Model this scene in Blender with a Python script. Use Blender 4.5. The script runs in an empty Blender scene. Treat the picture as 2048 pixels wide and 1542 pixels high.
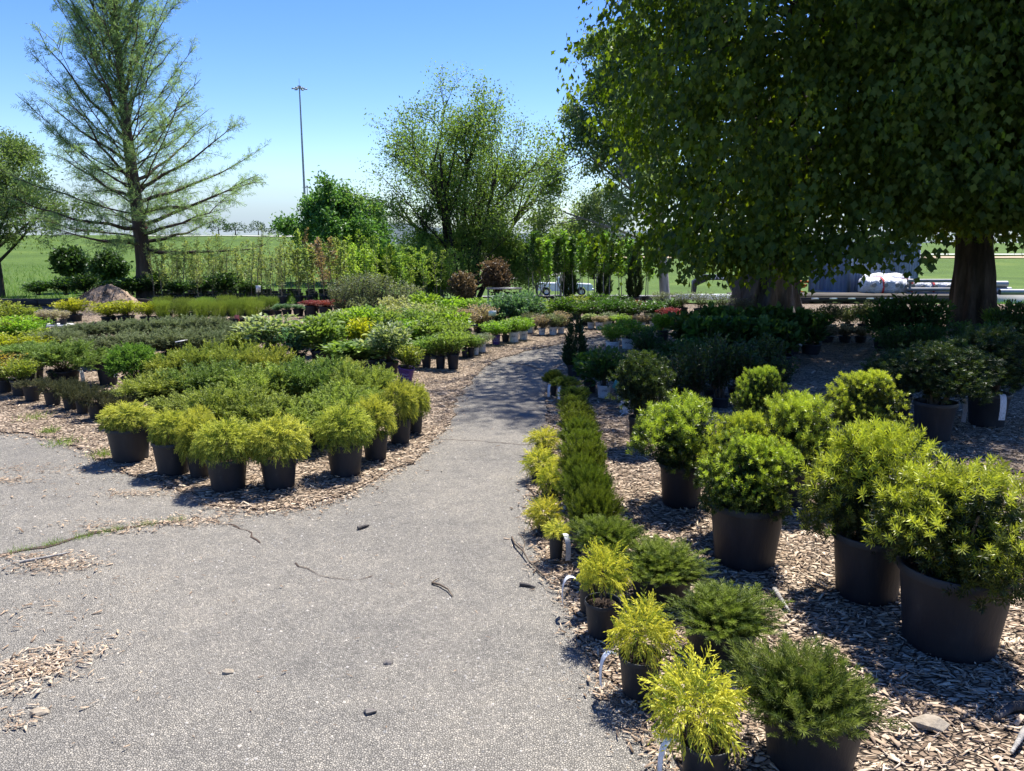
import bpy, math, random
import numpy as np

scene = bpy.context.scene
col = scene.collection
random.seed(5)

# ------------------------------------------------------------------ camera, sky, sun, exposure
cam_data = bpy.data.cameras.new("camera")
cam_data.sensor_width = 36.0
cam_data.lens = 36.0 * 1540.0 / 2048.0
cam_data.clip_start = 0.05
cam_data.clip_end = 6000.0
cam = bpy.data.objects.new("camera", cam_data)
col.objects.link(cam)
cam.location = (0.0, 0.0, 1.62)
cam.rotation_euler = (math.radians(90.0 - 10.629), 0.0, 0.0)
scene.camera = cam

SUN_EL = math.radians(63.0)
SUN_DIR2 = (0.50, 0.866)          # horizontal direction towards the sun: right and ahead
world = bpy.data.worlds.new("World")
scene.world = world
world.use_nodes = True
wn, wl = world.node_tree.nodes, world.node_tree.links
wn.clear()
w_out = wn.new("ShaderNodeOutputWorld")
w_bg = wn.new("ShaderNodeBackground")
w_sky = wn.new("ShaderNodeTexSky")
w_sky.sky_type = 'NISHITA'
w_sky.sun_disc = False
w_sky.sun_elevation = SUN_EL
w_sky.sun_rotation = math.atan2(SUN_DIR2[0], SUN_DIR2[1])
w_sky.altitude = 200.0
w_sky.air_density = 1.0
w_sky.dust_density = 0.2
w_sky.ozone_density = 3.2
# thin low cloud veil over the horizon
w_tc = wn.new("ShaderNodeTexCoord")
w_sep = wn.new("ShaderNodeSeparateXYZ")
wl.new(w_tc.outputs["Generated"], w_sep.inputs[0])
w_map = wn.new("ShaderNodeMapping")
w_map.inputs["Scale"].default_value = (2.2, 2.2, 11.0)
wl.new(w_tc.outputs["Generated"], w_map.inputs[0])
w_noise = wn.new("ShaderNodeTexNoise")
w_noise.inputs["Scale"].default_value = 1.3
w_noise.inputs["Detail"].default_value = 5.0
wl.new(w_map.outputs[0], w_noise.inputs["Vector"])
w_nr = wn.new("ShaderNodeMapRange")
w_nr.inputs["From Min"].default_value = 0.28
w_nr.inputs["From Max"].default_value = 0.62
w_nr.interpolation_type = 'SMOOTHSTEP'
w_nr.inputs["To Min"].default_value = 0.4
wl.new(w_noise.outputs["Fac"], w_nr.inputs["Value"])
w_el = wn.new("ShaderNodeMapRange")
w_el.interpolation_type = 'SMOOTHSTEP'
w_el.inputs["From Min"].default_value = 0.01
w_el.inputs["From Max"].default_value = 0.125
w_el.inputs["To Min"].default_value = 1.0
w_el.inputs["To Max"].default_value = 0.0
wl.new(w_sep.outputs["Z"], w_el.inputs["Value"])
w_mul = wn.new("ShaderNodeMath")
w_mul.operation = 'MULTIPLY'
wl.new(w_nr.outputs[0], w_mul.inputs[0])
wl.new(w_el.outputs[0], w_mul.inputs[1])
w_mul2 = wn.new("ShaderNodeMath")
w_mul2.operation = 'MULTIPLY'
w_mul2.inputs[1].default_value = 0.9
wl.new(w_mul.outputs[0], w_mul2.inputs[0])
w_mix = wn.new("ShaderNodeMix")
w_mix.data_type = 'RGBA'
w_mix.inputs["B"].default_value = (2.35, 2.95, 3.75, 1.0)
wl.new(w_mul2.outputs[0], w_mix.inputs["Factor"])
w_hs = wn.new("ShaderNodeHueSaturation")
w_hs.inputs["Saturation"].default_value = 1.32
w_hs.inputs["Hue"].default_value = 0.518
wl.new(w_sky.outputs[0], w_hs.inputs["Color"])
wl.new(w_hs.outputs[0], w_mix.inputs["A"])
wl.new(w_mix.outputs["Result"], w_bg.inputs["Color"])
w_bg.inputs["Strength"].default_value = 0.077
wl.new(w_bg.outputs[0], w_out.inputs["Surface"])

sun_data = bpy.data.lights.new("sun", 'SUN')
sun_data.energy = 4.1
sun_data.angle = math.radians(0.53)
sun_data.color = (1.0, 0.96, 0.90)
sun = bpy.data.objects.new("sun", sun_data)
col.objects.link(sun)
_ce = math.cos(SUN_EL)
_sd = np.array([SUN_DIR2[0] * _ce, SUN_DIR2[1] * _ce, math.sin(SUN_EL)])
from mathutils import Vector, Matrix, Quaternion
sun.rotation_euler = Vector(_sd.tolist()).to_track_quat('Z', 'Y').to_euler()

vs = scene.view_settings
vs.view_transform = 'Standard'
vs.look = 'None'
vs.exposure = 1.45
vs.gamma = 1.0
vs.use_curve_mapping = False
cy = scene.cycles
cy.max_bounces = 7
cy.diffuse_bounces = 3
cy.glossy_bounces = 2
cy.transmission_bounces = 4
cy.transparent_max_bounces = 6
cy.caustics_reflective = False
cy.caustics_refractive = False
cy.use_denoising = True
cy.use_adaptive_sampling = True
cy.adaptive_threshold = 0.015


# ------------------------------------------------------------------ helpers: materials
def new_mat(name):
    m = bpy.data.materials.new(name)
    m.use_nodes = True
    nt = m.node_tree
    nt.nodes.clear()
    out = nt.nodes.new("ShaderNodeOutputMaterial")
    return m, nt.nodes, nt.links, out


def rgb(c):
    return (c[0], c[1], c[2], 1.0)


def leaf_mat(name, old, new, trans=0.35, rough=0.5, var=0.16, tgain=(1.5, 1.5, 0.7), spec=0.2):
    m, n, l, out = new_mat(name)
    at = n.new("ShaderNodeAttribute")
    at.attribute_name = "tint"
    mx = n.new("ShaderNodeMix")
    mx.data_type = 'RGBA'
    mx.inputs["A"].default_value = rgb(old)
    mx.inputs["B"].default_value = rgb(new)
    l.new(at.outputs["Fac"], mx.inputs["Factor"])
    oi = n.new("ShaderNodeObjectInfo")
    mr = n.new("ShaderNodeMapRange")
    mr.inputs["To Min"].default_value = 1.0 - var
    mr.inputs["To Max"].default_value = 1.0 + var
    l.new(oi.outputs["Random"], mr.inputs["Value"])
    hs = n.new("ShaderNodeHueSaturation")
    l.new(mr.outputs[0], hs.inputs["Value"])
    mh = n.new("ShaderNodeMapRange")
    mh.inputs["To Min"].default_value = 0.488
    mh.inputs["To Max"].default_value = 0.512
    ml = n.new("ShaderNodeMath")
    ml.operation = 'FRACT'
    mm = n.new("ShaderNodeMath")
    mm.operation = 'MULTIPLY'
    mm.inputs[1].default_value = 7.31
    l.new(oi.outputs["Random"], mm.inputs[0])
    l.new(mm.outputs[0], ml.inputs[0])
    l.new(ml.outputs[0], mh.inputs["Value"])
    l.new(mh.outputs[0], hs.inputs["Hue"])
    l.new(mx.outputs["Result"], hs.inputs["Color"])
    bs = n.new("ShaderNodeBsdfPrincipled")
    bs.inputs["Roughness"].default_value = rough
    bs.inputs["Specular IOR Level"].default_value = spec
    l.new(hs.outputs[0], bs.inputs["Base Color"])
    tr = n.new("ShaderNodeBsdfTranslucent")
    tm = n.new("ShaderNodeMix")
    tm.data_type = 'RGBA'
    tm.blend_type = 'MULTIPLY'
    tm.inputs["Factor"].default_value = 1.0
    tm.inputs["B"].default_value = rgb(tgain)
    l.new(hs.outputs[0], tm.inputs["A"])
    l.new(tm.outputs["Result"], tr.inputs["Color"])
    ms = n.new("ShaderNodeMixShader")
    ms.inputs[0].default_value = trans
    l.new(bs.outputs[0], ms.inputs[1])
    l.new(tr.outputs[0], ms.inputs[2])
    l.new(ms.outputs[0], out.inputs[0])
    return m


def ramp(n, stops):
    r = n.new("ShaderNodeValToRGB")
    e = r.color_ramp.elements
    while len(e) < len(stops):
        e.new(0.5)
    for i, (p, c) in enumerate(stops):
        e[i].position = p
        e[i].color = rgb(c)
    return r


def coords(n, l, kind="Object", scale=(1, 1, 1), rot=(0, 0, 0)):
    tc = n.new("ShaderNodeTexCoord")
    mp = n.new("ShaderNodeMapping")
    mp.inputs["Scale"].default_value = scale
    mp.inputs["Rotation"].default_value = rot
    l.new(tc.outputs[kind], mp.inputs[0])
    return mp.outputs[0]


def noise(n, l, vec, scale, detail=4.0, rough=0.55, dist=0.0):
    t = n.new("ShaderNodeTexNoise")
    t.inputs["Scale"].default_value = scale
    t.inputs["Detail"].default_value = detail
    t.inputs["Roughness"].default_value = rough
    t.inputs["Distortion"].default_value = dist
    l.new(vec, t.inputs["Vector"])
    return t.outputs["Fac"]


def noise_mat(name, stops, scale=8.0, detail=6.0, rough=0.8, bump=0.0, bscale=None, stretch=(1, 1, 1), spec=0.3,
              metal=0.0, bdist=0.01, objvar=0.0):
    """procedural material: a noise through a colour ramp, with optional relief"""
    m, n, l, out = new_mat(name)
    v = coords(n, l, "Object", stretch)
    f = noise(n, l, v, scale, detail, 0.6)
    r = ramp(n, stops)
    l.new(f, r.inputs[0])
    b = n.new("ShaderNodeBsdfPrincipled")
    b.inputs["Roughness"].default_value = rough
    b.inputs["Specular IOR Level"].default_value = spec
    b.inputs["Metallic"].default_value = metal
    c = r.outputs[0]
    if objvar:
        oi = n.new("ShaderNodeObjectInfo")
        mr = n.new("ShaderNodeMapRange")
        mr.inputs["To Min"].default_value = 1 - objvar
        mr.inputs["To Max"].default_value = 1 + objvar
        l.new(oi.outputs["Random"], mr.inputs["Value"])
        hs = n.new("ShaderNodeHueSaturation")
        l.new(mr.outputs[0], hs.inputs["Value"])
        l.new(c, hs.inputs["Color"])
        c = hs.outputs[0]
    l.new(c, b.inputs["Base Color"])
    if bump:
        f2 = noise(n, l, v, bscale or scale * 2, 5.0, 0.6)
        bp = n.new("ShaderNodeBump")
        bp.inputs["Strength"].default_value = bump
        bp.inputs["Distance"].default_value = bdist
        l.new(f2, bp.inputs["Height"])
        l.new(bp.outputs[0], b.inputs["Normal"])
    l.new(b.outputs[0], out.inputs[0])
    return m


# ------------------------------------------------------------------ helpers: meshes
class MB:
    """collects vertex / face blocks and links them as one mesh object"""
    def __init__(self):
        self.b = []

    def add(self, V, F, tint=0.0, mat=0):
        V = np.asarray(V, dtype=np.float64).reshape(-1, 3)
        if not isinstance(F, np.ndarray):
            F = np.array(F, dtype=np.int64)
        if F.size == 0:
            return self
        t = np.full(len(V), tint) if np.isscalar(tint) else np.asarray(tint, dtype=np.float64)
        self.b.append((V, F, t, mat))
        return self

    def box(self, c, s, mat=0, rot=None, tint=0.0):
        x, y, z = s[0] / 2, s[1] / 2, s[2] / 2
        V = np.array([[-x, -y, -z], [x, -y, -z], [x, y, -z], [-x, y, -z], [-x, -y, z], [x, -y, z], [x, y, z], [-x, y, z]])
        if rot is not None:
            V = V @ np.array(rot).T
        V = V + np.array(c)
        return self.add(V, np.array([[0, 3, 2, 1], [4, 5, 6, 7], [0, 1, 5, 4], [1, 2, 6, 5], [2, 3, 7, 6], [3, 0, 4, 7]]), tint, mat)

    def tube(self, pts, rad, sides=6, mat=0, caps=True, tint=0.0):
        V, F = tube(pts, rad, sides)
        self.add(V, F, tint, mat)
        if caps:
            n = len(pts)
            k = sides
            for ring, rev in ((0, True), (n - 1, False)):
                vv = V[ring * k:(ring + 1) * k]
                cc = vv.mean(0)
                idx = [[i, (i + 1) % k, k] for i in range(k)]
                if rev:
                    idx = [[b, a, c] for a, b, c in idx]
                self.add(np.vstack([vv, cc]), np.array(idx), tint, mat)
        return self

    def lathe(self, prof, seg=24, mat=0, center=(0, 0, 0)):
        prof = np.array(prof, dtype=float)
        a = np.linspace(0, 2 * math.pi, seg, endpoint=False)
        V = np.stack([prof[:, 0][:, None] * np.cos(a), prof[:, 0][:, None] * np.sin(a),
                      np.repeat(prof[:, 1][:, None], seg, 1)], -1).reshape(-1, 3) + np.array(center)
        F = []
        for i in range(len(prof) - 1):
            for j in range(seg):
                j2 = (j + 1) % seg
                F.append([i * seg + j, i * seg + j2, (i + 1) * seg + j2, (i + 1) * seg + j])
        return self.add(V, np.array(F), 0.0, mat)

    def mesh(self, name, mats, smooth=False):
        nv = 0
        VV, TT, loops, starts, totals, mi = [], [], [], [], [], []
        ls = 0
        for V, F, t, mat in self.b:
            VV.append(V)
            TT.append(t)
            k = F.shape[1]
            loops.append((F + nv).ravel())
            starts.append(ls + np.arange(len(F)) * k)
            totals.append(np.full(len(F), k))
            mi.append(np.full(len(F), mat))
            ls += F.size
            nv += len(V)
        V = np.concatenate(VV)
        me = bpy.data.meshes.new(name)
        me.vertices.add(len(V))
        me.vertices.foreach_set("co", V.astype(np.float32).ravel())
        lo = np.concatenate(loops)
        me.loops.add(len(lo))
        me.loops.foreach_set("vertex_index", lo.astype(np.int32))
        st = np.concatenate(starts)
        me.polygons.add(len(st))
        me.polygons.foreach_set("loop_start", st.astype(np.int32))
        me.polygons.foreach_set("loop_total", np.concatenate(totals).astype(np.int32))
        me.polygons.foreach_set("material_index", np.concatenate(mi).astype(np.int32))
        if smooth:
            me.polygons.foreach_set("use_smooth", np.ones(len(st), dtype=bool))
        at = me.attributes.new("tint", 'FLOAT', 'POINT')
        at.data.foreach_set("value", np.concatenate(TT).astype(np.float32))
        me.update(calc_edges=True)
        for m in (mats if isinstance(mats, (list, tuple)) else [mats]):
            me.materials.append(m)
        return me

    def obj(self, name, mats, parent=None, smooth=False, kind=None):
        return put(name, self.mesh(name, mats, smooth), parent, kind)


def put(name, me, parent=None, kind=None):
    o = bpy.data.objects.new(name, me)
    col.objects.link(o)
    if parent is not None:
        o.parent = parent
    if kind:
        o["kind"] = kind
    return o


def thing(name, label, cat, loc=(0, 0, 0), rz=0.0, group=None):
    o = bpy.data.objects.new(name, None)
    o.empty_display_size = 0.1
    col.objects.link(o)
    o.location = loc
    o.rotation_euler = (0, 0, rz)
    return tag(o, label, cat, group)


def tag(o, label, cat, group=None):
    o["label"] = label
    o["category"] = cat
    if group:
        o["group"] = group
    return o


def nrm(v):
    return v / np.maximum(np.linalg.norm(v, axis=-1, keepdims=True), 1e-9)


def tube(pts, rad, sides=6):
    P = np.asarray(pts, dtype=float)
    n = len(P)
    R = np.full(n, rad) if np.isscalar(rad) else np.asarray(rad, dtype=float)
    T = np.gradient(P, axis=0)
    T = nrm(T)
    ref = np.array([0.0, 0.0, 1.0]) if abs(T[0, 2]) < 0.9 else np.array([1.0, 0.0, 0.0])
    X = nrm(np.cross(T, ref))
    Y = np.cross(T, X)
    a = np.linspace(0, 2 * math.pi, sides, endpoint=False)
    V = (P[:, None, :] + R[:, None, None] * (np.cos(a)[None, :, None] * X[:, None, :] + np.sin(a)[None, :, None] * Y[:, None, :])).reshape(-1, 3)
    i = np.arange(n - 1)[:, None] * sides
    j = np.arange(sides)[None, :]
    j2 = (j + 1) % sides
    F = np.stack([i + j, i + sides + j, i + sides + j2, i + j2], -1).reshape(-1, 4)
    return V, F


def inst(T, P, D, S, rng, N=None):
    """copies of template T = (V, F): its z axis along D, its x axis near N (or random)"""
    TV, TF = T
    n, k = len(P), len(TV)
    Z = nrm(np.asarray(D, dtype=float))
    if N is None:
        N = rng.normal(size=(n, 3))
    X = nrm(N - (N * Z).sum(-1, keepdims=True) * Z)
    Y = np.cross(Z, X)
    S = np.broadcast_to(np.asarray(S, dtype=float), (n,))
    V = P[:, None, :] + S[:, None, None] * (TV[None, :, 0:1] * X[:, None, :] + TV[None, :, 1:2] * Y[:, None, :] + TV[None, :, 2:3] * Z[:, None, :])
    F = TF[None] + (np.arange(n) * k)[:, None, None]
    return V.reshape(-1, 3), F.reshape(-1, TF.shape[1]), k


def add_inst(mb, T, P, D, S, rng, tint=0.0, N=None, mat=0):
    if len(P) == 0:
        return
    V, F, k = inst(T, P, D, S, rng, N)
    t = np.repeat(np.broadcast_to(np.asarray(tint, dtype=float), (len(P),)), k)
    mb.add(V, F, t, mat)


# ------------------------------------------------------------------ foliage templates
def kites(rows):
    V, F = [], []
    for base, tip, w, sd in rows:
        base, tip = np.array(base, float), np.array(tip, float)
        ax = tip - base
        s = nrm(np.cross(ax, np.array(sd, float)))
        mid = base + ax * 0.5
        i = len(V)
        V += [base, mid + s * w / 2, tip, mid - s * w / 2]
        F.append([i, i + 1, i + 2, i + 3])
    return np.array(V), np.array(F)


def needle_shoot(L, n, nl, nw, a0, a1, seed=0):
    r = np.random.default_rng(seed)
    rows = [((0, 0, 0), (0, 0, L), nw * 1.3, (1, 0.3, 0))]
    for i in range(n):
        t = (i + 0.5) / n
        ang = math.radians(a0 + (a1 - a0) * t) + r.normal() * 0.12
        ph = i * 2.39996 + r.normal() * 0.2
        d = np.array([math.sin(ang) * math.cos(ph), math.sin(ang) * math.sin(ph), math.cos(ang)])
        b = np.array([0, 0, L * (0.05 + 0.95 * t)])
        rows.append((b, b + d * nl * (0.8 + 0.35 * r.random()), nw, r.normal(size=3)))
    return kites(rows)


def thread_spray(L, nside, seed, w=0.004, droop=0.5):
    """drooping main thread (towards -x) with side threads"""
    r = np.random.default_rng(seed)
    rows = []
    pts = []
    for i in range(5):
        t = i / 4
        pts.append(np.array([-droop * L * t * t * 0.55, 0.02 * L * math.sin(5 * t), L * t * (1 - 0.15 * t)]))
    for i in range(4):
        d = pts[i + 1] - pts[i]
        rows.append((pts[i] - d * 0.15, pts[i + 1] + d * 0.25, w * 1.2, (r.normal(), r.normal(), 0.2)))
    for i in range(nside):
        t = 0.15 + 0.8 * (i + r.random()) / nside
        q = t * 4
        j = min(int(q), 3)
        b = pts[j] + (pts[j + 1] - pts[j]) * (q - j)
        sgn = 1 if i % 2 else -1
        d = np.array([-0.25 - 0.3 * r.random() + 0.4 * r.normal(), sgn * (0.5 + 0.4 * r.random()), 0.75])
        d = d / np.linalg.norm(d)
        ln = L * (0.28 + 0.25 * r.random()) * (1.1 - 0.6 * t)
        m = b + d * ln * 0.55
        d2 = nrm(d + np.array([-0.45, 0, 0.1]))
        rows.append((b, m, w, r.normal(size=3)))
        rows.append((m - d * ln * 0.1, m + d2 * ln * 0.5, w * 0.9, r.normal(size=3)))
    return kites(rows)


def plume(L, n, seed, w=0.008, ang=38, side=0.42, flat=0.55):
    """feathery juniper tip"""
    r = np.random.default_rng(seed)
    rows = [((0, 0, 0), (0, 0, L), w * 0.8, (1, 0.2, 0)), ((0, 0, 0), (0, 0, L), w * 0.8, (0.2, 1, 0))]
    for i in range(n):
        t = 0.1 + 0.88 * (i + 0.5) / n
        a = math.radians(ang * (1.1 - 0.4 * t)) + r.normal() * 0.15
        ph = (0 if i % 2 else math.pi) + r.normal() * flat * 1.4
        d = np.array([math.sin(a) * math.cos(ph), math.sin(a) * math.sin(ph), math.cos(a)])
        b = np.array([0, 0, L * t])
        ln = L * side * (1.1 - 0.75 * t) * (0.75 + 0.5 * r.random())
        e = b + d * ln
        rows.append((b, e, w, r.normal(size=3)))
        for q in (0.4, 0.65):
            c = b + d * ln * q
            d3 = nrm(d + 0.6 * r.normal(size=3))
            rows.append((c, c + d3 * ln * 0.45, w * 0.8, r.normal(size=3)))
    return kites(rows)


def leaf_tmpl(w=0.5, fold=0.25, curl=0.15):
    """pointed oval leaf, length 1 along z, normal roughly +x"""
    V = np.array([[0, 0, 0], [fold * w * 0.5, w * 0.42, 0.33], [fold * w * 0.45, w * 0.4, 0.62], [-curl, 0, 1.0],
                  [fold * w * 0.45, -w * 0.4, 0.62], [fold * w * 0.5, -w * 0.42, 0.33], [0.02, 0, 0.34], [-0.02, 0, 0.64]])
    F = np.array([[0, 1, 6, 0], [1, 2, 7, 6], [2, 3, 7, 2], [7, 3, 4, 7], [6, 7, 4, 5], [0, 6, 5, 0]])
    tris = []
    for q in F:
        u = list(dict.fromkeys(q.tolist()))
        if len(u) == 4:
            tris += [[u[0], u[1], u[2]], [u[0], u[2], u[3]]]
        else:
            tris.append(u)
    return V, np.array(tris)


def leaf_quad(w=0.5, fold=0.2):
    V = np.array([[0, 0, 0], [fold * w, w * 0.5, 0.5], [-0.08, 0, 1.0], [fold * w, -w * 0.5, 0.5]])
    return V, np.array([[0, 1, 2], [0, 2, 3]])


def maple_tmpl():
    half = [(0.0, 0.0), (0.30, 0.03), (0.24, 0.24), (0.50, 0.50), (0.20, 0.60)]
    V = [[0, 0, 0.0], [0, 0, 0.42], [-0.12, 0, 1.0]]
    for s in (1, -1):
        for x, z in half[1:]:
            V.append([-0.10 * abs(x) * 2 - 0.1 * z * z, s * x, z])
    F = []
    for o, s in ((3, 1), (7, -1)):
        t = [[0, o, o + 1], [0, o + 1, 1], [1, o + 1, o + 2], [1, o + 2, o + 3], [1, o + 3, 2]]
        F += t if s > 0 else [[a, c, b] for a, b, c in t]
    return np.array(V), np.array(F)


def blade_tmpl(w=0.02, bend=0.4):
    V, F = [], []
    for i in range(4):
        t = i / 3
        ww = w * (1 - t * 0.92) / 2
        V += [[-bend * t * t, ww, t], [-bend * t * t, -ww, t]]
    for i in range(3):
        F.append([2 * i, 2 * i + 1, 2 * i + 3, 2 * i + 2])
    return np.array(V), np.array(F)


def sphere_dirs(rng, n, lo=-0.35):
    c = rng.uniform(lo, 1, n)
    s = np.sqrt(1 - c * c)
    p = rng.uniform(0, 2 * math.pi, n)
    return np.stack([s * np.cos(p), s * np.sin(p), c], -1)


def lumps(u, rng, k=9, amp=0.16, sharp=9.0):
    c = nrm(rng.normal(size=(k, 3)) + np.array([0, 0, 0.3]))
    a = rng.uniform(-0.6, 1.0, k) * amp
    return 1 + (np.exp(-sharp * (1 - u @ c.T)) * a).sum(-1)


def stems_into(mb, rng, n, h, spread, r=0.006, mat=1, z0=-0.06):
    for i in range(n):
        a = rng.uniform(0, 2 * math.pi)
        q = spread * math.sqrt(rng.random())
        e = np.array([math.cos(a) * q, math.sin(a) * q, h * rng.uniform(0.45, 0.85)])
        b = np.array([math.cos(a) * 0.02, math.sin(a) * 0.02, z0])
        m = (b + e) / 2 + np.array([-math.cos(a), -math.sin(a), 0]) * q * 0.18
        V, F = tube([b, m, e], [r * 1.4, r, r * 0.5], 5)
        mb.add(V, F, 0.0, mat)


def mound(seed, w, h, n, tmpls, size=(0.85, 1.2), inner=0.4, upb=0.45, jit=0.35, lo=-0.35, lump=0.16, newf=0.75,
          z0=0.36, up_n=False, ns=7, shell=0.28, stem_r=0.006, tips=None, grad=0.5, off=0.62):
    rng = np.random.default_rng(seed)
    mb = MB()
    u = sphere_dirs(rng, n, lo)
    L = lumps(u, rng, 10, lump)
    ext = np.array([w / 2, w / 2, h * (1 - z0)])
    low = np.where(u[:, 2] < 0, (z0 * h * 1.05) / (h * (1 - z0)), 1.0)
    f = L * (1 - shell * rng.random(n) ** 1.6)
    P = u * ext * f[:, None]
    P[:, 2] = P[:, 2] * low + z0 * h
    D = nrm(u * np.array([1, 1, 0.8]) + np.array([0, 0, upb]) + jit * rng.normal(size=(n, 3)))
    fresh = np.clip(off + grad * u[:, 2] + 0.35 * rng.normal(size=n) + (f / L - 0.9) * 1.5, 0, 1) * newf
    if tips is not None:      # new growth only on some shoot tips, most of them on top
        p_ = np.clip(tips[0] + tips[1] * u[:, 2] + (f / L - 0.85) * 1.2, 0.04, 0.95)
        fresh = np.where(rng.random(n) < p_, rng.uniform(0.65, 1.0, n), rng.uniform(0.0, 0.12, n)) * newf
    pick = rng.integers(0, len(tmpls), n)
    ni = int(n * inner)
    ui = sphere_dirs(rng, ni, lo)
    Pi = ui * ext * rng.uniform(0.35, 0.85, ni)[:, None]
    Pi[:, 2] = Pi[:, 2] * np.where(ui[:, 2] < 0, 0.7, 1) + z0 * h
    Di = nrm(ui + np.array([0, 0, upb]) + 0.5 * rng.normal(size=(ni, 3)))
    upv = np.array([0, 0, 1.0])
    for k, T in enumerate(tmpls):
        s = pick == k
        N = np.tile(upv, (s.sum(), 1)) + 0.25 * rng.normal(size=(s.sum(), 3)) if up_n else None
        add_inst(mb, T, P[s], D[s], rng.uniform(size[0], size[1], s.sum()), rng, fresh[s], N)
    add_inst(mb, tmpls[0], Pi, Di, rng.uniform(size[0], size[1], ni), rng, 0.0)
    stems_into(mb, rng, ns, h, w * 0.32, stem_r)
    return mb


def clumped(seed, w, h, n, tmpls, k=9, sub=0.30, size=(0.8, 1.2), tips=(0.4, 0.5), upb=0.5, jit=0.45, inner=0.35, ns=9, stem_r=0.008, lo=-0.45, flat=0.75, stray=0.06):
    """shrub built of several branch clumps of different size, dark gaps between them"""
    rng = np.random.default_rng(seed)
    mb = MB()
    z0 = 0.40 * h
    PP, DD, TT = [], [], []
    cd = sphere_dirs(rng, k, -0.75)
    cd[0] = (0.1, 0.05, 1.0)
    ex = np.array([w / 2, w / 2, h * 0.6])
    for j in range(k):
        sr = sub * w * rng.uniform(0.72, 1.2)
        c = cd[j] * ex * rng.uniform(0.50, 0.74) + np.array([0, 0, z0])
        c[2] = max(c[2], 0.02 * h)
        m = int(n / k * (sr / (sub * w)) ** 2)
        u = sphere_dirs(rng, m, lo)
        f = lumps(u, rng, 6, 0.2) * (1 - 0.35 * rng.random(m) ** 1.6)
        P = c + u * np.array([sr, sr, sr * flat]) * f[:, None]
        og = nrm(P - np.array([0, 0, z0 * 0.6]))
        D = nrm(u * 0.6 + og * 0.5 + np.array([0, 0, upb]) + jit * rng.normal(size=(m, 3)))
        hz = np.clip((P[:, 2] - z0 * 0.5) / h, -0.3, 1)
        p_ = np.clip(tips[0] + tips[1] * (0.45 * u[:, 2] + 0.75 * hz), 0.02, 0.96)
        t = np.where(rng.random(m) < p_, rng.uniform(0.6, 1.0, m), rng.uniform(0.0, 0.14, m))
        PP.append(P)
        DD.append(D)
        TT.append(t)
    m = int(n * stray)
    u = sphere_dirs(rng, m, -0.2)
    PP.append(u * ex * rng.uniform(0.95, 1.16, m)[:, None] + np.array([0, 0, z0]))
    DD.append(nrm(u + np.array([0, 0, 0.4])))
    TT.append(rng.uniform(0.3, 1.0, m))
    m = int(n * inner)
    u = sphere_dirs(rng, m, -0.6)
    PP.append(u * ex * rng.uniform(0.25, 0.72, m)[:, None] + np.array([0, 0, z0]))
    DD.append(nrm(u + np.array([0, 0, 0.4]) + 0.5 * rng.normal(size=(m, 3))))
    TT.append(np.zeros(m))
    P, D, T_ = np.concatenate(PP), np.concatenate(DD), np.concatenate(TT)
    P[:, 2] = np.maximum(P[:, 2], -0.10 * h + 0.05 * h * rng.random(len(P)))
    pick = rng.integers(0, len(tmpls), len(P))
    for q, T in enumerate(tmpls):
        s = pick == q
        add_inst(mb, T, P[s], D[s], rng.uniform(size[0], size[1], s.sum()), rng, T_[s])
    stems_into(mb, rng, ns, h, w * 0.32, stem_r)
    return mb


def arching(seed, w, h, nb, tmpls, per=16, el=(12, 72), nod=0.25, size=(0.8, 1.2), newf=0.8, stem_r=0.005, upp=0.35):
    """spreading shrub of arching branches that carry plumes"""
    rng = np.random.default_rng(seed)
    mb = MB()
    PP, DD, TT = [], [], []
    for i in range(nb):
        a = 2 * math.pi * (i * 0.618 + 0.1 * rng.random())
        e = math.radians(rng.uniform(*el))
        hd = np.array([math.cos(a), math.sin(a), 0])
        R = (w / 2) * math.cos(e) ** 0.6 * rng.uniform(0.75, 1.08)
        Hh = h * (0.25 + 0.75 * math.sin(e)) * rng.uniform(0.8, 1.05)
        t = np.linspace(0, 1, 7)
        pts = hd[None] * (R * t ** 0.85)[:, None] + np.array([0, 0, 1.0])[None] * (Hh * (1.25 * t - nod * t ** 2.2) / (1.25 - nod))[:, None]
        pts += rng.normal(size=pts.shape) * 0.012 * w
        V, F = tube(pts, np.linspace(stem_r, stem_r * 0.35, 7), 4)
        mb.add(V, F, 0.0, 1)
        tt = rng.uniform(0.28, 1.0, per) ** 0.8
        for q in tt:
            j = min(int(q * 6), 5)
            fr = q * 6 - j
            b = pts[j] * (1 - fr) + pts[j + 1] * fr
            d = nrm(pts[j + 1] - pts[j])
            d = nrm(d * 0.9 + 0.5 * rng.normal(size=3) + np.array([0, 0, upp]))
            PP.append(b)
            DD.append(d)
            TT.append(np.clip(q * 1.1 - 0.25 + 0.25 * rng.normal(), 0, 1) * newf)
    PP, DD, TT = np.array(PP), np.array(DD), np.array(TT)
    pick = rng.integers(0, len(tmpls), len(PP))
    for k, T in enumerate(tmpls):
        s = pick == k
        add_inst(mb, T, PP[s], DD[s], rng.uniform(size[0], size[1], s.sum()), rng, TT[s])
    return mb


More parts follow.
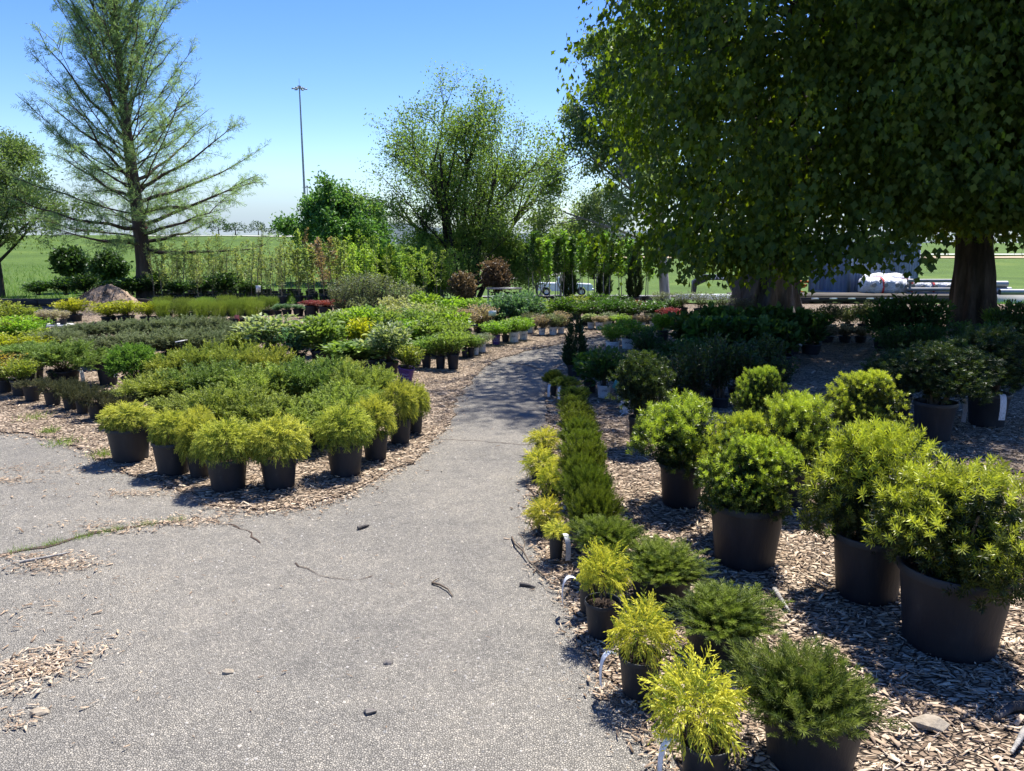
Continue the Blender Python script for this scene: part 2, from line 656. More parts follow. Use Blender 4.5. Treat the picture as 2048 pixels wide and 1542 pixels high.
def leafy(seed, w, h, nb, T, per, L, newf=0.9, vase=0.5, bare=0.25, droop=0.0, stem_r=0.004, side=0.12, whorl=False, upn=0.8):
    """leafy shrub: ascending stems with side twigs and single leaves"""
    rng = np.random.default_rng(seed)
    mb = MB()
    PP, DD, NN, TT = [], [], [], []
    for i in range(nb):
        a = 2 * math.pi * (i * 0.618 + 0.08 * rng.random())
        q = math.sqrt((i + 0.5) / nb)
        R = w / 2 * q * rng.uniform(0.8, 1.08)
        Hh = h * (1.0 - vase * q * q * rng.uniform(0.3, 1.0)) * rng.uniform(0.86, 1.04)
        hd = np.array([math.cos(a), math.sin(a), 0])
        t = np.linspace(0, 1, 6)
        pts = hd[None] * (R * t ** 1.1)[:, None] + np.array([0, 0, 1.0])[None] * (Hh * t)[:, None] + rng.normal(size=(6, 3)) * 0.012
        pts[0] = hd * 0.03 * q + np.array([0, 0, -0.05])
        V, F = tube(pts, np.linspace(stem_r, stem_r * 0.4, 6), 4)
        mb.add(V, F, 0.0, 1)
        tt = bare + (1 - bare) * rng.random(per)
        jj = np.minimum((tt * 5).astype(int), 4)
        fr = (tt * 5 - jj)[:, None]
        b = pts[jj] * (1 - fr) + pts[jj + 1] * fr
        off = rng.normal(size=(per, 3)) * side * w * np.array([1, 1, 0.6]) * (0.3 + 0.7 * (1 - tt))[:, None]
        d = nrm(off + hd[None] * 0.05 + np.array([0, 0, 0.05 - droop * 0.1])[None] + 0.05 * rng.normal(size=(per, 3)))
        PP.append(b + off)
        DD.append(d + np.array([0, 0, 0.25 - droop]))
        NN.append(np.array([0, 0, upn])[None] + 0.5 * rng.normal(size=(per, 3)))
        TT.append(np.clip(tt * 1.1 - 0.35 + 0.3 * rng.normal(size=per), 0, 1) * newf)
    PP, DD, NN, TT = map(np.concatenate, (PP, DD, NN, TT))
    add_inst(mb, T, PP, DD, L * rng.uniform(0.65, 1.2, len(PP)), rng, TT, NN)
    return mb


# ------------------------------------------------------------------ terrain and ground sheets
def sstep(t):
    t = np.clip(t, 0, 1)
    return t * t * (3 - 2 * t)


def terrain_z(x, y):
    x, y = np.asarray(x, float), np.asarray(y, float)
    a = x / np.maximum(y, 1.0)
    wl_ = sstep((-0.05 - a) / 0.20)
    zl = 2.75 * sstep((y - 36) / 120.0) - 0.012 * np.maximum(y - 170, 0)
    zl = np.maximum(zl, -6.0)
    zr = -0.105 * np.clip(y - 20.0, 0, 18.5) - 0.052 * np.clip(y - 38.5, 0, 52) + 2.5 * sstep((y - 130) / 70.0)
    und = 0.05 * np.sin(x * 0.31) * np.cos(y * 0.23) * sstep((y - 21) / 10) 
    return wl_ * zl + (1 - wl_) * zr + und


M = {}
# field grass
m, n, l, out = new_mat("field_grass")
v = coords(n, l, "Object")
f1 = noise(n, l, v, 0.09, 4.0)
f2 = noise(n, l, v, 3.0, 8.0, 0.7)
r1 = ramp(n, [(0.3, (0.055, 0.095, 0.020)), (0.55, (0.075, 0.125, 0.026)), (0.75, (0.115, 0.16, 0.036))])
r2 = ramp(n, [(0.3, (0.55, 0.6, 0.5)), (0.7, (1.3, 1.25, 1.1))])
l.new(f1, r1.inputs[0])
l.new(f2, r2.inputs[0])
mx = n.new("ShaderNodeMix")
mx.data_type = 'RGBA'
mx.blend_type = 'MULTIPLY'
mx.inputs["Factor"].default_value = 1.0
l.new(r1.outputs[0], mx.inputs["A"])
l.new(r2.outputs[0], mx.inputs["B"])
b = n.new("ShaderNodeBsdfPrincipled")
b.inputs["Roughness"].default_value = 0.9
b.inputs["Specular IOR Level"].default_value = 0.1
l.new(mx.outputs["Result"], b.inputs["Base Color"])
bp = n.new("ShaderNodeBump")
bp.inputs["Strength"].default_value = 0.7
bp.inputs["Distance"].default_value = 0.15
l.new(f2, bp.inputs["Height"])
l.new(bp.outputs[0], b.inputs["Normal"])
l.new(b.outputs[0], out.inputs[0])
M["field"] = m


def cell_ground(name, scale, stretch, stops, dark, bump, bdist, big_stops, edge=(0.02, 0.25), rough=0.9, warp=0.0, fine=None):
    """ground made of small separate pieces: a colour per Voronoi cell, dark between cells, broad patches over it"""
    m, n, l, out = new_mat(name)
    v = coords(n, l, "Object", stretch)
    if warp:
        nt = n.new("ShaderNodeTexNoise")
        nt.inputs["Scale"].default_value = 3.0
        nt.inputs["Detail"].default_value = 3.0
        l.new(v, nt.inputs["Vector"])
        mxv = n.new("ShaderNodeMix")
        mxv.data_type = 'VECTOR'
        mxv.inputs["Factor"].default_value = warp
        l.new(v, mxv.inputs["A"])
        l.new(nt.outputs["Color"], mxv.inputs["B"])
        v = mxv.outputs["Result"]
    vo = n.new("ShaderNodeTexVoronoi")
    vo.feature = 'F1'
    vo.inputs["Scale"].default_value = scale
    l.new(v, vo.inputs["Vector"])
    ve = n.new("ShaderNodeTexVoronoi")
    ve.feature = 'DISTANCE_TO_EDGE'
    ve.inputs["Scale"].default_value = scale
    l.new(v, ve.inputs["Vector"])
    sp = n.new("ShaderNodeSeparateColor")
    l.new(vo.outputs["Color"], sp.inputs[0])
    rc = ramp(n, stops)
    l.new(sp.outputs[0], rc.inputs[0])
    er = n.new("ShaderNodeMapRange")
    er.inputs["From Min"].default_value = edge[0]
    er.inputs["From Max"].default_value = edge[1]
    l.new(ve.outputs["Distance"], er.inputs["Value"])
    mx = n.new("ShaderNodeMix")
    mx.data_type = 'RGBA'
    mx.inputs["A"].default_value = rgb(dark)
    l.new(er.outputs[0], mx.inputs["Factor"])
    l.new(rc.outputs[0], mx.inputs["B"])
    v2 = coords(n, l, "Object")
    fb = noise(n, l, v2, 0.75, 9.0, 0.72)
    rb = ramp(n, big_stops)
    l.new(fb, rb.inputs[0])
    m2 = n.new("ShaderNodeMix")
    m2.data_type = 'RGBA'
    m2.blend_type = 'MULTIPLY'
    m2.inputs["Factor"].default_value = 1.0
    l.new(mx.outputs["Result"], m2.inputs["A"])
    l.new(rb.outputs[0], m2.inputs["B"])
    # grit and dust between the broad patches and the single pieces
    fg = noise(n, l, v2, 9.0, 9.0, 0.75)
    rg = ramp(n, [(0.3, (0.72, 0.72, 0.73)), (0.5, (1.0, 1.0, 1.0)), (0.72, (1.22, 1.2, 1.16))])
    l.new(fg, rg.inputs[0])
    m3 = n.new("ShaderNodeMix")
    m3.data_type = 'RGBA'
    m3.blend_type = 'MULTIPLY'
    m3.inputs["Factor"].default_value = 0.7
    l.new(m2.outputs["Result"], m3.inputs["A"])
    l.new(rg.outputs[0], m3.inputs["B"])
    b = n.new("ShaderNodeBsdfPrincipled")
    b.inputs["Roughness"].default_value = rough
    b.inputs["Specular IOR Level"].default_value = 0.2
    l.new(m3.outputs["Result"], b.inputs["Base Color"])
    ha = n.new("ShaderNodeMath")
    ha.operation = 'MULTIPLY_ADD'
    l.new(er.outputs[0], ha.inputs[0])
    l.new(sp.outputs[1], ha.inputs[1])
    l.new(er.outputs[0], ha.inputs[2])
    bp = n.new("ShaderNodeBump")
    bp.inputs["Strength"].default_value = bump
    bp.inputs["Distance"].default_value = bdist
    l.new(ha.outputs[0], bp.inputs["Height"])
    l.new(bp.outputs[0], b.inputs["Normal"])
    l.new(b.outputs[0], out.inputs[0])
    return m


M["asphalt"] = cell_ground("asphalt", 125.0, (1, 1, 1),
                           [(0.0, (0.195, 0.182, 0.158)), (0.35, (0.255, 0.238, 0.206)), (0.75, (0.30, 0.279, 0.240)), (1.0, (0.39, 0.357, 0.300))],
                           (0.15, 0.140, 0.122), 0.8, 0.004,
                           [(0.25, (0.55, 0.56, 0.58)), (0.42, (0.86, 0.86, 0.86)), (0.55, (1.0, 0.99, 0.97)), (0.75, (1.2, 1.16, 1.09))], edge=(0.0, 0.16))
M["mulch"] = cell_ground("mulch", 34.0, (1.0, 2.2, 1.0),
                         [(0.0, (0.17, 0.12, 0.08)), (0.4, (0.32, 0.24, 0.165)), (0.75, (0.45, 0.35, 0.25)), (1.0, (0.56, 0.45, 0.33))],
                         (0.03, 0.022, 0.017), 1.0, 0.02,
                         [(0.3, (0.7, 0.68, 0.66)), (0.5, (1, 1, 1)), (0.7, (1.15, 1.12, 1.08))], edge=(0.0, 0.14), warp=0.25)
M["gravel"] = cell_ground("gravel", 14.0, (1, 1, 1),
                          [(0.0, (0.22, 0.21, 0.20)), (0.5, (0.40, 0.385, 0.37)), (1.0, (0.62, 0.60, 0.58))],
                          (0.06, 0.058, 0.055), 1.0, 0.03, [(0.3, (0.8, 0.8, 0.8)), (0.7, (1.1, 1.1, 1.1))], edge=(0.0, 0.15))
M["concrete"] = noise_mat("pale_road", [(0.3, (0.42, 0.41, 0.39)), (0.7, (0.55, 0.53, 0.50))], 0.5, 6.0, 0.9)
M["bank"] = noise_mat("dry_bank", [(0.3, (0.26, 0.19, 0.12)), (0.7, (0.36, 0.30, 0.18))], 0.4, 6.0, 0.95)


def axis(vals):
    return np.array(vals)


ys = np.concatenate([np.linspace(-12, 18, 13), np.linspace(20, 60, 41), np.geomspace(63, 1600, 60)])
ts = np.concatenate([np.linspace(-1, 1, 161)])
gx, gy = np.meshgrid(ts, ys)
wid = np.maximum(22.0, np.abs(gy) * 1.15 + 18)
X = gx * wid
Z = terrain_z(X, gy)
Z = np.where(gy < 19.9, -0.01, Z)
V = np.stack([X, gy, Z], -1).reshape(-1, 3)
ny, nx = gx.shape
i, j = np.meshgrid(np.arange(ny - 1), np.arange(nx - 1), indexing='ij')
F = np.stack([i * nx + j, i * nx + j + 1, (i + 1) * nx + j + 1, (i + 1) * nx + j], -1).reshape(-1, 4)
MB().add(V, F).obj("terrain", M["field"], kind="structure", smooth=True)


def ragged(pts, step=0.09, amp=0.035, seed=1, closed=True):
    rng = np.random.default_rng(seed)
    P = []
    n_ = len(pts)
    for i in range(n_ if closed else n_ - 1):
        a, b_ = np.array(pts[i], float), np.array(pts[(i + 1) % n_], float)
        d = np.linalg.norm(b_ - a)
        st = step * (1 if min(a[1], b_[1]) < 9 else 4)
        k = max(1, int(d / st))
        for q in range(k):
            P.append(a + (b_ - a) * q / k)
    P = np.array(P)
    m_ = len(P)
    w1 = rng.normal(size=m_)
    w2 = np.convolve(np.concatenate([w1[-8:], rng.normal(size=m_), w1[:8]]), np.ones(9) / 9, 'same')[8:8 + m_] * 3
    T = nrm(np.roll(P, -1, 0) - np.roll(P, 1, 0))
    N_ = np.stack([-T[:, 1], T[:, 0]], -1)
    return P + N_ * ((w1 * 0.5 + w2) * amp)[:, None]


from mathutils.geometry import tessellate_polygon


def sheet(name, P, z, mat, skirt=0.0, kind="structure", zf=None):
    P = np.asarray(P)
    tri = tessellate_polygon([[Vector((p[0], p[1], 0)) for p in P]])
    zz = np.full(len(P), z) if zf is None else zf(P[:, 0], P[:, 1]) + z
    V = np.column_stack([P, zz])
    F = np.array(tri)
    a, b_, c = V[F[:, 0]], V[F[:, 1]], V[F[:, 2]]
    nz = np.cross(b_ - a, c - a)[:, 2]
    F[nz < 0] = F[nz < 0][:, ::-1]
    mb = MB().add(V, F)
    if skirt:
        n_ = len(P)
        V2 = np.vstack([V, V - np.array([0, 0, skirt])])
        ii = np.arange(n_)
        mb.add(V2, np.stack([ii, (ii + 1) % n_, (ii + 1) % n_ + n_, ii + n_], -1))
    return mb.obj(name, mat, kind=kind)


asph = [(-16, -3), (5, -3), (5, 6), (4.5, 14.5), (-4, 14.5), (-16, 12)]
sheet("asphalt_path", asph, 0.004, M["asphalt"])

left_edge = [(-9.973, 7.818), (-6.096, 6.91), (-4.373, 6.387), (-3.827, 6.185), (-3.328, 5.802), (-2.912, 5.385), (-2.486, 5.077), (-2.081, 4.76),
             (-1.847, 4.569), (-1.588, 4.444), (-1.294, 4.479), (-1.069, 4.711), (-0.856, 5.191), (-0.693, 5.759), (-0.603, 6.492), (-0.577, 7.292),
             (-0.484, 8.726), (-0.266, 10.368), (0.194, 11.382), (0.768, 12.233), (1.361, 12.94), (1.781, 13.581)]
left_poly = ragged(left_edge + [(2.6, 20.0), (-21, 20.0)], seed=3)
sheet("mulch_bed", left_poly, 0.018, M["mulch"], 0.016)
right_edge = [(2.357, 13.581), (1.763, 12.481), (1.213, 11.878), (0.745, 10.925), (0.537, 9.706), (0.428, 8.511), (0.322, 6.714), (0.189, 5.875),
              (0.117, 5.099), (0.106, 4.324), (0.145, 3.744), (0.215, 3.396), (0.314, 3.016), (0.336, 2.604), (0.42, 2.392), (0.476, 2.092), (0.62, 1.3)]
right_poly = ragged([(2.72, 19.98)] + right_edge + [(9, 1.3), (16, 6), (17, 19.98)], seed=4)
sheet("mulch_bed", right_poly, 0.018, M["mulch"], 0.016)
_tri_n = [(2.6, 20.0), (1.781, 13.581), (2.357, 13.581), (2.72, 19.98)]
sheet("mulch_bed", _tri_n, 0.0165, M["mulch"])


# gravel yard behind the right half, pale service road and highway far off
def strip(name, centre, wid, z, mat, n_=60):
    c = np.array(centre, float)
    t = np.linspace(0, len(c) - 1, n_)
    P = np.column_stack([np.interp(t, np.arange(len(c)), c[:, k]) for k in (0, 1)])
    T = nrm(np.gradient(P, axis=0))
    N_ = np.stack([-T[:, 1], T[:, 0]], -1)
    L, R = P + N_ * wid / 2, P - N_ * wid / 2
    V = np.vstack([np.column_stack([L, terrain_z(L[:, 0], L[:, 1]) + z]), np.column_stack([R, terrain_z(R[:, 0], R[:, 1]) + z])])
    ii = np.arange(n_ - 1)
    return MB().add(V, np.stack([ii + n_, ii + n_ + 1, ii + 1, ii], -1)).obj(name, mat, kind="structure")


gxs, gys = np.meshgrid(np.linspace(0, 1, 30), np.linspace(20.02, 41, 30))
GX = -1.6 - 0.06 * (gys - 20) + gxs * (11.5 + 0.35 * (gys - 20))
gv = np.stack([GX, gys, terrain_z(GX, gys) + 0.05], -1).reshape(-1, 3)
i, j = np.meshgrid(np.arange(29), np.arange(29), indexing='ij')
gf = np.stack([i * 30 + j, i * 30 + j + 1, (i + 1) * 30 + j + 1, (i + 1) * 30 + j], -1).reshape(-1, 4)
MB().add(gv, gf).obj("gravel_yard", M["gravel"], kind="structure")
strip("service_road", [(-60, 128), (-22, 124), (0, 130), (12, 150)], 4.0, 0.12, M["concrete"])
strip("highway", [(-20, 205), (60, 203), (200, 206), (330, 215)], 11.0, 0.4, M["concrete"])
strip("dry_bank", [(-10, 190), (60, 188), (200, 190), (330, 200)], 9.0, 0.15, M["bank"])
strip("gravel_road", [(-5, 80), (8, 84), (40, 84), (80, 80)], 7.0, 0.12, M["gravel"])


# ------------------------------------------------------------------ loose wood chips
def inside(P, poly):
    x, y = P[:, 0], P[:, 1]
    r = np.zeros(len(P), bool)
    a, b_ = poly, np.roll(poly, -1, 0)
    for (x1, y1), (x2, y2) in zip(a, b_):
        if y1 == y2:
            continue
        c = ((y1 > y) != (y2 > y)) & (x < (x2 - x1) * (y - y1) / (y2 - y1) + x1)
        r ^= c
    return r


def chip_tmpl(seed):
    r = np.random.default_rng(seed)
    w, t = r.uniform(0.16, 0.48), r.uniform(0.03, 0.075)
    V = []
    for z, q in ((-0.5, r.uniform(0.25, 1.0)), (0.5, r.uniform(0.1, 0.9))):
        o = r.normal() * 0.08
        b_ = 0.05 * r.normal()
        zo = r.normal() * 0.12
        V += [[-t / 2 + b_, w / 2 * q + o, z], [t / 2 + b_, w / 2 * q * 0.85 + o, z + zo * 0.6], [t / 2 + b_, -w / 2 * q * 0.85 + o, z - zo * 0.6], [-t / 2 + b_, -w / 2 * q + o, z]]
    F = [[0, 1, 5, 4], [1, 2, 6, 5], [2, 3, 7, 6], [0, 3, 2, 1], [4, 5, 6, 7]]
    return np.array(V), np.array(F)


CHIPS = [chip_tmpl(s) for s in range(12)]
m, n, l, out = new_mat("chip_wood")
at = n.new("ShaderNodeAttribute")
at.attribute_name = "tint"
rc = ramp(n, [(0.0, (0.13, 0.088, 0.058)), (0.3, (0.31, 0.222, 0.148)), (0.6, (0.45, 0.342, 0.235)), (0.85, (0.55, 0.45, 0.335)), (1.0, (0.64, 0.51, 0.345))])
l.new(at.outputs["Fac"], rc.inputs[0])
v = coords(n, l, "Object", (1, 1, 1))
fz = noise(n, l, v, 60.0, 3.0)
rz_ = ramp(n, [(0.3, (0.7, 0.7, 0.7)), (0.7, (1.2, 1.2, 1.2))])
l.new(fz, rz_.inputs[0])
mx = n.new("ShaderNodeMix")
mx.data_type = 'RGBA'
mx.blend_type = 'MULTIPLY'
mx.inputs["Factor"].default_value = 1.0
l.new(rc.outputs[0], mx.inputs["A"])
l.new(rz_.outputs[0], mx.inputs["B"])
b = n.new("ShaderNodeBsdfPrincipled")
b.inputs["Roughness"].default_value = 0.85
b.inputs["Specular IOR Level"].default_value = 0.2
l.new(mx.outputs["Result"], b.inputs["Base Color"])
l.new(b.outputs[0], out.inputs[0])
M["chip"] = m


def chips(mb, XY, z, rng, size=(0.018, 0.055), tilt=0.35, tint=(0.0, 1.0), tpow=1.0):
    n_ = len(XY)
    P = np.column_stack([XY, np.full(n_, z) if np.isscalar(z) else z])
    S = size[0] + (size[1] - size[0]) * rng.random(n_) ** 2.4
    a = rng.uniform(0, 2 * math.pi, n_)
    D = np.stack([np.cos(a), np.sin(a), rng.normal(size=n_) * tilt * 0.6], -1)
    N_ = np.stack([rng.normal(size=n_) * tilt, rng.normal(size=n_) * tilt, np.ones(n_)], -1)
    P[:, 2] += S * 0.10 + rng.random(n_) * 0.012
    T = tint[0] + (tint[1] - tint[0]) * rng.random(n_) ** (tpow * 1.15)
    pick = rng.integers(0, len(CHIPS), n_)
    for k, t in enumerate(CHIPS):
        s = pick == k
        add_inst(mb, t, P[s], D[s], S[s], rng, T[s], N_[s])


rng = np.random.default_rng(11)
mb = MB()


def scatter_poly(poly, n_, box, power):
    P = np.column_stack([rng.uniform(box[0], box[1], n_), rng.uniform(box[2], box[3], n_)])
    keep = rng.random(n_) < np.minimum(1.0, (3.4 / np.maximum(np.hypot(P[:, 0], P[:, 1]), 0.5)) ** power)
    vis = np.abs(P[:, 0]) < 0.74 * P[:, 1] + 0.7
    P = P[keep & vis]
    return P[inside(P, poly)]


Q = scatter_poly(right_poly, 62000, (-0.2, 5.2, 1.6, 7.2), 1.0)
chips(mb, Q, 0.016, rng, (0.012, 0.052))
Q = scatter_poly(right_poly, 16000, (0.2, 9.0, 6.0, 13.0), 1.2)
chips(mb, Q, 0.016, rng, (0.03, 0.075))
Q = scatter_poly(left_poly, 40000, (-6.5, 0.6, 4.4, 12.0), 1.3)
chips(mb, Q, 0.016, rng, (0.02, 0.06))
# spilled over the edges of the beds on to the asphalt
for edge, n_, spread in ((left_edge[2:], 5200, 0.16), (right_edge[1:], 3600, 0.11)):
    e = np.array(edge)
    seg = rng.integers(0, len(e) - 1, n_)
    t = rng.random(n_)[:, None]
    P = e[seg] * (1 - t) + e[seg + 1] * t + rng.normal(size=(n_, 2)) * spread * np.maximum(0.25, rng.random(n_) ** 3)[:, None]
    chips(mb, P, 0.006, rng, (0.008, 0.038), 0.2)
mb.obj("wood_chips", M["chip"], kind="stuff")

mb = MB()
for (cx, cy_, rx, ry, n_, sz, tn) in [
        (-2.297, 3.669, 0.20, 0.11, 520, 0.04, 0.9), (-2.459, 3.757, 0.26, 0.05, 160, 0.04, 0.7), (-1.852, 2.706, 0.20, 0.10, 560, 0.045, 0.95),
        (-1.78, 2.815, 0.16, 0.07, 190, 0.045, 0.9), (-1.842, 2.556, 0.12, 0.06, 110, 0.05, 0.9), (-1.71, 2.364, 0.09, 0.07, 60, 0.045, 0.8),
        (-1.65, 2.953, 0.14, 0.05, 26, 0.04, 0.6), (-2.101, 4.243, 0.42, 0.07, 420, 0.04, 0.75), (-1.837, 4.308, 0.20, 0.09, 300, 0.04, 0.85),
        (-2.446, 4.78, 0.22, 0.07, 300, 0.04, 0.95), (-3.469, 5.335, 0.5, 0.14, 240, 0.04, 0.55), (-3.426, 5.043, 0.22, 0.08, 170, 0.045, 0.6),
        (-2.245, 4.126, 0.25, 0.06, 130, 0.04, 0.7), (-3.061, 4.83, 0.8, 0.5, 90, 0.05, 0.4), (-1.988, 3.344, 0.5, 0.3, 70, 0.045, 0.6),
        (-2.096, 3.103, 0.3, 0.2, 60, 0.05, 0.6), (-1.536, 2.449, 0.3, 0.2, 26, 0.05, 0.7), (0.277, 2.892, 0.10, 0.10, 40, 0.035, 0.8),
        (0.37, 2.509, 0.10, 0.10, 60, 0.04, 0.7), (0.385, 2.364, 0.08, 0.12, 50, 0.04, 0.8), (-0.997, 3.562, 1.2, 0.8, 46, 0.03, 0.4),
        (-0.615, 2.671, 0.9, 0.4, 26, 0.03, 0.4), (-0.332, 7.818, 0.7, 1.2, 60, 0.03, 0.4), (0.285, 12.113, 0.8, 0.6, 240, 0.045, 0.6)]:
    P = np.array([cx, cy_]) + rng.normal(size=(n_, 2)) * np.array([rx, ry]) * 0.55
    chips(mb, P, 0.006, rng, (0.010, sz * 0.85), 0.25, (0.1, tn), 0.7)
mb.obj("scattered_chips", M["chip"], kind="stuff")

# pale pebbles bedded in the worn asphalt
mb = MB()
pm_V = np.array([[0, 0, 0.55], [0.5, 0.1, 0.1], [0.15, 0.5, 0.12], [-0.45, 0.28, 0.1], [-0.4, -0.35, 0.1], [0.2, -0.5, 0.1]])
pm_F = np.array([[0, 1, 2], [0, 2, 3], [0, 3, 4], [0, 4, 5], [0, 5, 1]])
n_ = 6000
P = np.column_stack([rng.uniform(-3.2, 1.3, n_), 1.55 + 4.4 * rng.random(n_) ** 1.5])
P = P[(np.abs(P[:, 0]) < 0.72 * P[:, 1] + 0.2)]
P = P[~inside(P, left_poly) & ~inside(P, right_poly)]
n_ = len(P)
up = np.tile([0, 0, 1.0], (n_, 1)) + 0.15 * rng.normal(size=(n_, 3))
add_inst(mb, (pm_V, pm_F), np.column_stack([P, np.full(n_, 0.003)]), up, 0.004 + 0.011 * rng.random(n_) ** 2.5, rng, rng.random(n_))
m, n, l, out = new_mat("pebble")
at = n.new("ShaderNodeAttribute")
at.attribute_name = "tint"
rc = ramp(n, [(0.0, (0.15, 0.142, 0.128)), (0.4, (0.24, 0.227, 0.203)), (0.8, (0.34, 0.32, 0.285)), (1.0, (0.44, 0.39, 0.32))])
l.new(at.outputs["Fac"], rc.inputs[0])
b = n.new("ShaderNodeBsdfPrincipled")
b.inputs["Roughness"].default_value = 0.8
l.new(rc.outputs[0], b.inputs["Base Color"])
l.new(b.outputs[0], out.inputs[0])
mb.obj("pebbles", m, kind="stuff")

# crack across the asphalt with soil in it
M["soil"] = noise_mat("soil", [(0.3, (0.035, 0.025, 0.02)), (0.6, (0.09, 0.062, 0.045)), (0.8, (0.17, 0.12, 0.085))], 40.0, 6.0, 0.95, 0.8, 60.0, bdist=0.01)


def crack(pts, wid, seed):
    P = ragged(pts, 0.05, 0.02, seed, closed=False)
    n_ = len(P)
    r = np.random.default_rng(seed)
    T = nrm(np.gradient(P, axis=0))
    N_ = np.stack([-T[:, 1], T[:, 0]], -1)
    w_ = (wid * (0.3 + r.random(n_)))[:, None] / 2
    V = np.vstack([np.column_stack([P + N_ * w_, np.full(n_, 0.008)]), np.column_stack([P - N_ * w_, np.full(n_, 0.008)])])
    ii = np.arange(n_ - 1)
    return MB().add(V, np.stack([ii + n_, ii + n_ + 1, ii + 1, ii], -1)).obj("asphalt_crack", M["soil"], kind="structure")


crack_pts = [(-2.809, 3.757), (-2.571, 3.875), (-2.428, 4), (-2.256, 4.149), (-2.032, 4.283), (-1.797, 4.358)]
crack(crack_pts, 0.035, 1)
crack([(-1.797, 4.358), (-1.474, 4.103), (-1.349, 3.889)], 0.012, 2)
crack([(-0.268, 10.457), (0.173, 10.11), (0.476, 9.516)], 0.03, 3)
crack([(-0.596, 6.185), (-0.264, 6.153), (0.205, 5.98)], 0.008, 4)
crack([(-1.107, 3.694), (-0.948, 3.562), (-0.642, 3.505)], 0.006, 5)


# ------------------------------------------------------------------ trees
def bark_mat(name, a, b_, c, scale=6.0, stretch=(1, 1, 0.16), bump=1.0, bdist=0.05):
    return noise_mat(name, [(0.28, a), (0.5, b_), (0.75, c)], scale, 7.0, 0.92, bump, scale * 1.3, stretch, 0.15, bdist=bdist)


M["bark_grey"] = bark_mat("grey_bark", (0.03, 0.027, 0.024), (0.085, 0.077, 0.070), (0.17, 0.155, 0.143))
M["bark_dark"] = bark_mat("dark_bark", (0.02, 0.018, 0.016), (0.05, 0.044, 0.038), (0.11, 0.095, 0.085))
M["bark_red"] = bark_mat("brown_bark", (0.03, 0.023, 0.018), (0.08, 0.06, 0.047), (0.15, 0.12, 0.10))
M["bark_pale"] = bark_mat("pale_bark", (0.16, 0.15, 0.13), (0.3, 0.28, 0.25), (0.42, 0.4, 0.37), 10.0)
L = {}
L["maple"] = leaf_mat("maple_leaf", (0.048, 0.080, 0.016), (0.13, 0.17, 0.028), 0.48, 0.5, 0.0, (2.2, 2.3, 0.36), 0.2)
L["feather"] = leaf_mat("feathery_leaf", (0.16, 0.25, 0.10), (0.26, 0.37, 0.14), 0.5, 0.6, 0.0, (1.2, 1.25, 0.8))
L["spring"] = leaf_mat("spring_leaf", (0.10, 0.17, 0.045), (0.22, 0.32, 0.075), 0.46, 0.5, 0.0)
L["oak"] = leaf_mat("oak_leaf", (0.075, 0.155, 0.045), (0.14, 0.25, 0.065), 0.35, 0.45, 0.0)
L["pale"] = leaf_mat("pale_leaf", (0.13, 0.19, 0.085), (0.24, 0.31, 0.14), 0.4, 0.5, 0.0)
L["willow"] = leaf_mat("willow_leaf", (0.085, 0.14, 0.055), (0.16, 0.23, 0.08), 0.4, 0.5, 0.0)
L["rust"] = leaf_mat("rust_leaf", (0.11, 0.085, 0.05), (0.20, 0.15, 0.09), 0.35, 0.5, 0.1, (1.3, 1.1, 0.8))
L["sapling"] = leaf_mat("sapling_leaf", (0.14, 0.20, 0.055), (0.27, 0.33, 0.10), 0.4, 0.5, 0.2)
L["lime_tree"] = leaf_mat("lime_tree_leaf", (0.13, 0.24, 0.03), (0.22, 0.36, 0.05), 0.42, 0.5, 0.15)
L["dark_tree"] = leaf_mat("dark_tree_leaf", (0.028, 0.06, 0.022), (0.05, 0.10, 0.03), 0.3, 0.45, 0.12)


def fluted_trunk(mb, base, r0, h, seed, lean=(0, 0), top=0.75, nr=9, na=72, flare=0.35, ridge=0.06):
    r = np.random.default_rng(seed)
    a = np.linspace(0, 2 * math.pi, na, endpoint=False)
    z = np.concatenate([np.linspace(-0.12, 0.8, 10), np.linspace(1.0, h, 14)])
    ph = r.uniform(0, 6.28, 6)
    rid = r.normal(size=na) * ridge
    V = []
    for zi in z:
        t = max(zi, 0) / h
        R = r0 * (1 + flare * math.exp(-max(zi, 0) / 0.35)) * (1 - (1 - top) * t)
        lob = 1 + (0.05 + 0.10 * math.exp(-max(zi, 0) / 0.5)) * np.sin(nr * a + ph[0]) + 0.06 * np.sin(3 * a + ph[1] + t) + 0.04 * np.sin(5 * a + ph[2] - 2 * t)
        rr = R * (lob + np.roll(rid, int(zi * 2)) * (0.8 + 0.4 * np.sin(zi * 5 + a * 4)))
        V.append(np.stack([rr * np.cos(a) + lean[0] * t, rr * np.sin(a) + lean[1] * t, np.full(na, zi)], -1))
    V = np.concatenate(V) + np.array(base)
    F = []
    for i in range(len(z) - 1):
        for j in range(na):
            F.append([i * na + j, i * na + (j + 1) % na, (i + 1) * na + (j + 1) % na, (i + 1) * na + j])
    mb.add(V, np.array(F))


def curve_pts(a, b_, sag, rng, n=8, wob=0.04):
    a, b_ = np.array(a, float), np.array(b_, float)
    t = np.linspace(0, 1, n)[:, None]
    P = a + (b_ - a) * t
    P[:, 2] += sag * np.sin(np.pi * t[:, 0])
    d = np.linalg.norm(b_ - a)
    P[1:-1] += rng.normal(size=(n - 2, 3)) * wob * d
    return P


MAPLE = maple_tmpl()


def maple_small():
    """three pointed lobes, folded along the midrib"""
    V = [[0, 0, 0.0], [-0.16, 0, 1.0], [-0.12, 0.45, 0.50], [-0.05, 0.20, 0.60], [-0.12, -0.45, 0.50], [-0.05, -0.20, 0.60]]
    F = [[0, 2, 3], [0, 3, 1], [0, 5, 4], [0, 1, 5]]
    return np.array(V), np.array(F)


MAPLE_S = maple_small()


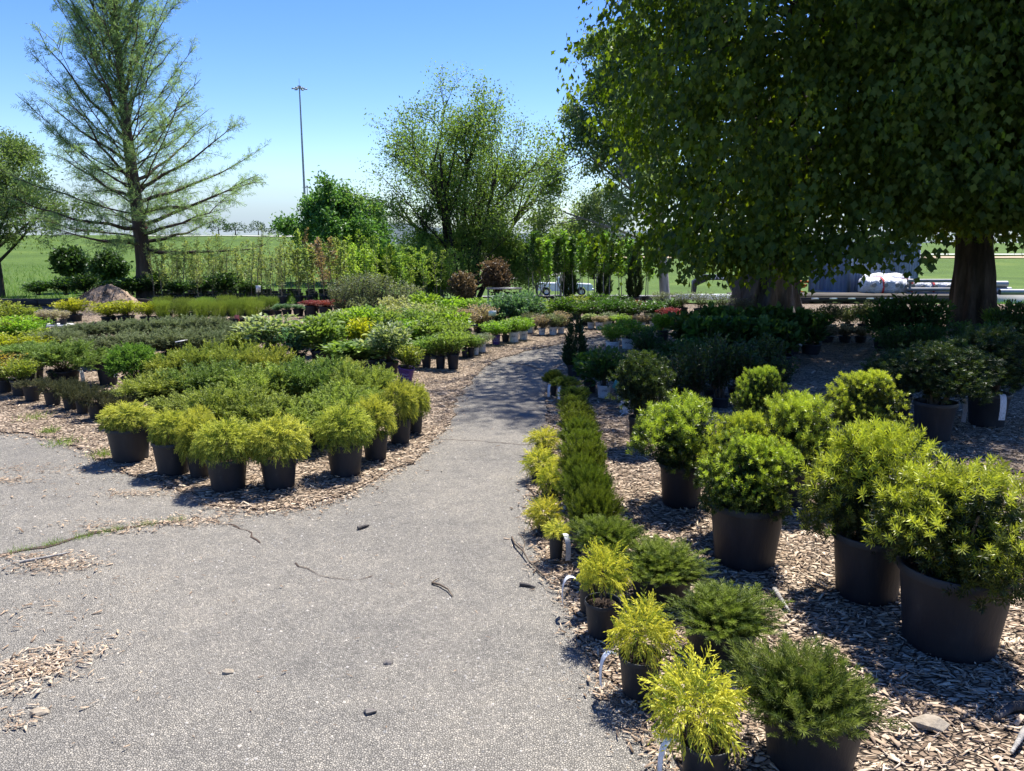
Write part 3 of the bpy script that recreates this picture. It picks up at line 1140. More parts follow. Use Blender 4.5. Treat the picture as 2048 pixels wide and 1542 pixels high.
def big_maple(name, label, base, trunk_r, trunk_h, cc, rad, zlow, ncl, seed, lean=(0, 0), nleaf_parts=150, back_skip=0.55):
    """a broad drooping crown: limbs, hanging twigs and lobed leaves"""
    rng = np.random.default_rng(seed)
    t = thing(name, label, "tree", base)
    bz = np.array(base)
    mb = MB()
    fluted_trunk(mb, (0, 0, 0), trunk_r, trunk_h, seed, lean)
    mb.obj("trunk", M["bark_grey"] if trunk_r > 0.5 else M["bark_dark"], t, smooth=True)
    cc = np.array(cc, float) - bz
    mb = MB()
    top = np.array([lean[0], lean[1], trunk_h - 0.25])
    # boughs spread over a broad-shouldered envelope; every bough is a loose clump of twigs
    ub = sphere_dirs(rng, ncl, -0.85)
    if back_skip:
        ub = ub[(ub[:, 1] < 0.3) | (rng.random(ncl) > back_skip)]
    nb_ = len(ub)
    sq = (np.hypot(ub[:, 0], ub[:, 1]) ** 2.3 + np.abs(ub[:, 2]) ** 2.3) ** (-1 / 2.3)
    B = cc + ub * np.array(rad) * (lumps(ub, rng, 22, 0.16, 18.0) * sq * (0.93 - 0.40 * rng.random(nb_) ** 1.3))[:, None]
    per_b = rng.integers(7, 22, nb_)
    per_b = np.where(B[:, 0] + bz[0] < 2.3, per_b * 5 // 6, per_b)
    idx = np.repeat(np.arange(nb_), per_b)
    u = ub[idx]
    n_ = len(idx)
    br = rng.uniform(0.28, 0.60, nb_)[idx]
    P = B[idx] + rng.normal(size=(n_, 3)) * br[:, None] * np.array([1.0, 1.0, 0.55])
    bxw = B[:, 0] + bz[0]
    zb = zlow - bz[2] + 0.18 * np.sin(B[:, 0] * 2.3 + seed) + 0.40 * rng.random(nb_) - 0.42 * np.exp(-((bxw - 2.5) / 0.7) ** 2) + 0.5 * np.clip(2.1 - bxw, 0, 1.2) + 0.5 * np.clip(bxw - 4.6, 0, 1)
    P[:, 2] = np.maximum(P[:, 2], zb[idx] + 0.3 * rng.random(n_))
    # limbs
    for k in range(16):
        i = rng.integers(0, n_)
        e = cc + (P[i] - cc) * 0.78
        V, F = tube(curve_pts(top + rng.normal(size=3) * 0.08, e, 0.5, rng, 9, 0.03), np.linspace(trunk_r * 0.30, 0.025, 9), 7)
        mb.add(V, F)
    for k in range(160):
        i = rng.integers(0, n_)
        a = cc + (P[i] - cc) * rng.uniform(0.3, 0.6) + np.array([0, 0, -0.2])
        V, F = tube(curve_pts(a, P[i], 0.25, rng, 6, 0.04), np.linspace(0.03, 0.007, 6), 4)
        mb.add(V, F)
    mb.obj("limbs", M["bark_dark"], t, smooth=True)
    # hanging twigs with leaves
    per = 18
    od = nrm(u * np.array([1, 1, 0.2]))
    PP, DD, NN, TT = [], [], [], []
    ln = rng.uniform(0.18, 0.45, n_)
    for q in range(per):
        s = rng.random(n_)
        p = P + od * (s * ln * 0.55)[:, None] + np.array([0, 0, -1.0]) * (s ** 1.6 * ln * 0.7)[:, None] + rng.normal(size=(n_, 3)) * 0.10
        d = od * 0.30 + np.array([0, 0, -1.0]) + 0.34 * rng.normal(size=(n_, 3))
        nn = od * 0.7 + np.array([0, 0, 0.35]) + 0.75 * rng.normal(size=(n_, 3))
        PP.append(p)
        DD.append(d)
        NN.append(nn)
        TT.append(np.clip(0.34 + 0.38 * rng.normal(size=n_), 0, 1))
    PP, DD, NN, TT = map(np.concatenate, (PP, DD, NN, TT))
    S = rng.uniform(0.065, 0.125, len(PP))
    W = PP + bz
    dist = np.linalg.norm(W - np.array([0, 0, 1.62]), axis=1) - 0.35 * np.abs(rng.normal(size=len(W)))
    fr = (np.abs(W[:, 0]) < 0.64 * W[:, 1]) & (W[:, 2] < 1.62 + 0.27 * W[:, 1])
    order = np.argsort(np.where(fr, dist, 1e9))[:nleaf_parts]
    rest = np.ones(len(PP), bool)
    rest[order] = False
    mc = MB()
    add_inst(mc, MAPLE_S, PP[rest], DD[rest], S[rest], rng, TT[rest], NN[rest])
    mc.obj("crown", L["maple"], t, kind="stuff")
    lm = MB().add(MAPLE[0], MAPLE[1], 0.35).mesh("maple_leaf", [L["maple"]])
    for i in order:
        o = put("leaf", lm, t)
        Zv = nrm(DD[i])
        Xv = nrm(NN[i] - (NN[i] @ Zv) * Zv)
        Yv = np.cross(Zv, Xv)
        mt = Matrix([[Xv[k] * S[i], Yv[k] * S[i], Zv[k] * S[i], PP[i][k]] for k in range(3)] + [[0, 0, 0, 1]])
        o.matrix_local = mt
    return t


def branchy(rng, mb, starts, levels, leafs, kids=(4, 5, 5, 4), shrink=0.6, ang=(22, 48), up=0.25, wob=0.05, minr=0.004, leaf_from=2, per=5):
    """recursive limbs; collects leaf spots (pos, dir) in leafs"""
    stack = [(np.array(p, float), nrm(np.array(d, float)), ln, r, 0) for p, d, ln, r in starts]
    while stack:
        p, d, ln, r, lv = stack.pop()
        n_ = 7 if lv == 0 else 5
        pts = [p]
        dd = d.copy()
        for k in range(n_ - 1):
            dd = nrm(dd + rng.normal(size=3) * wob * (1 + lv) + np.array([0, 0, up * 0.12]))
            pts.append(pts[-1] + dd * ln / (n_ - 1))
        pts = np.array(pts)
        r2 = max(minr, r * (0.45 if lv == 0 else 0.35))
        V, F = tube(pts, np.linspace(r, r2, n_), 7 if lv == 0 else (5 if lv == 1 else 3))
        mb.add(V, F)
        if lv >= leaf_from:
            for q in range(per):
                s = rng.uniform(0.2, 1.0) * (n_ - 1)
                j = min(int(s), n_ - 2)
                leafs.append((pts[j] + (pts[j + 1] - pts[j]) * (s - j), nrm(dd + 0.8 * rng.normal(size=3)), lv))
        if lv < levels - 1:
            for k in range(kids[lv]):
                s = rng.uniform(0.3, 1.0) * (n_ - 1)
                j = min(int(s), n_ - 2)
                b_ = pts[j] + (pts[j + 1] - pts[j]) * (s - j)
                ax = nrm(np.cross(d, rng.normal(size=3)))
                a = math.radians(rng.uniform(*ang))
                nd = nrm(d * math.cos(a) + ax * math.sin(a) + np.array([0, 0, up]))
                stack.append((b_, nd, ln * shrink * rng.uniform(0.75, 1.15) * (1.1 - 0.35 * s / (n_ - 1)), max(minr, r * 0.42), lv + 1))


def limb_tree(name, label, base, starts, levels, leaf_mat_, bark, leafT, leafS, seed, cat="tree", group=None, cl=3, clr=0.12, droop=-0.1, upn=0.5, **kw):
    rng = np.random.default_rng(seed)
    t = thing(name, label, cat, base, 0, group)
    mb = MB()
    leafs = []
    branchy(rng, mb, starts[:], levels, leafs, **kw)
    mb.obj("trunk", bark, t, smooth=True)
    P = np.array([q[0] for q in leafs])
    D = np.array([q[1] for q in leafs])
    P = np.repeat(P, cl, 0)
    D = np.repeat(D, cl, 0)
    P = P + rng.normal(size=P.shape) * clr
    D = D + 0.7 * rng.normal(size=D.shape) + np.array([0, 0, droop])
    N_ = np.array([0, 0, upn]) + 0.6 * rng.normal(size=P.shape)
    mc = MB()
    add_inst(mc, leafT, P, D, rng.uniform(leafS[0], leafS[1], len(P)), rng, np.clip(0.45 + 0.3 * rng.normal(size=len(P)), 0, 1), N_)
    mc.obj("crown", leaf_mat_, t, kind="stuff")
    return t


def gz(x, y):
    return float(terrain_z(x, y)) if y > 19.9 else 0.0


# --- the two broad maples on the right
big_maple("maple_tree", "broad dark maple with thick grey fluted trunk and drooping leaves behind the shrubs", (5.48, 16.8, -0.02), 0.60, 2.5,
          (5.45, 12.3, 5.2), (4.15, 3.7, 5.5), 1.42, 820, 21, (0.1, -0.2), 170)
big_maple("maple_tree", "leafy maple with slimmer dark trunk at the right edge of the picture", (8.878, 14.8, -0.02), 0.35, 2.3,
          (9.0, 12.2, 5.0), (4.0, 3.6, 5.1), 1.5, 600, 33, (-0.1, 0.2), 130)


# --- feathery conifer on the left
def feathery(base, H, seed):
    rng = np.random.default_rng(seed)
    t = thing("bald_cypress_tree", "tall airy conifer with upswept limbs and fine feathery foliage at left", "tree", base)
    mb = MB()
    zz = np.linspace(-0.1, H, 18)
    ctr = np.stack([0.05 * np.sin(zz * 0.8) - 0.02 * zz, 0.04 * np.cos(zz), zz], -1)
    R = 0.20 * (1 - zz / H) ** 0.85 + 0.012
    R[:2] *= 1.25
    V, F = tube(ctr, R, 12)
    mb.add(V, F)
    mb.obj("trunk", M["bark_red"], t, smooth=True)
    mb = MB()
    PP, DD, TT = [], [], []
    nb = 104
    for i in range(nb):
        q = (i + 0.5) / nb
        z0 = 1.35 + (H - 1.7) * q ** 0.95
        a = i * 2.39996 + rng.normal() * 0.2
        fz = (z0 - 1.35) / (H - 1.35)
        ln = (3.3 - 2.3 * fz ** 2.0) * rng.uniform(0.72, 1.08)
        el = math.radians(-6 + 62 * min(1, fz * 2.3) + rng.normal() * 6)
        hd = np.array([math.cos(a), math.sin(a), 0])
        s = np.linspace(0, 1, 8)
        x0 = np.array([np.interp(z0, zz, ctr[:, 0]), np.interp(z0, zz, ctr[:, 1]), z0])
        pts = x0 + hd * (ln * math.cos(el) * s)[:, None] + np.array([0, 0, 1.0]) * (ln * (math.sin(el) * s + 0.16 * s ** 2))[:, None]
        pts[1:] += rng.normal(size=(7, 3)) * 0.03
        main = rng.random() < 0.42
        r0 = (0.062 if main else 0.028) * (1 - 0.6 * fz)
        V, F = tube(pts, np.linspace(r0, 0.006, 8), 5)
        mb.add(V, F)
        nk = int(15 * ln / 3 + 5)
        for k in range(nk):
            w_ = rng.uniform(0.12, 1.0)
            j = min(int(w_ * 7), 6)
            b_ = pts[j] + (pts[j + 1] - pts[j]) * (w_ * 7 - j)
            d0 = nrm(pts[j + 1] - pts[j])
            sd = nrm(np.cross(d0, [0, 0, 1])) * (1 if k % 2 else -1)
            d = nrm(d0 * 0.75 + sd * 0.8 + np.array([0, 0, rng.normal() * 0.28 + 0.05]))
            l2 = ln * 0.30 * (1.15 - 0.6 * w_) * rng.uniform(0.6, 1.2)
            p2 = np.array([b_, b_ + d * l2 * 0.5, b_ + d * l2 + np.array([0, 0, -0.05 * l2])])
            V, F = tube(p2, [0.009, 0.006, 0.003], 3)
            mb.add(V, F)
            nf = max(4, int(l2 / 0.05))
            for f_ in range(nf):
                v_ = (f_ + rng.random()) / nf
                PP.append(b_ + d * l2 * v_)
                DD.append(d * 0.8 + nrm(rng.normal(size=3)) * 0.75 + np.array([0, 0, -0.12]))
                TT.append(rng.random())
    mb.obj("limbs", M["bark_red"], t, smooth=True)
    PP, DD, TT = np.array(PP), np.array(DD), np.array(TT)
    # fine green needles, thickest towards the top and the limb ends
    _fr = np.random.default_rng(3)
    T1 = kites([((0, 0, 0), (0, 0, 1.0), 0.05, (1, 0.2, 0))] + [((0, 0, 0.12 + 0.1 * q), (0.25 * _fr.normal(), (0.34 - 0.02 * q) * (1 if q % 2 else -1), 0.34 + 0.1 * q), 0.06, _fr.normal(size=3)) for q in range(8)])
    mc = MB()
    dens = 0.72 + 0.0 * np.clip((PP[:, 2] - 3.5) / 4, 0, 1)
    k = rng.random(len(PP)) < dens
    add_inst(mc, T1, PP[k], DD[k], rng.uniform(0.14, 0.27, k.sum()), rng, TT[k])
    k2 = (rng.random(len(PP)) < 0.12) & (PP[:, 2] > 6.5)
    add_inst(mc, T1, PP[k2] + rng.normal(size=(k2.sum(), 3)) * 0.08, DD[k2] + np.array([0, 0, 0.5]), rng.uniform(0.13, 0.24, k2.sum()), rng, TT[k2])
    mc.obj("crown", L["feather"], t, kind="stuff")
    rb = MB()
    rb.box((0.30, -0.25, 2.05), (0.05, 0.02, 0.07)).box((0.31, -0.25, 1.97), (0.045, 0.02, 0.06))
    rb.obj("ribbon", noise_mat("pink_ribbon", [(0.3, (0.75, 0.2, 0.18)), (0.7, (0.85, 0.3, 0.26))], 8.0), t)
    return t


feathery((-9.953, 21.0, 0.0), 8.9, 7)

LQ = leaf_quad(0.55, 0.15)
LQn = leaf_quad(0.34, 0.12)

# --- tree with many leaning stems in the middle
bx, by = float(-1.471), 25.6
st = []
_r = np.random.default_rng(4)
for k in range(9):
    a = 2 * math.pi * k / 9 + 0.3
    sp = _r.uniform(0.08, 0.46)
    st.append(((0.13 * math.cos(a), 0.13 * math.sin(a), -0.15), (math.cos(a) * sp, math.sin(a) * sp, 1.0), _r.uniform(4.0, 5.2), _r.uniform(0.05, 0.09)))
st.append(((-0.75, 0.0, -0.1), (-0.28, 0.1, 1.0), 2.8, 0.10))
for sx, sy, sz in ((-0.95, -0.2, 0.75), (0.9, -0.2, 0.75), (-1.0, 0.3, 0.45), (1.0, 0.3, 0.5), (-0.5, 0.6, 0.9), (-0.7, -0.3, 0.9), (0.75, -0.2, 1.0), (0.2, -0.6, 1.1)):
    st.append(((0, 0, 0.5), (sx, sy, sz), 1.75, 0.055))
limb_tree("multi_stem_tree", "wide thinly leafed tree with many leaning stems in the middle", (bx, by, gz(bx, by)), st, 4, L["spring"], M["bark_dark"], LQ,
          (0.055, 0.10), 14, cl=5, clr=0.19, kids=(7, 5, 4), shrink=0.56, ang=(20, 55), up=0.14, leaf_from=2, per=6)

# --- round dense tree left of it
bx, by = float(-6.793), 31.0
st = [((0, 0, -0.1), (0.02, 0, 1), 3.1, 0.12)]
for k in range(11):
    a = k * 2.4
    e = 0.25 + 0.12 * (k % 5)
    st.append(((0, 0, 0.3 + 0.2 * k), (math.cos(a), math.sin(a), e - 0.1 + 0.07 * k), 2.15 - 0.08 * k, 0.05))
limb_tree("round_tree", "rounded dense green tree beyond the rows of saplings", (bx, by, gz(bx, by)), st, 4, L["oak"], M["bark_dark"], LQ,
          (0.11, 0.19), 15, cl=4, clr=0.15, kids=(5, 4, 4), shrink=0.52, ang=(25, 60), up=0.10, leaf_from=1, per=5)

# --- willow-like tree at the left edge
bx, by = float(-14.845), 22.5
st = [((0, 0, -0.1), (0.02, 0, 1), 2.2, 0.11)]
for k in range(12):
    a = k * 2.4
    st.append(((0.0, 0, 1.0 + 0.13 * k), (math.cos(a), math.sin(a), 0.7 + 0.08 * k), 2.3 - 0.04 * k, 0.045))
limb_tree("slender_leaf_tree", "fine leafed tree with pale green crown at the left edge", (bx, by, gz(bx, by)), st, 4, L["willow"], M["bark_dark"], LQn,
          (0.07, 0.12), 16, cl=5, clr=0.13, kids=(6, 4, 3), shrink=0.52, ang=(25, 60), up=0.10, leaf_from=2, per=6)

# --- pale tree that shows left of the maple crown
bx, by = float(5.419), 27.0
st = [((0, 0, -0.1), (-0.06, 0, 1), 4.5, 0.2)]
for k in range(13):
    a = math.pi + 1.3 * math.sin(k * 2.1)
    st.append(((-0.05 * k, 0, 1.9 + 0.42 * k), (math.cos(a), 0.5 * math.sin(a), 0.45 + 0.05 * k), 3.9 - 0.14 * k, 0.06))
limb_tree("pale_leaf_tree", "tall pale grey green tree showing left of the dark maple crown", (bx, by, gz(bx, by)), st, 4, L["pale"], M["bark_pale"], LQ,
          (0.09, 0.15), 17, cl=4, clr=0.16, kids=(6, 5, 4), shrink=0.5, ang=(25, 60), up=0.0, leaf_from=2, per=6)

# --- smaller trees between
def upright(name, label, px_x, by, h, spread, mat, seed, leafS=(0.06, 0.1), bark="bark_pale", cl=4, group=None, n_=9):
    r = np.random.default_rng(seed)
    st = [((0, 0, -0.1), (0.01, 0, 1), h * 0.8, 0.035 + 0.008 * h)]
    for k in range(n_):
        a = k * 2.4
        st.append(((0, 0, h * (0.18 + 0.55 * k / n_)), (math.cos(a) * spread, math.sin(a) * spread, 1.0), h * (0.5 - 0.28 * k / n_), 0.022))
    return limb_tree(name, label, (px_x, by, gz(px_x, by)), st, 3, mat, M[bark], LQ, leafS, seed, "tree", group, cl, 0.09, kids=(5, 4), shrink=0.5,
                     ang=(20, 50), up=0.3, leaf_from=1, per=7)


upright("poplar_tree", "slender pale poplar beside the left edge of the maple crown", float(3.198), 29.0, 4.6, 0.35, L["pale"], 41)
upright("young_tree", "small bright green tree between the middle tree and the poplar", float(1.857), 30.0, 3.4, 0.5, L["lime_tree"], 42)
upright("young_tree", "bright green bushy tree just right of the middle tree", float(0.889), 27.0, 2.2, 0.6, L["lime_tree"], 43)
upright("copper_tree", "small copper leaved tree at the foot of the middle tree", float(-0.445), 21.5, 1.15, 0.55, L["rust"], 44, bark="bark_dark")
upright("copper_tree", "low reddish brown bush standing left of the small copper tree", float(-1.346), 21.0, 0.75, 0.7, L["rust"], 45, bark="bark_dark")
upright("dark_shrub_tree", "dark green leafy bush in front of the field left of the mulch pile", float(-13.915), 24.5, 1.35, 0.9, L["dark_tree"], 46, (0.09, 0.15), "bark_dark", 5)
upright("dark_shrub_tree", "dark green leafy bush just left of the conifer trunk", float(-12.44), 24.0, 1.15, 0.9, L["dark_tree"], 47, (0.09, 0.15), "bark_dark", 5)
for k, (px_x, by, h) in enumerate([(-4.35, 22.6, 1.25), (-3.75, 22.9, 1.45), (-3.15, 22.5, 1.3), (-2.55, 22.8, 1.4), (-2.0, 22.4, 1.15)]):
    upright("bushy_tree", "bright green bushy young tree left of the middle tree, " + ["first", "second", "third", "fourth", "fifth"][k] + " from left", px_x, by, h, 0.55, L["lime_tree"], 60 + k, (0.06, 0.10),
            "bark_pale", 4, "bright bushy trees left of the middle tree", 8)


# ------------------------------------------------------------------ pots, soil, tags
m, n, l, out = new_mat("black_pot")
v = coords(n, l, "Object", (1, 1, 0.35))
f1 = noise(n, l, v, 5.0, 6.0, 0.65)
r1 = ramp(n, [(0.3, (0.008, 0.0105, 0.015)), (0.52, (0.0115, 0.0145, 0.020)), (0.66, (0.020, 0.022, 0.026)), (0.84, (0.065, 0.062, 0.058))])
l.new(f1, r1.inputs[0])
b = n.new("ShaderNodeBsdfPrincipled")
b.inputs["Specular IOR Level"].default_value = 0.45
rr = n.new("ShaderNodeMapRange")
rr.inputs["To Min"].default_value = 0.42
rr.inputs["To Max"].default_value = 0.68
l.new(f1, rr.inputs["Value"])
l.new(rr.outputs[0], b.inputs["Roughness"])
l.new(r1.outputs[0], b.inputs["Base Color"])
f2 = noise(n, l, v, 30.0, 4.0)
bp = n.new("ShaderNodeBump")
bp.inputs["Strength"].default_value = 0.15
bp.inputs["Distance"].default_value = 0.01
l.new(f2, bp.inputs["Height"])
l.new(bp.outputs[0], b.inputs["Normal"])
l.new(b.outputs[0], out.inputs[0])
M["pot_black"] = m
M["pot_white"] = noise_mat("white_pot", [(0.3, (0.50, 0.49, 0.46)), (0.55, (0.70, 0.69, 0.66)), (0.8, (0.78, 0.77, 0.74))], 4.0, 6.0, 0.45, 0.1, 20.0)
M["pot_purple"] = noise_mat("purple_pot", [(0.3, (0.075, 0.035, 0.13)), (0.7, (0.12, 0.055, 0.20))], 5.0, 6.0, 0.45, 0.1, 20.0)
M["print_dark"] = noise_mat("dark_print", [(0.3, (0.03, 0.035, 0.06)), (0.7, (0.06, 0.06, 0.09))], 8.0)
M["print_pale"] = noise_mat("pale_print", [(0.3, (0.42, 0.36, 0.5)), (0.7, (0.5, 0.45, 0.6))], 8.0)
M["soil_pot"] = noise_mat("potting_mix", [(0.3, (0.03, 0.02, 0.014)), (0.55, (0.085, 0.055, 0.036)), (0.8, (0.2, 0.135, 0.085))], 22.0, 6.0, 0.95, 1.0, 30.0, bdist=0.03)
M["stem"] = noise_mat("stem_bark", [(0.3, (0.06, 0.045, 0.03)), (0.7, (0.15, 0.11, 0.075))], 20.0)
M["stake"] = noise_mat("dark_stake", [(0.3, (0.02, 0.02, 0.02)), (0.7, (0.05, 0.05, 0.05))], 10.0, 4.0, 0.5)

# white tag with printed lines
m, n, l, out = new_mat("printed_tag")
tc = n.new("ShaderNodeTexCoord")
sp = n.new("ShaderNodeSeparateXYZ")
l.new(tc.outputs["Generated"], sp.inputs[0])
wv = n.new("ShaderNodeTexNoise")
mp = n.new("ShaderNodeMapping")
mp.inputs["Scale"].default_value = (26.0, 26.0, 9.0)
l.new(tc.outputs["Generated"], mp.inputs[0])
l.new(mp.outputs[0], wv.inputs["Vector"])
wv.inputs["Scale"].default_value = 1.0
rt = ramp(n, [(0.36, (0.2, 0.22, 0.25)), (0.46, (0.76, 0.77, 0.78))])
l.new(wv.outputs["Fac"], rt.inputs[0])
b = n.new("ShaderNodeBsdfPrincipled")
b.inputs["Roughness"].default_value = 0.35
l.new(rt.outputs[0], b.inputs["Base Color"])
l.new(b.outputs[0], out.inputs[0])
M["tag"] = m
M["tag_plain"] = noise_mat("white_card", [(0.3, (0.70, 0.71, 0.72)), (0.7, (0.8, 0.8, 0.8))], 6.0, 4.0, 0.4)
M["tag_green"] = noise_mat("green_card", [(0.3, (0.05, 0.20, 0.19)), (0.7, (0.09, 0.30, 0.27))], 6.0, 4.0, 0.4)
M["pink"] = noise_mat("pink_card", [(0.3, (0.7, 0.18, 0.15)), (0.7, (0.8, 0.28, 0.22))], 6.0, 4.0, 0.5)

PH = 0.86      # pot height for a rim width of one


def pot_mesh(name, mat, square=False, taper=0.80, h=PH):
    mb = MB()
    r0 = 0.5
    rb = r0 * taper
    prof = [(0.0, 0.012), (rb * 0.94, 0.012), (rb * 0.97, 0.0), (rb, 0.02), (rb * 1.005, 0.07), (r0 * 0.955, h * 0.885), (r0 * 0.96, h * 0.895),
            (r0 * 1.015, h * 0.90), (r0 * 1.02, h * 0.975), (r0 * 1.0, h), (r0 * 0.955, h), (r0 * 0.94, h * 0.97), (r0 * 0.925, h * 0.86), (r0 * 0.90, h * 0.80)]
    seg = 4 if square else 36
    mb.lathe(prof, seg)
    me = mb.mesh(name, [mat], True)
    if hasattr(me, "set_sharp_from_angle"):
        me.set_sharp_from_angle(angle=math.radians(40))
    return me


POT = {"black": pot_mesh("black_pot", M["pot_black"]), "white": pot_mesh("white_pot", M["pot_white"], taper=0.84, h=PH),
       "purple": pot_mesh("purple_pot", M["pot_purple"], taper=0.82, h=PH)}
_rs = np.random.default_rng(2)
_a = np.linspace(0, 2 * math.pi, 28, endpoint=False)
_mb = MB()
_rings = []
for q in (0.0, 0.16, 0.30, 0.42, 0.462):
    _rings.append(np.stack([q * np.cos(_a), q * np.sin(_a), PH * 0.87 + 0.03 * (0.46 - q) + _rs.normal(size=28) * 0.012], -1))
V = np.concatenate(_rings)
i, j = np.meshgrid(np.arange(4), np.arange(28), indexing='ij')
_mb.add(V, np.stack([i * 28 + j, i * 28 + (j + 1) % 28, (i + 1) * 28 + (j + 1) % 28, (i + 1) * 28 + j], -1).reshape(-1, 4)[:, ::-1])
SOIL = _mb.mesh("soil", [M["soil_pot"]], True)

# tag: a band that loops out over the rim
_mb = MB()
_t = np.linspace(0, 1, 10)
_px = 0.02 + 0.075 * np.sin(_t * 1.9)
_pz = 0.045 * np.sin(_t * 3.0) - 0.155 * _t ** 1.6 + 0.01
_w = np.where(_t < 0.25, 0.011, 0.018)
V = np.concatenate([np.stack([_px, _w, _pz], -1), np.stack([_px, -_w, _pz], -1)])
i = np.arange(9)
_mb.add(V, np.stack([i, i + 1, i + 11, i + 10], -1))
V2 = V - np.array([0.0012, 0, 0.0006])
_mb.add(V2, np.stack([i + 10, i + 11, i + 1, i], -1))
TAG = _mb.mesh("plant_tag", [M["tag"]], True)


def text_verts(txt, size):
    cu = bpy.data.curves.new("print", 'FONT')
    cu.body = txt
    cu.size = size
    cu.align_x = 'CENTER'
    cu.align_y = 'CENTER'
    cu.extrude = 0.0
    ob = bpy.data.objects.new("print", cu)
    col.objects.link(ob)
    dg = bpy.context.evaluated_depsgraph_get()
    me = bpy.data.meshes.new_from_object(ob.evaluated_get(dg))
    V = np.array([v.co[:] for v in me.vertices]).reshape(-1, 3)
    me.calc_loop_triangles()
    F = np.array([t.vertices[:] for t in me.loop_triangles])
    bpy.data.objects.remove(ob)
    bpy.data.curves.remove(cu)
    bpy.data.meshes.remove(me)
    return V, F


def wrap_print(lines, mat, name, taper):
    """print bent round the wall of a pot of rim width one; faces -y"""
    mb = MB()
    for txt, size, u, w_ in lines:
        V, F = text_verts(txt, size)
        x, z = V[:, 0] + u, V[:, 1] + w_
        R = 0.5 * (taper + (0.955 - taper) * z / (PH * 0.885)) + 0.004
        a = -math.pi / 2 + x / R
        mb.add(np.stack([R * np.cos(a), R * np.sin(a), z], -1), F)
    return mb.mesh(name, [mat])


PRINT_WHITE = wrap_print([("PW", 0.24, -0.12, 0.50), ("PW", 0.2, 0.62, 0.5)], M["print_dark"], "lettering", 0.84)
PRINT_PURPLE = wrap_print([("FIRST", 0.17, 0.05, 0.50), ("EDITIONS", 0.14, 0.05, 0.32)], M["print_pale"], "lettering", 0.82)

# ------------------------------------------------------------------ foliage of each kind
L["yew"] = leaf_mat("yew_needles", (0.014, 0.032, 0.008), (0.53, 0.61, 0.065), 0.30, 0.42, 0.06, (1.2, 1.2, 0.6), 0.4)  # older needles darkened so undersides carry painted shade; bright new growth on top
L["yew_dark"] = leaf_mat("dark_needles", (0.016, 0.034, 0.012), (0.075, 0.115, 0.022), 0.28, 0.42, 0.10, (1.3, 1.3, 0.6), 0.4)
L["thread"] = leaf_mat("thread_foliage", (0.12, 0.175, 0.03), (0.53, 0.555, 0.085), 0.30, 0.55, 0.08, (1.15, 1.15, 0.7))
L["thread_gold"] = leaf_mat("gold_thread_foliage", (0.22, 0.28, 0.035), (0.66, 0.64, 0.075), 0.30, 0.55, 0.06, (1.15, 1.1, 0.7))
L["mugo"] = leaf_mat("pine_needles", (0.034, 0.056, 0.009), (0.19, 0.23, 0.028), 0.26, 0.5, 0.14, (1.2, 1.3, 0.6), 0.15)
L["mugo_olive"] = leaf_mat("olive_pine_needles", (0.040, 0.060, 0.012), (0.20, 0.225, 0.045), 0.26, 0.5, 0.08, (1.2, 1.3, 0.6), 0.15)
L["juniper"] = leaf_mat("gold_juniper", (0.055, 0.095, 0.024), (0.37, 0.44, 0.085), 0.28, 0.55, 0.14, (1.2, 1.2, 0.7))
L["juniper_gold"] = leaf_mat("gold_tip_juniper", (0.075, 0.125, 0.03), (0.38, 0.42, 0.075), 0.28, 0.55, 0.08, (1.2, 1.2, 0.7))
L["juniper_green"] = leaf_mat("green_juniper", (0.055, 0.10, 0.026), (0.23, 0.33, 0.07), 0.28, 0.55, 0.12, (1.2, 1.2, 0.7))
L["juniper_grey"] = leaf_mat("grey_juniper", (0.065, 0.088, 0.042), (0.23, 0.27, 0.13), 0.26, 0.6, 0.14, (1.1, 1.15, 0.8))
L["prostrate"] = leaf_mat("bronze_juniper", (0.038, 0.05, 0.026), (0.145, 0.14, 0.06), 0.24, 0.6, 0.12, (1.1, 1.1, 0.7))
L["bright"] = leaf_mat("bright_conifer", (0.05, 0.12, 0.022), (0.21, 0.36, 0.05), 0.30, 0.55, 0.10, (1.2, 1.2, 0.7))
L["arbor"] = leaf_mat("arborvitae", (0.014, 0.032, 0.014), (0.04, 0.075, 0.025), 0.22, 0.55, 0.1)
L["grassy"] = leaf_mat("feather_grass", (0.055, 0.105, 0.024), (0.21, 0.29, 0.06), 0.34, 0.55, 0.25)
L["green"] = leaf_mat("green_leaf", (0.085, 0.15, 0.034), (0.24, 0.35, 0.075), 0.36, 0.45, 0.20)
L["lime"] = leaf_mat("lime_leaf", (0.11, 0.22, 0.025), (0.27, 0.42, 0.05), 0.38, 0.45, 0.12)
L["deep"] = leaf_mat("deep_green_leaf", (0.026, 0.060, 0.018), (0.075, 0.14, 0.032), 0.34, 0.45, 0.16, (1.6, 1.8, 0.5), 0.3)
L["gold"] = leaf_mat("golden_leaf", (0.14, 0.18, 0.02), (0.42, 0.42, 0.035), 0.36, 0.5, 0.10)
L["goldgreen"] = leaf_mat("gold_green_leaf", (0.09, 0.15, 0.025), (0.30, 0.34, 0.06), 0.36, 0.5, 0.14)
L["varieg"] = leaf_mat("variegated_leaf", (0.085, 0.15, 0.05), (0.40, 0.44, 0.24), 0.36, 0.5, 0.12)
L["cream"] = leaf_mat("cream_leaf", (0.17, 0.22, 0.09), (0.46, 0.48, 0.26), 0.36, 0.5, 0.12)
L["bluegreen"] = leaf_mat("blue_green_leaf", (0.045, 0.115, 0.06), (0.13, 0.23, 0.12), 0.34, 0.5, 0.12)
L["pinkish"] = leaf_mat("pinkish_leaf", (0.13, 0.12, 0.07), (0.42, 0.32, 0.29), 0.36, 0.5, 0.12)
L["greyish"] = leaf_mat("grey_green_leaf", (0.085, 0.115, 0.06), (0.20, 0.23, 0.14), 0.34, 0.55, 0.16)
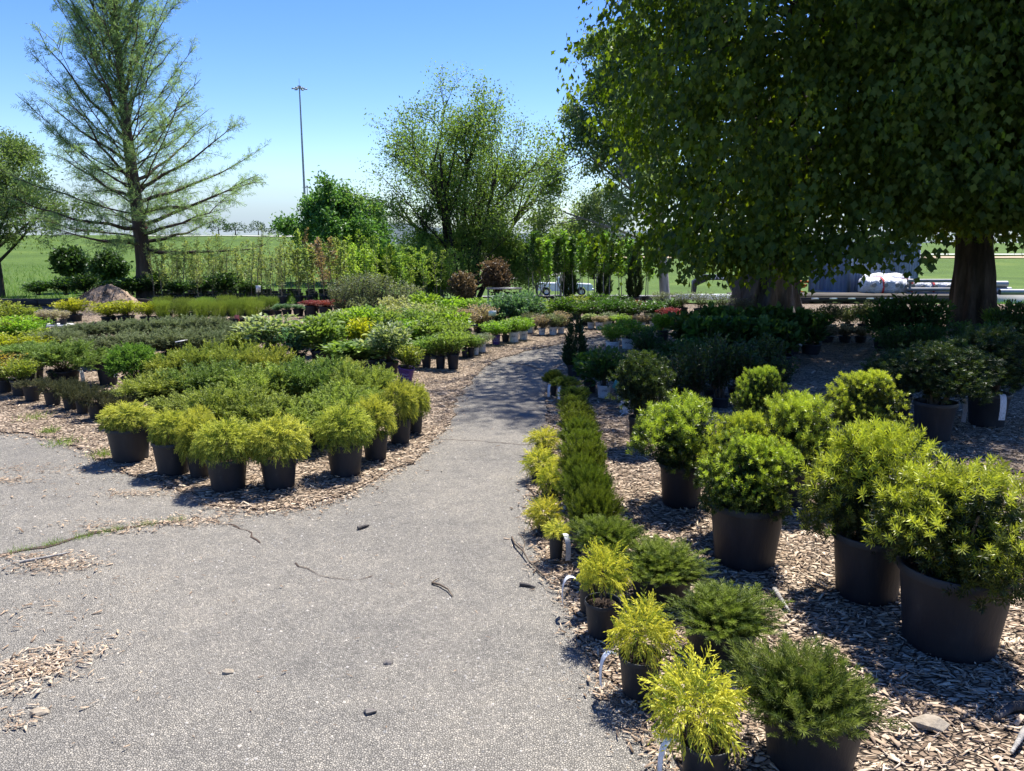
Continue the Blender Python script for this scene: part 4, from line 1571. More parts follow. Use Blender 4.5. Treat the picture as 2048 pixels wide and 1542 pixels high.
L["red"] = leaf_mat("red_leaf", (0.12, 0.028, 0.025), (0.26, 0.07, 0.055), 0.34, 0.5, 0.12, (1.5, 0.9, 0.8))
L["orange"] = leaf_mat("copper_tip_leaf", (0.12, 0.17, 0.03), (0.40, 0.25, 0.07), 0.36, 0.5, 0.06)
L["yellow"] = leaf_mat("yellow_leaf", (0.16, 0.22, 0.02), (0.56, 0.52, 0.03), 0.36, 0.5, 0.08)
L["pale_twig"] = leaf_mat("pale_twiggy_leaf", (0.26, 0.22, 0.17), (0.5, 0.46, 0.38), 0.3, 0.6, 0.1)

YS = [needle_shoot(0.036, 24, 0.026, 0.0048, 80, 38, s) for s in (1, 2, 3)]
YSb = [needle_shoot(0.022, 18, 0.018, 0.0048, 80, 38, s) for s in (4, 5)]
PS = [needle_shoot(0.085, 54, 0.028, 0.0028, 66, 24, s) for s in (1, 2, 3)]
PSs = [needle_shoot(0.06, 34, 0.022, 0.0036, 62, 24, s) for s in (4, 5)]
TSP = [thread_spray(0.105, 9, s, 0.0056, 0.8) for s in range(4)]
TSPg = [thread_spray(0.115, 10, s, 0.0058, 0.45) for s in range(4, 8)]
JP = [plume(0.17, 15, s, 0.0085, 36, 0.34, 0.5) for s in range(3)]
JPs = [plume(0.11, 11, s, 0.007, 42, 0.36, 0.4) for s in range(3, 6)]
JPb = [plume(0.085, 12, s, 0.0085, 44, 0.42, 0.6) for s in range(6, 9)]
AP = [plume(0.10, 11, s, 0.010, 36, 0.36, 0.15) for s in range(9, 12)]
LFn = leaf_tmpl(0.42, 0.3, 0.12)
LFw = leaf_tmpl(0.66, 0.28, 0.15)
LQs = leaf_quad(0.5, 0.2)
GB = blade_tmpl(0.022, 0.35)

FOL = {}


def reg(kind, nomw, nomh, builds, leafm, pct=99.3, wp=93.0):
    # true spread and height of what was grown
    ws, hs = [], []
    for b_ in builds:
        V_ = np.concatenate([q[0] for q in b_.b if q[3] == 0])
        ws.append(2 * np.percentile(np.hypot(V_[:, 0], V_[:, 1]), wp))
        hs.append(np.percentile(V_[:, 2], pct))
    FOL[kind] = dict(w=float(np.mean(ws)), h=float(np.mean(hs)), meshes=[b_.mesh("foliage", [leafm, M["stem"]]) for b_ in builds], mat=leafm)


def alias(kind, src, leafm):
    FOL[kind] = dict(FOL[src], mat=leafm)


reg("yew", 0.52, 0.42, [clumped(s, 0.52, 0.42, 1150, YS, 11 + s % 3, 0.26, (0.75, 1.2), (-0.16, 1.32)) for s in (1, 2, 3)], L["yew"], 99.8, 97.5)  # few bright tips low down, so the sides carry painted shade
reg("yew_fine", 0.50, 0.40, [clumped(s, 0.50, 0.40, 2000, YSb, 12 + s % 3, 0.24, (0.8, 1.3), (-0.26, 1.32)) for s in (5, 6)], L["yew"], 99.8, 97.5)  # tips gathered on top, shade of the lower sides put into tint
reg("holly", 0.50, 0.50, [clumped(s, 0.50, 0.50, 950, YSb, 11, 0.25, (1.0, 1.6), (0.25, 0.5), 0.6, inner=0.6) for s in (8, 9)], L["yew_dark"])
reg("thread", 0.42, 0.22, [mound(s, 0.42, 0.22, 720, TSP, (0.65, 1.1), 0.4, 0.05, 0.36, -0.55, 0.14, 1.0, 0.44, True, ns=5, shell=0.24, grad=0.8, off=0.38) for s in (11, 12, 13)], L["thread"])
reg("thread_gold", 0.26, 0.20, [mound(s, 0.30, 0.17, 230, TSPg, (0.7, 1.45), 0.25, 0.18, 0.5, -0.4, 0.5, 1.0, 0.40, True, ns=8, shell=0.6, stem_r=0.005, grad=0.55, off=0.7) for s in (15, 16, 17)], L["thread_gold"], 99.6, 96.0)
reg("mugo", 0.42, 0.22, [clumped(s, 0.42, 0.22, 620, PS, 10, 0.27, (0.65, 1.3), (0.35, 0.5), 0.9, 0.35, ns=8, stem_r=0.007) for s in (21, 22)], L["mugo"], 99.6, 96.0)
reg("mugo_far", 0.30, 0.22, [mound(s, 0.30, 0.22, 300, PSs, (0.8, 1.25), 0.45, 0.85, 0.3, -0.3, 0.26, 0.85, 0.38, ns=6, shell=0.34) for s in (25, 26)], L["mugo"])
reg("juniper", 0.62, 0.34, [arching(s, 0.62, 0.34, 36, JP, 16, (10, 78), 0.22, (0.75, 1.25), 0.95, upp=0.55) for s in (31, 32)], L["juniper"], 98.8, 95.0)
reg("prostrate", 0.40, 0.10, [arching(s, 0.40, 0.10, 26, JPs, 13, (2, 55), 0.25, (0.5, 0.85)) for s in (35, 36)], L["prostrate"], 98.8, 95.0)
reg("bright", 0.50, 0.36, [mound(s, 0.5, 0.36, 620, JPb, (0.8, 1.25), 0.4, 0.4, 0.4, -0.5, 0.3, 0.9, 0.40, ns=7, shell=0.36) for s in (37, 38)], L["bright"])
reg("leafy", 0.50, 0.46, [leafy(s, 0.50, 0.46, 17, LFn, 75, 0.060, side=0.13) for s in (41, 42)], L["green"], 98.0)
reg("leafy_fine", 0.46, 0.34, [leafy(s, 0.46, 0.34, 22, LQs, 85, 0.032, side=0.11) for s in (44, 45)], L["green"], 98.0)
reg("leafy_big", 0.50, 0.36, [leafy(s, 0.50, 0.36, 13, LFw, 40, 0.092, side=0.13, droop=0.1, vase=0.35) for s in (47, 48)], L["green"], 98.0)
reg("twiggy", 0.40, 0.70, [leafy(s, 0.40, 0.70, 18, LQs, 55, 0.034, side=0.11, vase=0.25, upn=0.3) for s in (49, 50)], L["greyish"], 98.0)
reg("spire", 0.30, 0.42, [leafy(s, 0.30, 0.42, 22, LQs, 85, 0.026, side=0.10, vase=0.4, upn=0.4) for s in (51, 52)], L["yew_dark"], 98.0)
alias("juniper_gold", "juniper", L["juniper_gold"])
alias("juniper_green", "juniper", L["juniper_green"])
alias("juniper_grey", "juniper", L["juniper_grey"])
alias("mugo_olive", "mugo", L["mugo_olive"])
for k_, s_, m_ in (("lime", "leafy_fine", "lime"), ("deep", "leafy_big", "deep"), ("gold", "leafy_fine", "gold"), ("goldgreen", "leafy_fine", "goldgreen"),
                   ("varieg", "leafy", "varieg"), ("cream", "leafy_fine", "cream"), ("bluegreen", "leafy", "bluegreen"), ("pinkish", "leafy_fine", "pinkish"),
                   ("red", "leafy_fine", "red"), ("orange", "leafy_fine", "orange"), ("yellow", "leafy", "yellow"), ("greygreen", "leafy_fine", "greyish"),
                   ("limebig", "leafy_big", "lime"), ("greenbig", "leafy_big", "green"), ("deepfine", "leafy_fine", "deep"), ("deepleafy", "leafy", "deep"),
                   ("goldleafy", "leafy", "goldgreen"), ("paletwig", "leafy_fine", "pale_twig"), ("limeleafy", "leafy", "lime")):
    alias(k_, s_, L[m_])


# upright cone and clump of fine blades
def cone(seed, w, h, n_, tm):
    r = np.random.default_rng(seed)
    mb = MB()
    z = h * (1 - np.sqrt(r.random(n_)))
    a = r.uniform(0, 2 * math.pi, n_)
    R = (w / 2) * np.minimum(1.0, (1 - z / h) ** 0.7 * 1.15) * np.minimum(1, 0.55 + z / (h * 0.25)) * r.uniform(0.72, 1.05, n_)
    P = np.stack([R * np.cos(a), R * np.sin(a), z], -1)
    D = np.stack([np.cos(a) * 0.5, np.sin(a) * 0.5, np.full(n_, 0.85)], -1) + 0.25 * r.normal(size=(n_, 3))
    pk = r.integers(0, len(tm), n_)
    for k, t in enumerate(tm):
        s = pk == k
        add_inst(mb, t, P[s], D[s], r.uniform(0.6, 1.1, s.sum()), r, r.random(s.sum()))
    mb.tube([(0, 0, -0.05), (0, 0, h * 0.8)], [0.012, 0.004], 5, 1)
    return mb


reg("arborvitae", 0.27, 0.54, [cone(61, 0.27, 0.54, 620, AP)], L["arbor"])


def clump(seed, w, h, n_):
    r = np.random.default_rng(seed)
    mb = MB()
    a = r.uniform(0, 2 * math.pi, n_)
    q = np.sqrt(r.random(n_)) * w * 0.42
    P = np.stack([q * np.cos(a), q * np.sin(a), r.uniform(-0.03, 0.36, n_) * h], -1)
    D = np.stack([np.cos(a) * 0.32, np.sin(a) * 0.32, np.ones(n_)], -1) + 0.16 * r.normal(size=(n_, 3))
    add_inst(mb, GB, P, D, h * r.uniform(0.5, 0.78, n_), r, np.clip(P[:, 2] / h * 2 + 0.3 + 0.3 * r.random(n_), 0, 1))
    up_ = P + nrm(D) * (h * 0.45)
    add_inst(mb, JPb[0], up_, D, r.uniform(0.7, 1.1, n_), r, 0.6 + 0.4 * r.random(n_))
    return mb


reg("grassy", 0.42, 0.50, [clump(63, 0.42, 0.50, 420), clump(64, 0.42, 0.50, 420)], L["grassy"])

_pr = np.random.default_rng(77)


def plant(kind, P_, label, group=None, name="potted_shrub", cat="potted shrub", pot="black", ph=PH, sit=0.93, tags=(), rz=None, lean=(0, 0), shift=(0, 0), zadd=0.0, wgain=1.0, bare=False, hvar=(0.97, 1.05)):
    """one potted plant: pot, soil, foliage and any tags under one root"""
    x, y, pw, fw, top = P_
    t = thing(name, label, cat, (x, y, (gz(x, y) if y > 19.9 else 0.018) + zadd), 0.0, group)
    t.rotation_euler = (lean[0], lean[1], 0.0)
    F_ = FOL[kind]
    if not bare:
        p = put("pot", POT[pot], t)
        p.scale = (pw, pw, pw * ph / PH)
        s = put("soil", SOIL, t)
        s.scale = p.scale
        yaw = _pr.uniform(-0.5, 0.5)
        if pot == "white":
            p.rotation_euler = (0, 0, yaw)
            q = put("lettering", PRINT_WHITE, p)
        elif pot == "purple":
            p.rotation_euler = (0, 0, yaw * 0.5)
            q = put("lettering", PRINT_PURPLE, p)
        else:
            p.rotation_euler = (0, 0, _pr.uniform(0, 6))
    base = pw * ph * sit
    f = put("foliage", F_["meshes"][int(_pr.integers(0, len(F_["meshes"])))], t, "stuff")
    if f.data.materials[0] is not F_["mat"]:
        f.material_slots[0].link = 'OBJECT'
        f.material_slots[0].material = F_["mat"]
    sx = fw / F_["w"] * wgain
    hz = max(top - zadd - base, 0.06) / F_["h"] * _pr.uniform(*hvar)
    f.location = (shift[0], shift[1], base)
    f.scale = (sx * _pr.uniform(0.95, 1.05), sx * _pr.uniform(0.95, 1.05), hz)
    f.rotation_euler = (0, 0, _pr.uniform(0, 6.28) if rz is None else rz)
    for a in tags:
        g = put("plant_tag", TAG, t)
        a = math.radians(a)
        g.location = (math.cos(a) * pw * 0.47, math.sin(a) * pw * 0.47, pw * ph)
        g.rotation_euler = (0, 0, a)
        k_ = min(1.35, max(0.8, pw / 0.22))
        g.scale = (k_, k_, k_)
    return t


ORD = ["first", "second", "third", "fourth", "fifth", "sixth", "seventh", "eighth", "ninth", "tenth", "eleventh", "twelfth", "thirteenth", "fourteenth", "fifteenth", "sixteenth"]


def row(kind, desc, where, group, Ps, **kw):
    """a row of like plants, told apart by their place in it"""
    Ps = sorted(Ps, key=lambda p: p[0] / p[1])
    for i, p in enumerate(Ps):
        k_ = kind[i % len(kind)] if isinstance(kind, (list, tuple)) else kind
        lab = desc if len(Ps) == 1 else f"{desc}, {ORD[i]} from left in {where}"
        assert len(lab.replace(",", "").split()) <= 16, lab
        plant(k_, p, lab, group, **{"hvar": (0.9, 1.22), **kw})


# ------------------------------------------------------------------ right side: yews in big pots
YW = dict(sit=0.74, hvar=(0.92, 0.97), name="potted_yew", cat="potted yew", group="yews in big black pots")
plant("yew", (1.77, 2.881, 0.423, 0.661, 0.825), "largest chartreuse tipped yew in the biggest black pot at the right front", tags=(), ph=0.80, **YW)
plant("yew", (1.635, 3.319, 0.328, 0.59, 0.824), "broad yellow green yew behind and left of the biggest pot", ph=0.92, **YW)
plant("yew_fine", (1.185, 3.7, 0.371, 0.481, 0.686), "compact fine tipped yew in the worn black pot in the middle of the right bed", ph=0.86, **YW)
plant("yew_fine", (1.269, 4.093, 0.279, 0.468, 0.711), "small golden tipped yew half hidden behind the compact fine tipped yew", ph=0.9, **YW)
plant("yew", (1.047, 4.566, 0.278, 0.627, 0.717), "flat topped chartreuse yew nearest the left side of the right bed", ph=0.95, **YW)
plant("yew", (1.743, 4.558, 0.191, 0.549, 0.722), "bright green yew in the narrow pot right of centre in the right bed", ph=1.3, **YW)
plant("yew_fine", (1.986, 5.99, 0.28, 0.468, 0.66), "small yew with sunlit top against the dark shade under the maple", **YW)
plant("yew_fine", (2.565, 5.455, 0.293, 0.58, 0.72), "upright sunlit yew at the edge of the tree shadow", **YW)
plant("holly", (3.473, 6.177, 0.329, 0.755, 0.802), "dark shaded evergreen in a black pot with a looped tag", "dark evergreens in black pots", "potted_evergreen", "potted evergreen", tags=(10,), ph=0.95)
plant("holly", (4.206, 6.652, 0.345, 0.766, 0.883), "dark shaded evergreen at the right edge with a white tag on its pot", "dark evergreens in black pots", "potted_evergreen", "potted evergreen", tags=(-100,), ph=0.85)
plant("holly", (3.477, 6.827, 0.272, 0.541, 0.594), "dark evergreen squeezed between the sunlit yew and the shaded pot", "dark evergreens in black pots", "potted_evergreen", "potted evergreen")
plant("holly", (0.999, 5.899, 0.166, 0.438, 0.706), "speckled small leafed evergreen with a curled white tag on its pot", "dark evergreens in black pots", "potted_evergreen", "potted evergreen", tags=(170,), ph=1.5)

# ------------------------------------------------------------------ right side: dwarf pines and gold thread cypresses along the path
PG = dict(hvar=(0.88, 0.95), name="potted_dwarf_pine", cat="dwarf pine", group="dwarf pines along the path")
plant("mugo_olive", (0.935, 2.165, 0.319, 0.441, 0.383), "large olive green dwarf pine in the brown dusty pot at the bottom edge", ph=0.66, sit=0.72, shift=(-0.025, 0.0), **PG)
plant("mugo", (0.815, 2.783, 0.293, 0.419, 0.272), "dark green dwarf pine second from the bottom of the path row", ph=0.5, **PG)
plant("mugo", (0.674, 3.259, 0.293, 0.439, 0.277), "dark green dwarf pine third from the bottom of the path row", ph=0.5, **PG)
plant("mugo", (0.436, 3.49, 0.228, 0.355, 0.313), "blue green dwarf pine beside the tagged pot on the path edge", ph=0.8, **PG)
i = 0
for p_ in [(0.415, 3.83, 0.21, 0.34, 0.371), (0.414, 4.16, 0.209, 0.327, 0.371), (0.427, 4.492, 0.201, 0.316, 0.366), (0.461, 4.764, 0.199, 0.314, 0.372), (0.49, 5.126, 0.2, 0.316, 0.355),
           (0.504, 5.518, 0.2, 0.317, 0.334), (0.523, 5.927, 0.198, 0.316, 0.311), (0.541, 6.331, 0.194, 0.312, 0.291), (0.554, 6.716, 0.187, 0.303, 0.265)]:
    plant("mugo" if i < 3 else "mugo_far", p_[:3] + (p_[3] * 0.9, p_[4]), f"dwarf green pine in the long path row, {ORD[i+4]} from the bottom", sit=0.9, ph=0.55, **PG)
    i += 1
plant("mugo_far", (0.435, 7.926, 0.073, 0.23, 0.287), "dark shaded dwarf pine at the top of the path row with tall narrow pot", ph=1.7, tags=(-120,), **PG)
plant("mugo_far", (0.548, 7.661, 0.101, 0.284, 0.265), "dark shaded dwarf pine just right of the topmost narrow pot", ph=1.5, tags=(-130,), **PG)
plant("mugo_far", (0.599, 7.165, 0.114, 0.285, 0.256), "shaded dwarf pine where the tree shadow crosses the path row", ph=1.2, **PG)

TG = dict(name="potted_gold_cypress", cat="gold cypress", group="golden thread cypresses along the path")
plant("thread_gold", (0.583, 2.075, 0.158, 0.305, 0.402), "brightest golden thread cypress nearest the camera with a white tag", tags=(195,), ph=0.85, sit=1.25, shift=(-0.045, 0.0), **TG)
plant("thread_gold", (0.461, 2.536, 0.154, 0.236, 0.361), "golden thread cypress in the second tagged pot from the bottom", tags=(190,), ph=0.95, sit=1.15, **TG)
plant("thread_gold", (0.374, 2.953, 0.148, 0.213, 0.407), "golden thread cypress on a bare stem in the black pot with mulch", ph=1.0, sit=1.35, **TG)
plant("thread_gold", (0.225, 3.713, 0.076, 0.158, 0.208), "small golden cypress in the narrow brown pot with a white tag", tags=(-60,), ph=1.9, **TG)
plant("thread_gold", (0.185, 4.098, 0.112, 0.212, 0.208), "yellow green cypress beside the path just above the narrow brown pot", ph=0.5, **TG)
plant("thread_gold", (0.242, 4.703, 0.121, 0.204, 0.218), "small gold cypress against the pines, third from the top of the yellow ones", ph=0.5, **TG)
plant("thread_gold", (0.191, 5.07, 0.143, 0.266, 0.222), "rounded gold cypress that sticks out furthest over the path", ph=0.5, **TG)
plant("thread_gold", (0.245, 5.718, 0.138, 0.26, 0.201), "topmost gold cypress of the path edge beside the tree shadow", ph=0.5, **TG)
plant("thread_gold", (0.338, 3.15, 0.092, 0.088, 0.211), "grey pot with a hanging white tag behind the bare stemmed cypress", tags=(185,), ph=1.6, sit=0.95, **TG)

# ------------------------------------------------------------------ left bed: mounded thread cypresses
LG = dict(name="potted_thread_cypress", cat="thread cypress", group="mounded thread cypresses in the left front row")
plant("thread", (-2.85, 5.561, 0.305, 0.416, 0.419), "mounded yellow thread cypress at the left end of the front row", ph=0.82, sit=0.99, wgain=0.93, **LG)
plant("thread", (-2.386, 5.229, 0.26, 0.308, 0.437), "green sided thread cypress second from the left of the front row", ph=0.88, sit=0.99, wgain=0.93, **LG)
plant("thread", (-2.167, 5.14, 0.152, 0.289, 0.422), "thread cypress squeezed in third from the left with little pot showing", ph=0.95, sit=0.99, wgain=0.93, **LG)
plant("thread", (-1.872, 4.878, 0.263, 0.432, 0.45), "nearest bright yellow thread cypress of the left front row", ph=0.8, sit=0.99, wgain=0.93, **LG)
plant("thread", (-1.548, 4.921, 0.245, 0.449, 0.449), "wide thread cypress at the middle tip of the left bed", ph=0.86, sit=0.99, wgain=0.93, **LG)
plant("thread", (-1.165, 5.194, 0.258, 0.424, 0.484), "greener thread cypress in the clean black pot right of the bed tip", tags=(), ph=0.88, sit=0.99, wgain=0.93, **LG)
plant("thread", (-1.02, 5.567, 0.194, 0.342, 0.47), "thread cypress third from the right end of the curved row", ph=1.0, sit=0.99, wgain=0.93, **LG)
plant("thread", (-0.904, 6.042, 0.185, 0.313, 0.498), "tall thread cypress second from the right end of the curved row", ph=1.1, sit=0.99, wgain=0.93, **LG)
plant("thread", (-0.82, 6.371, 0.127, 0.254, 0.42), "narrow thread cypress at the right end of the curved row", ph=1.3, sit=0.99, wgain=0.93, **LG)
plant("thread", (-2.33, 5.604, 0.188, 0.24, 0.383), "small thread cypress peeking out behind the front row", sit=0.99, wgain=0.93, **LG)

# ------------------------------------------------------------------ left bed: spreading junipers
JG = dict(name="potted_juniper", cat="spreading juniper")
row("juniper", "yellow green spreading juniper", "the front juniper row", "spreading junipers in the left bed",
    [(-2.736, 6.424, 0.257, 0.641, 0.332), (-2.3, 6.127, 0.245, 0.693, 0.4), (-1.913, 5.974, 0.239, 0.676, 0.382), (-1.575, 5.899, 0.236, 0.629, 0.374), (-1.401, 6.289, 0.251, 0.71, 0.436)], ph=0.45, **JG)
row(["juniper", "juniper_green"], "feathery gold green juniper", "the middle juniper row", "spreading junipers in the left bed",
    [(-3.239, 6.975, 0.255, 0.739, 0.409), (-2.807, 7.057, 0.257, 0.817, 0.433), (-2.27, 6.915, 0.252, 0.846, 0.475), (-1.846, 7.057, 0.257, 0.816, 0.48), (-1.363, 6.856, 0.25, 0.681, 0.421)], ph=0.45, **JG)
row(["juniper_gold", "juniper_gold", "juniper", "juniper_gold", "juniper_green", "juniper"], "golden tipped juniper", "the back juniper row", "spreading junipers in the left bed",
    [(-3.554, 7.915, 0.235, 0.626, 0.394), (-3.265, 8.046, 0.239, 0.636, 0.448), (-2.903, 8.046, 0.239, 0.636, 0.459), (-2.574, 8.046, 0.239, 0.609, 0.416), (-2.201, 8.046, 0.239, 0.636, 0.373), (-1.854, 7.967, 0.237, 0.604, 0.343)], ph=0.45, **JG)
plant("bright", (-3.916, 7.875, 0.26, 0.58, 0.546), "bright green bushy conifer with one golden branch left of the junipers", "conifers at the left of the juniper bed", "potted_conifer", "potted conifer")
plant("juniper_green", (-5.076, 8.591, 0.34, 0.846, 0.471), "arching green juniper in the wide black pot with a white tag", "arching junipers in wide pots", tags=(195, -20), ph=0.5, **JG)
plant("juniper_green", (-4.584, 8.605, 0.227, 0.396, 0.327), "dark juniper in the tall black pot with white label in front of bright conifer", "arching junipers in wide pots", tags=(-40,), ph=1.1, **JG)
plant("juniper_green", (-5.686, 8.956, 0.324, 0.706, 0.41), "arching dark green juniper behind the copper tipped shrubs", "arching junipers in wide pots", **JG)
row("prostrate", "flat bronze juniper in a small black pot", "the left edge row", "low bronze junipers at the left edge",
    [(-4.901, 7.706, 0.153, 0.316, 0.22), (-4.563, 7.495, 0.159, 0.337, 0.249), (-4.279, 7.308, 0.145, 0.319, 0.268), (-4.063, 7.126, 0.123, 0.331, 0.278), (-3.804, 6.895, 0.156, 0.32, 0.294)], name="potted_prostrate_juniper", cat="low juniper", ph=1.0)
plant("prostrate", (-3.423, 6.627, 0.15, 0.335, 0.292), "flat bronze juniper just behind the left end of the thread cypress row", "low bronze junipers at the left edge", "potted_prostrate_juniper", "low juniper")
plant("orange", (-5.484, 8.171, 0.151, 0.409, 0.387), "copper tipped round shrub cut by the left edge", "copper tipped spireas at the left edge", "potted_spirea", "potted spirea")
plant("goldgreen", (-5.193, 8, 0.19, 0.443, 0.359), "round yellow green spirea beside the copper tipped shrub", "copper tipped spireas at the left edge", "potted_spirea", "potted spirea", wgain=0.9)
plant("greygreen", (-1.433, 7.485, 0.248, 0.396, 0.331), "low grey green shrub left of the tilted purple pot", "shrubs beside the path", wgain=0.9)

# left rear blocks
GG = dict(name="golden_shrub", cat="golden shrub", ph=0.4)
row("goldgreen", "gold green leafy shrub", "the tall block at the far left", "golden shrubs at the far left",
    [(-9.204, 13.73, 0.358, 0.714, 0.501), (-8.801, 13.73, 0.358, 0.714, 0.483), (-8.309, 13.434, 0.35, 0.525, 0.351)], **GG)
row(["goldgreen", "lime"], "yellow green leafy shrub", "the second line at the far left", "golden shrubs at the far left",
    [(-7.61, 11.417, 0.336, 0.67, 0.467), (-7.242, 11.364, 0.334, 0.667, 0.443), (-6.79, 11.045, 0.289, 0.505, 0.36)], **GG)
row("gold", "bright yellow leaved shrub", "the line above the arching junipers", "golden shrubs at the far left",
    [(-6.665, 10.013, 0.263, 0.524, 0.399), (-6.348, 10.307, 0.27, 0.472, 0.336)], **GG)
row("gold", "dwarf golden shrub", "the line before the mulch pile", "golden shrubs in front of the mulch pile",
    [(-8.939, 15.685, 0.346, 0.631, 0.402), (-8.058, 15.379, 0.3, 0.599, 0.346), (-7.726, 15.396, 0.34, 0.639, 0.425), (-7.278, 15.379, 0.3, 0.459, 0.406)], **GG)
row("juniper_grey", "grey green arching juniper", "the rear grey row", "grey green junipers behind the left bed",
    [(-6.707, 11.47, 0.337, 0.719, 0.387), (-6.329, 11.577, 0.34, 0.725, 0.406), (-5.944, 11.686, 0.344, 0.762, 0.425), (-5.493, 11.686, 0.344, 0.762, 0.44), (-5.105, 11.797, 0.347, 0.769, 0.444), (-4.673, 11.797, 0.347, 0.738, 0.444), (-4.227, 11.67, 0.305, 0.655, 0.411)], ph=0.45, hvar=(0.84, 1.04), **JG)
row("juniper_grey", "grey green arching juniper", "the front grey row", "grey green junipers behind the left bed",
    [(-6.286, 10.587, 0.312, 0.623, 0.385), (-5.334, 9.919, 0.325, 0.714, 0.411), (-4.884, 10, 0.328, 0.733, 0.467), (-4.492, 10.082, 0.331, 0.725, 0.47), (-4.095, 10.082, 0.331, 0.712, 0.47), (-3.71, 9.986, 0.295, 0.601, 0.455)], ph=0.45, hvar=(0.84, 1.04), **JG)
row("grassy", "upright feathery green clump", "the back feathery line", "feathery green clumps in the left background",
    [(-7.487, 16.619, 0.367, 0.431, 0.415), (-7.034, 16.619, 0.367, 0.431, 0.437), (-6.624, 16.73, 0.369, 0.434, 0.44), (-6.209, 16.842, 0.371, 0.436, 0.443), (-5.788, 16.955, 0.374, 0.439, 0.435), (-5.405, 17.07, 0.376, 0.487, 0.405)], name="potted_feathery_clump", cat="feathery shrub", ph=0.3, hvar=(0.82, 1.12))
row("grassy", "upright feathery green clump", "the front feathery line", "feathery green clumps in the left background",
    [(-6.995, 15.396, 0.34, 0.4, 0.435), (-6.546, 15.209, 0.336, 0.395, 0.459), (-6.078, 15.026, 0.332, 0.39, 0.482), (-5.726, 15.026, 0.332, 0.39, 0.492), (-5.439, 15.209, 0.336, 0.395, 0.488), (-5.164, 15.396, 0.34, 0.439, 0.464)], name="potted_feathery_clump", cat="feathery shrub", ph=0.3, hvar=(0.82, 1.12))

# ------------------------------------------------------------------ centre: leafy shrubs left of the path
CG = dict(name="potted_shrub", cat="leafy shrub")
plant("varieg", (-3.036, 9.647, 0.317, 0.706, 0.671), "tall cream edged variegated shrub behind the juniper mass", "leafy shrubs in the centre bed", hvar=(0.98, 1.08), **CG)
plant("goldleafy", (-3.407, 9.749, 0.288, 0.383, 0.457), "brownish green shrub left of the tall variegated one", "leafy shrubs in the centre bed", hvar=(0.98, 1.08), **CG)
plant("bluegreen", (-2.7, 9.509, 0.25, 0.436, 0.536), "grey green twiggy shrub right of the tall variegated one", "leafy shrubs in the centre bed", hvar=(0.98, 1.08), **CG)
plant("leafy", (-2.357, 9.535, 0.313, 0.686, 0.657), "large mid green leafy shrub in the centre bed", "leafy shrubs in the centre bed", hvar=(0.98, 1.08), **CG)
plant("yellow", (-1.99, 9.906, 0.292, 0.401, 0.587), "yellow flowering leafy shrub in the centre bed", "leafy shrubs in the centre bed", hvar=(0.98, 1.08), **CG)
plant("greenbig", (-1.986, 9.033, 0.273, 0.534, 0.412), "broad leafed green shrub in the left of two squat black pots", "leafy shrubs in the centre bed", hvar=(0.98, 1.08), **CG)
plant("greenbig", (-1.701, 9.033, 0.273, 0.498, 0.388), "broad leafed green shrub in the right of two squat black pots", "leafy shrubs in the centre bed", hvar=(0.98, 1.08), **CG)
plant("varieg", (-1.461, 9.018, 0.237, 0.543, 0.621), "pale variegated shrub behind the tilted purple pot", "leafy shrubs in the centre bed", hvar=(0.98, 1.08), **CG)
plant("goldleafy", (-1.248, 8.808, 0.197, 0.301, 0.419), "yellow leafed shrub in a tilted purple pot beside the path", "shrubs beside the path", pot="purple", lean=(0.06, 0.16), **CG)
row("leafy_fine", "green leafy shrub in a black pot", "the path side line", "shrubs beside the path",
    [(-1.317, 10.029, 0.105, 0.289, 0.279), (-1.237, 10.024, 0.092, 0.263, 0.319), (-1.101, 9.799, 0.129, 0.36, 0.374), (-0.913, 9.721, 0.128, 0.357, 0.409), (-0.751, 9.693, 0.153, 0.394, 0.438), (-0.658, 10.68, 0.098, 0.321, 0.318), (-0.576, 10.727, 0.098, 0.281, 0.284)], ph=1.25, **CG)
row("greygreen", "grey leafed shrub in a white pot", "the path side pair", "shrubs beside the path",
    [(-0.517, 10.961, 0.086, 0.315, 0.298), (-0.441, 11.227, 0.125, 0.338, 0.251)], pot="white", ph=1.2, **CG)
plant("lime", (-0.252, 12.054, 0.142, 0.487, 0.356), "lime green shrub in an upright purple pot by the white sign", "shrubs beside the path", pot="purple", ph=1.05, **CG)
plant("greygreen", (-0.105, 12.41, 0.13, 0.291, 0.286), "thin grey shrub in a low black pot right of the purple pot", "shrubs beside the path", ph=0.8, **CG)
row("lime", "lime green shrub in a white pot", "the far path pair", "shrubs beside the path",
    [(0.032, 12.365, 0.169, 0.419, 0.371), (0.19, 12.671, 0.149, 0.38, 0.34)], pot="white", ph=0.95, **CG)
row(["greygreen", "pinkish"], "twiggy shrub in a small white pot", "the path bend", "shrubs beside the path",
    [(0.338, 13.633, 0.124, 0.337, 0.314), (0.522, 13.34, 0.122, 0.347, 0.308), (0.714, 13.351, 0.148, 0.382, 0.324), (0.866, 13.559, 0.124, 0.353, 0.321)], pot="white", ph=0.9, **CG)

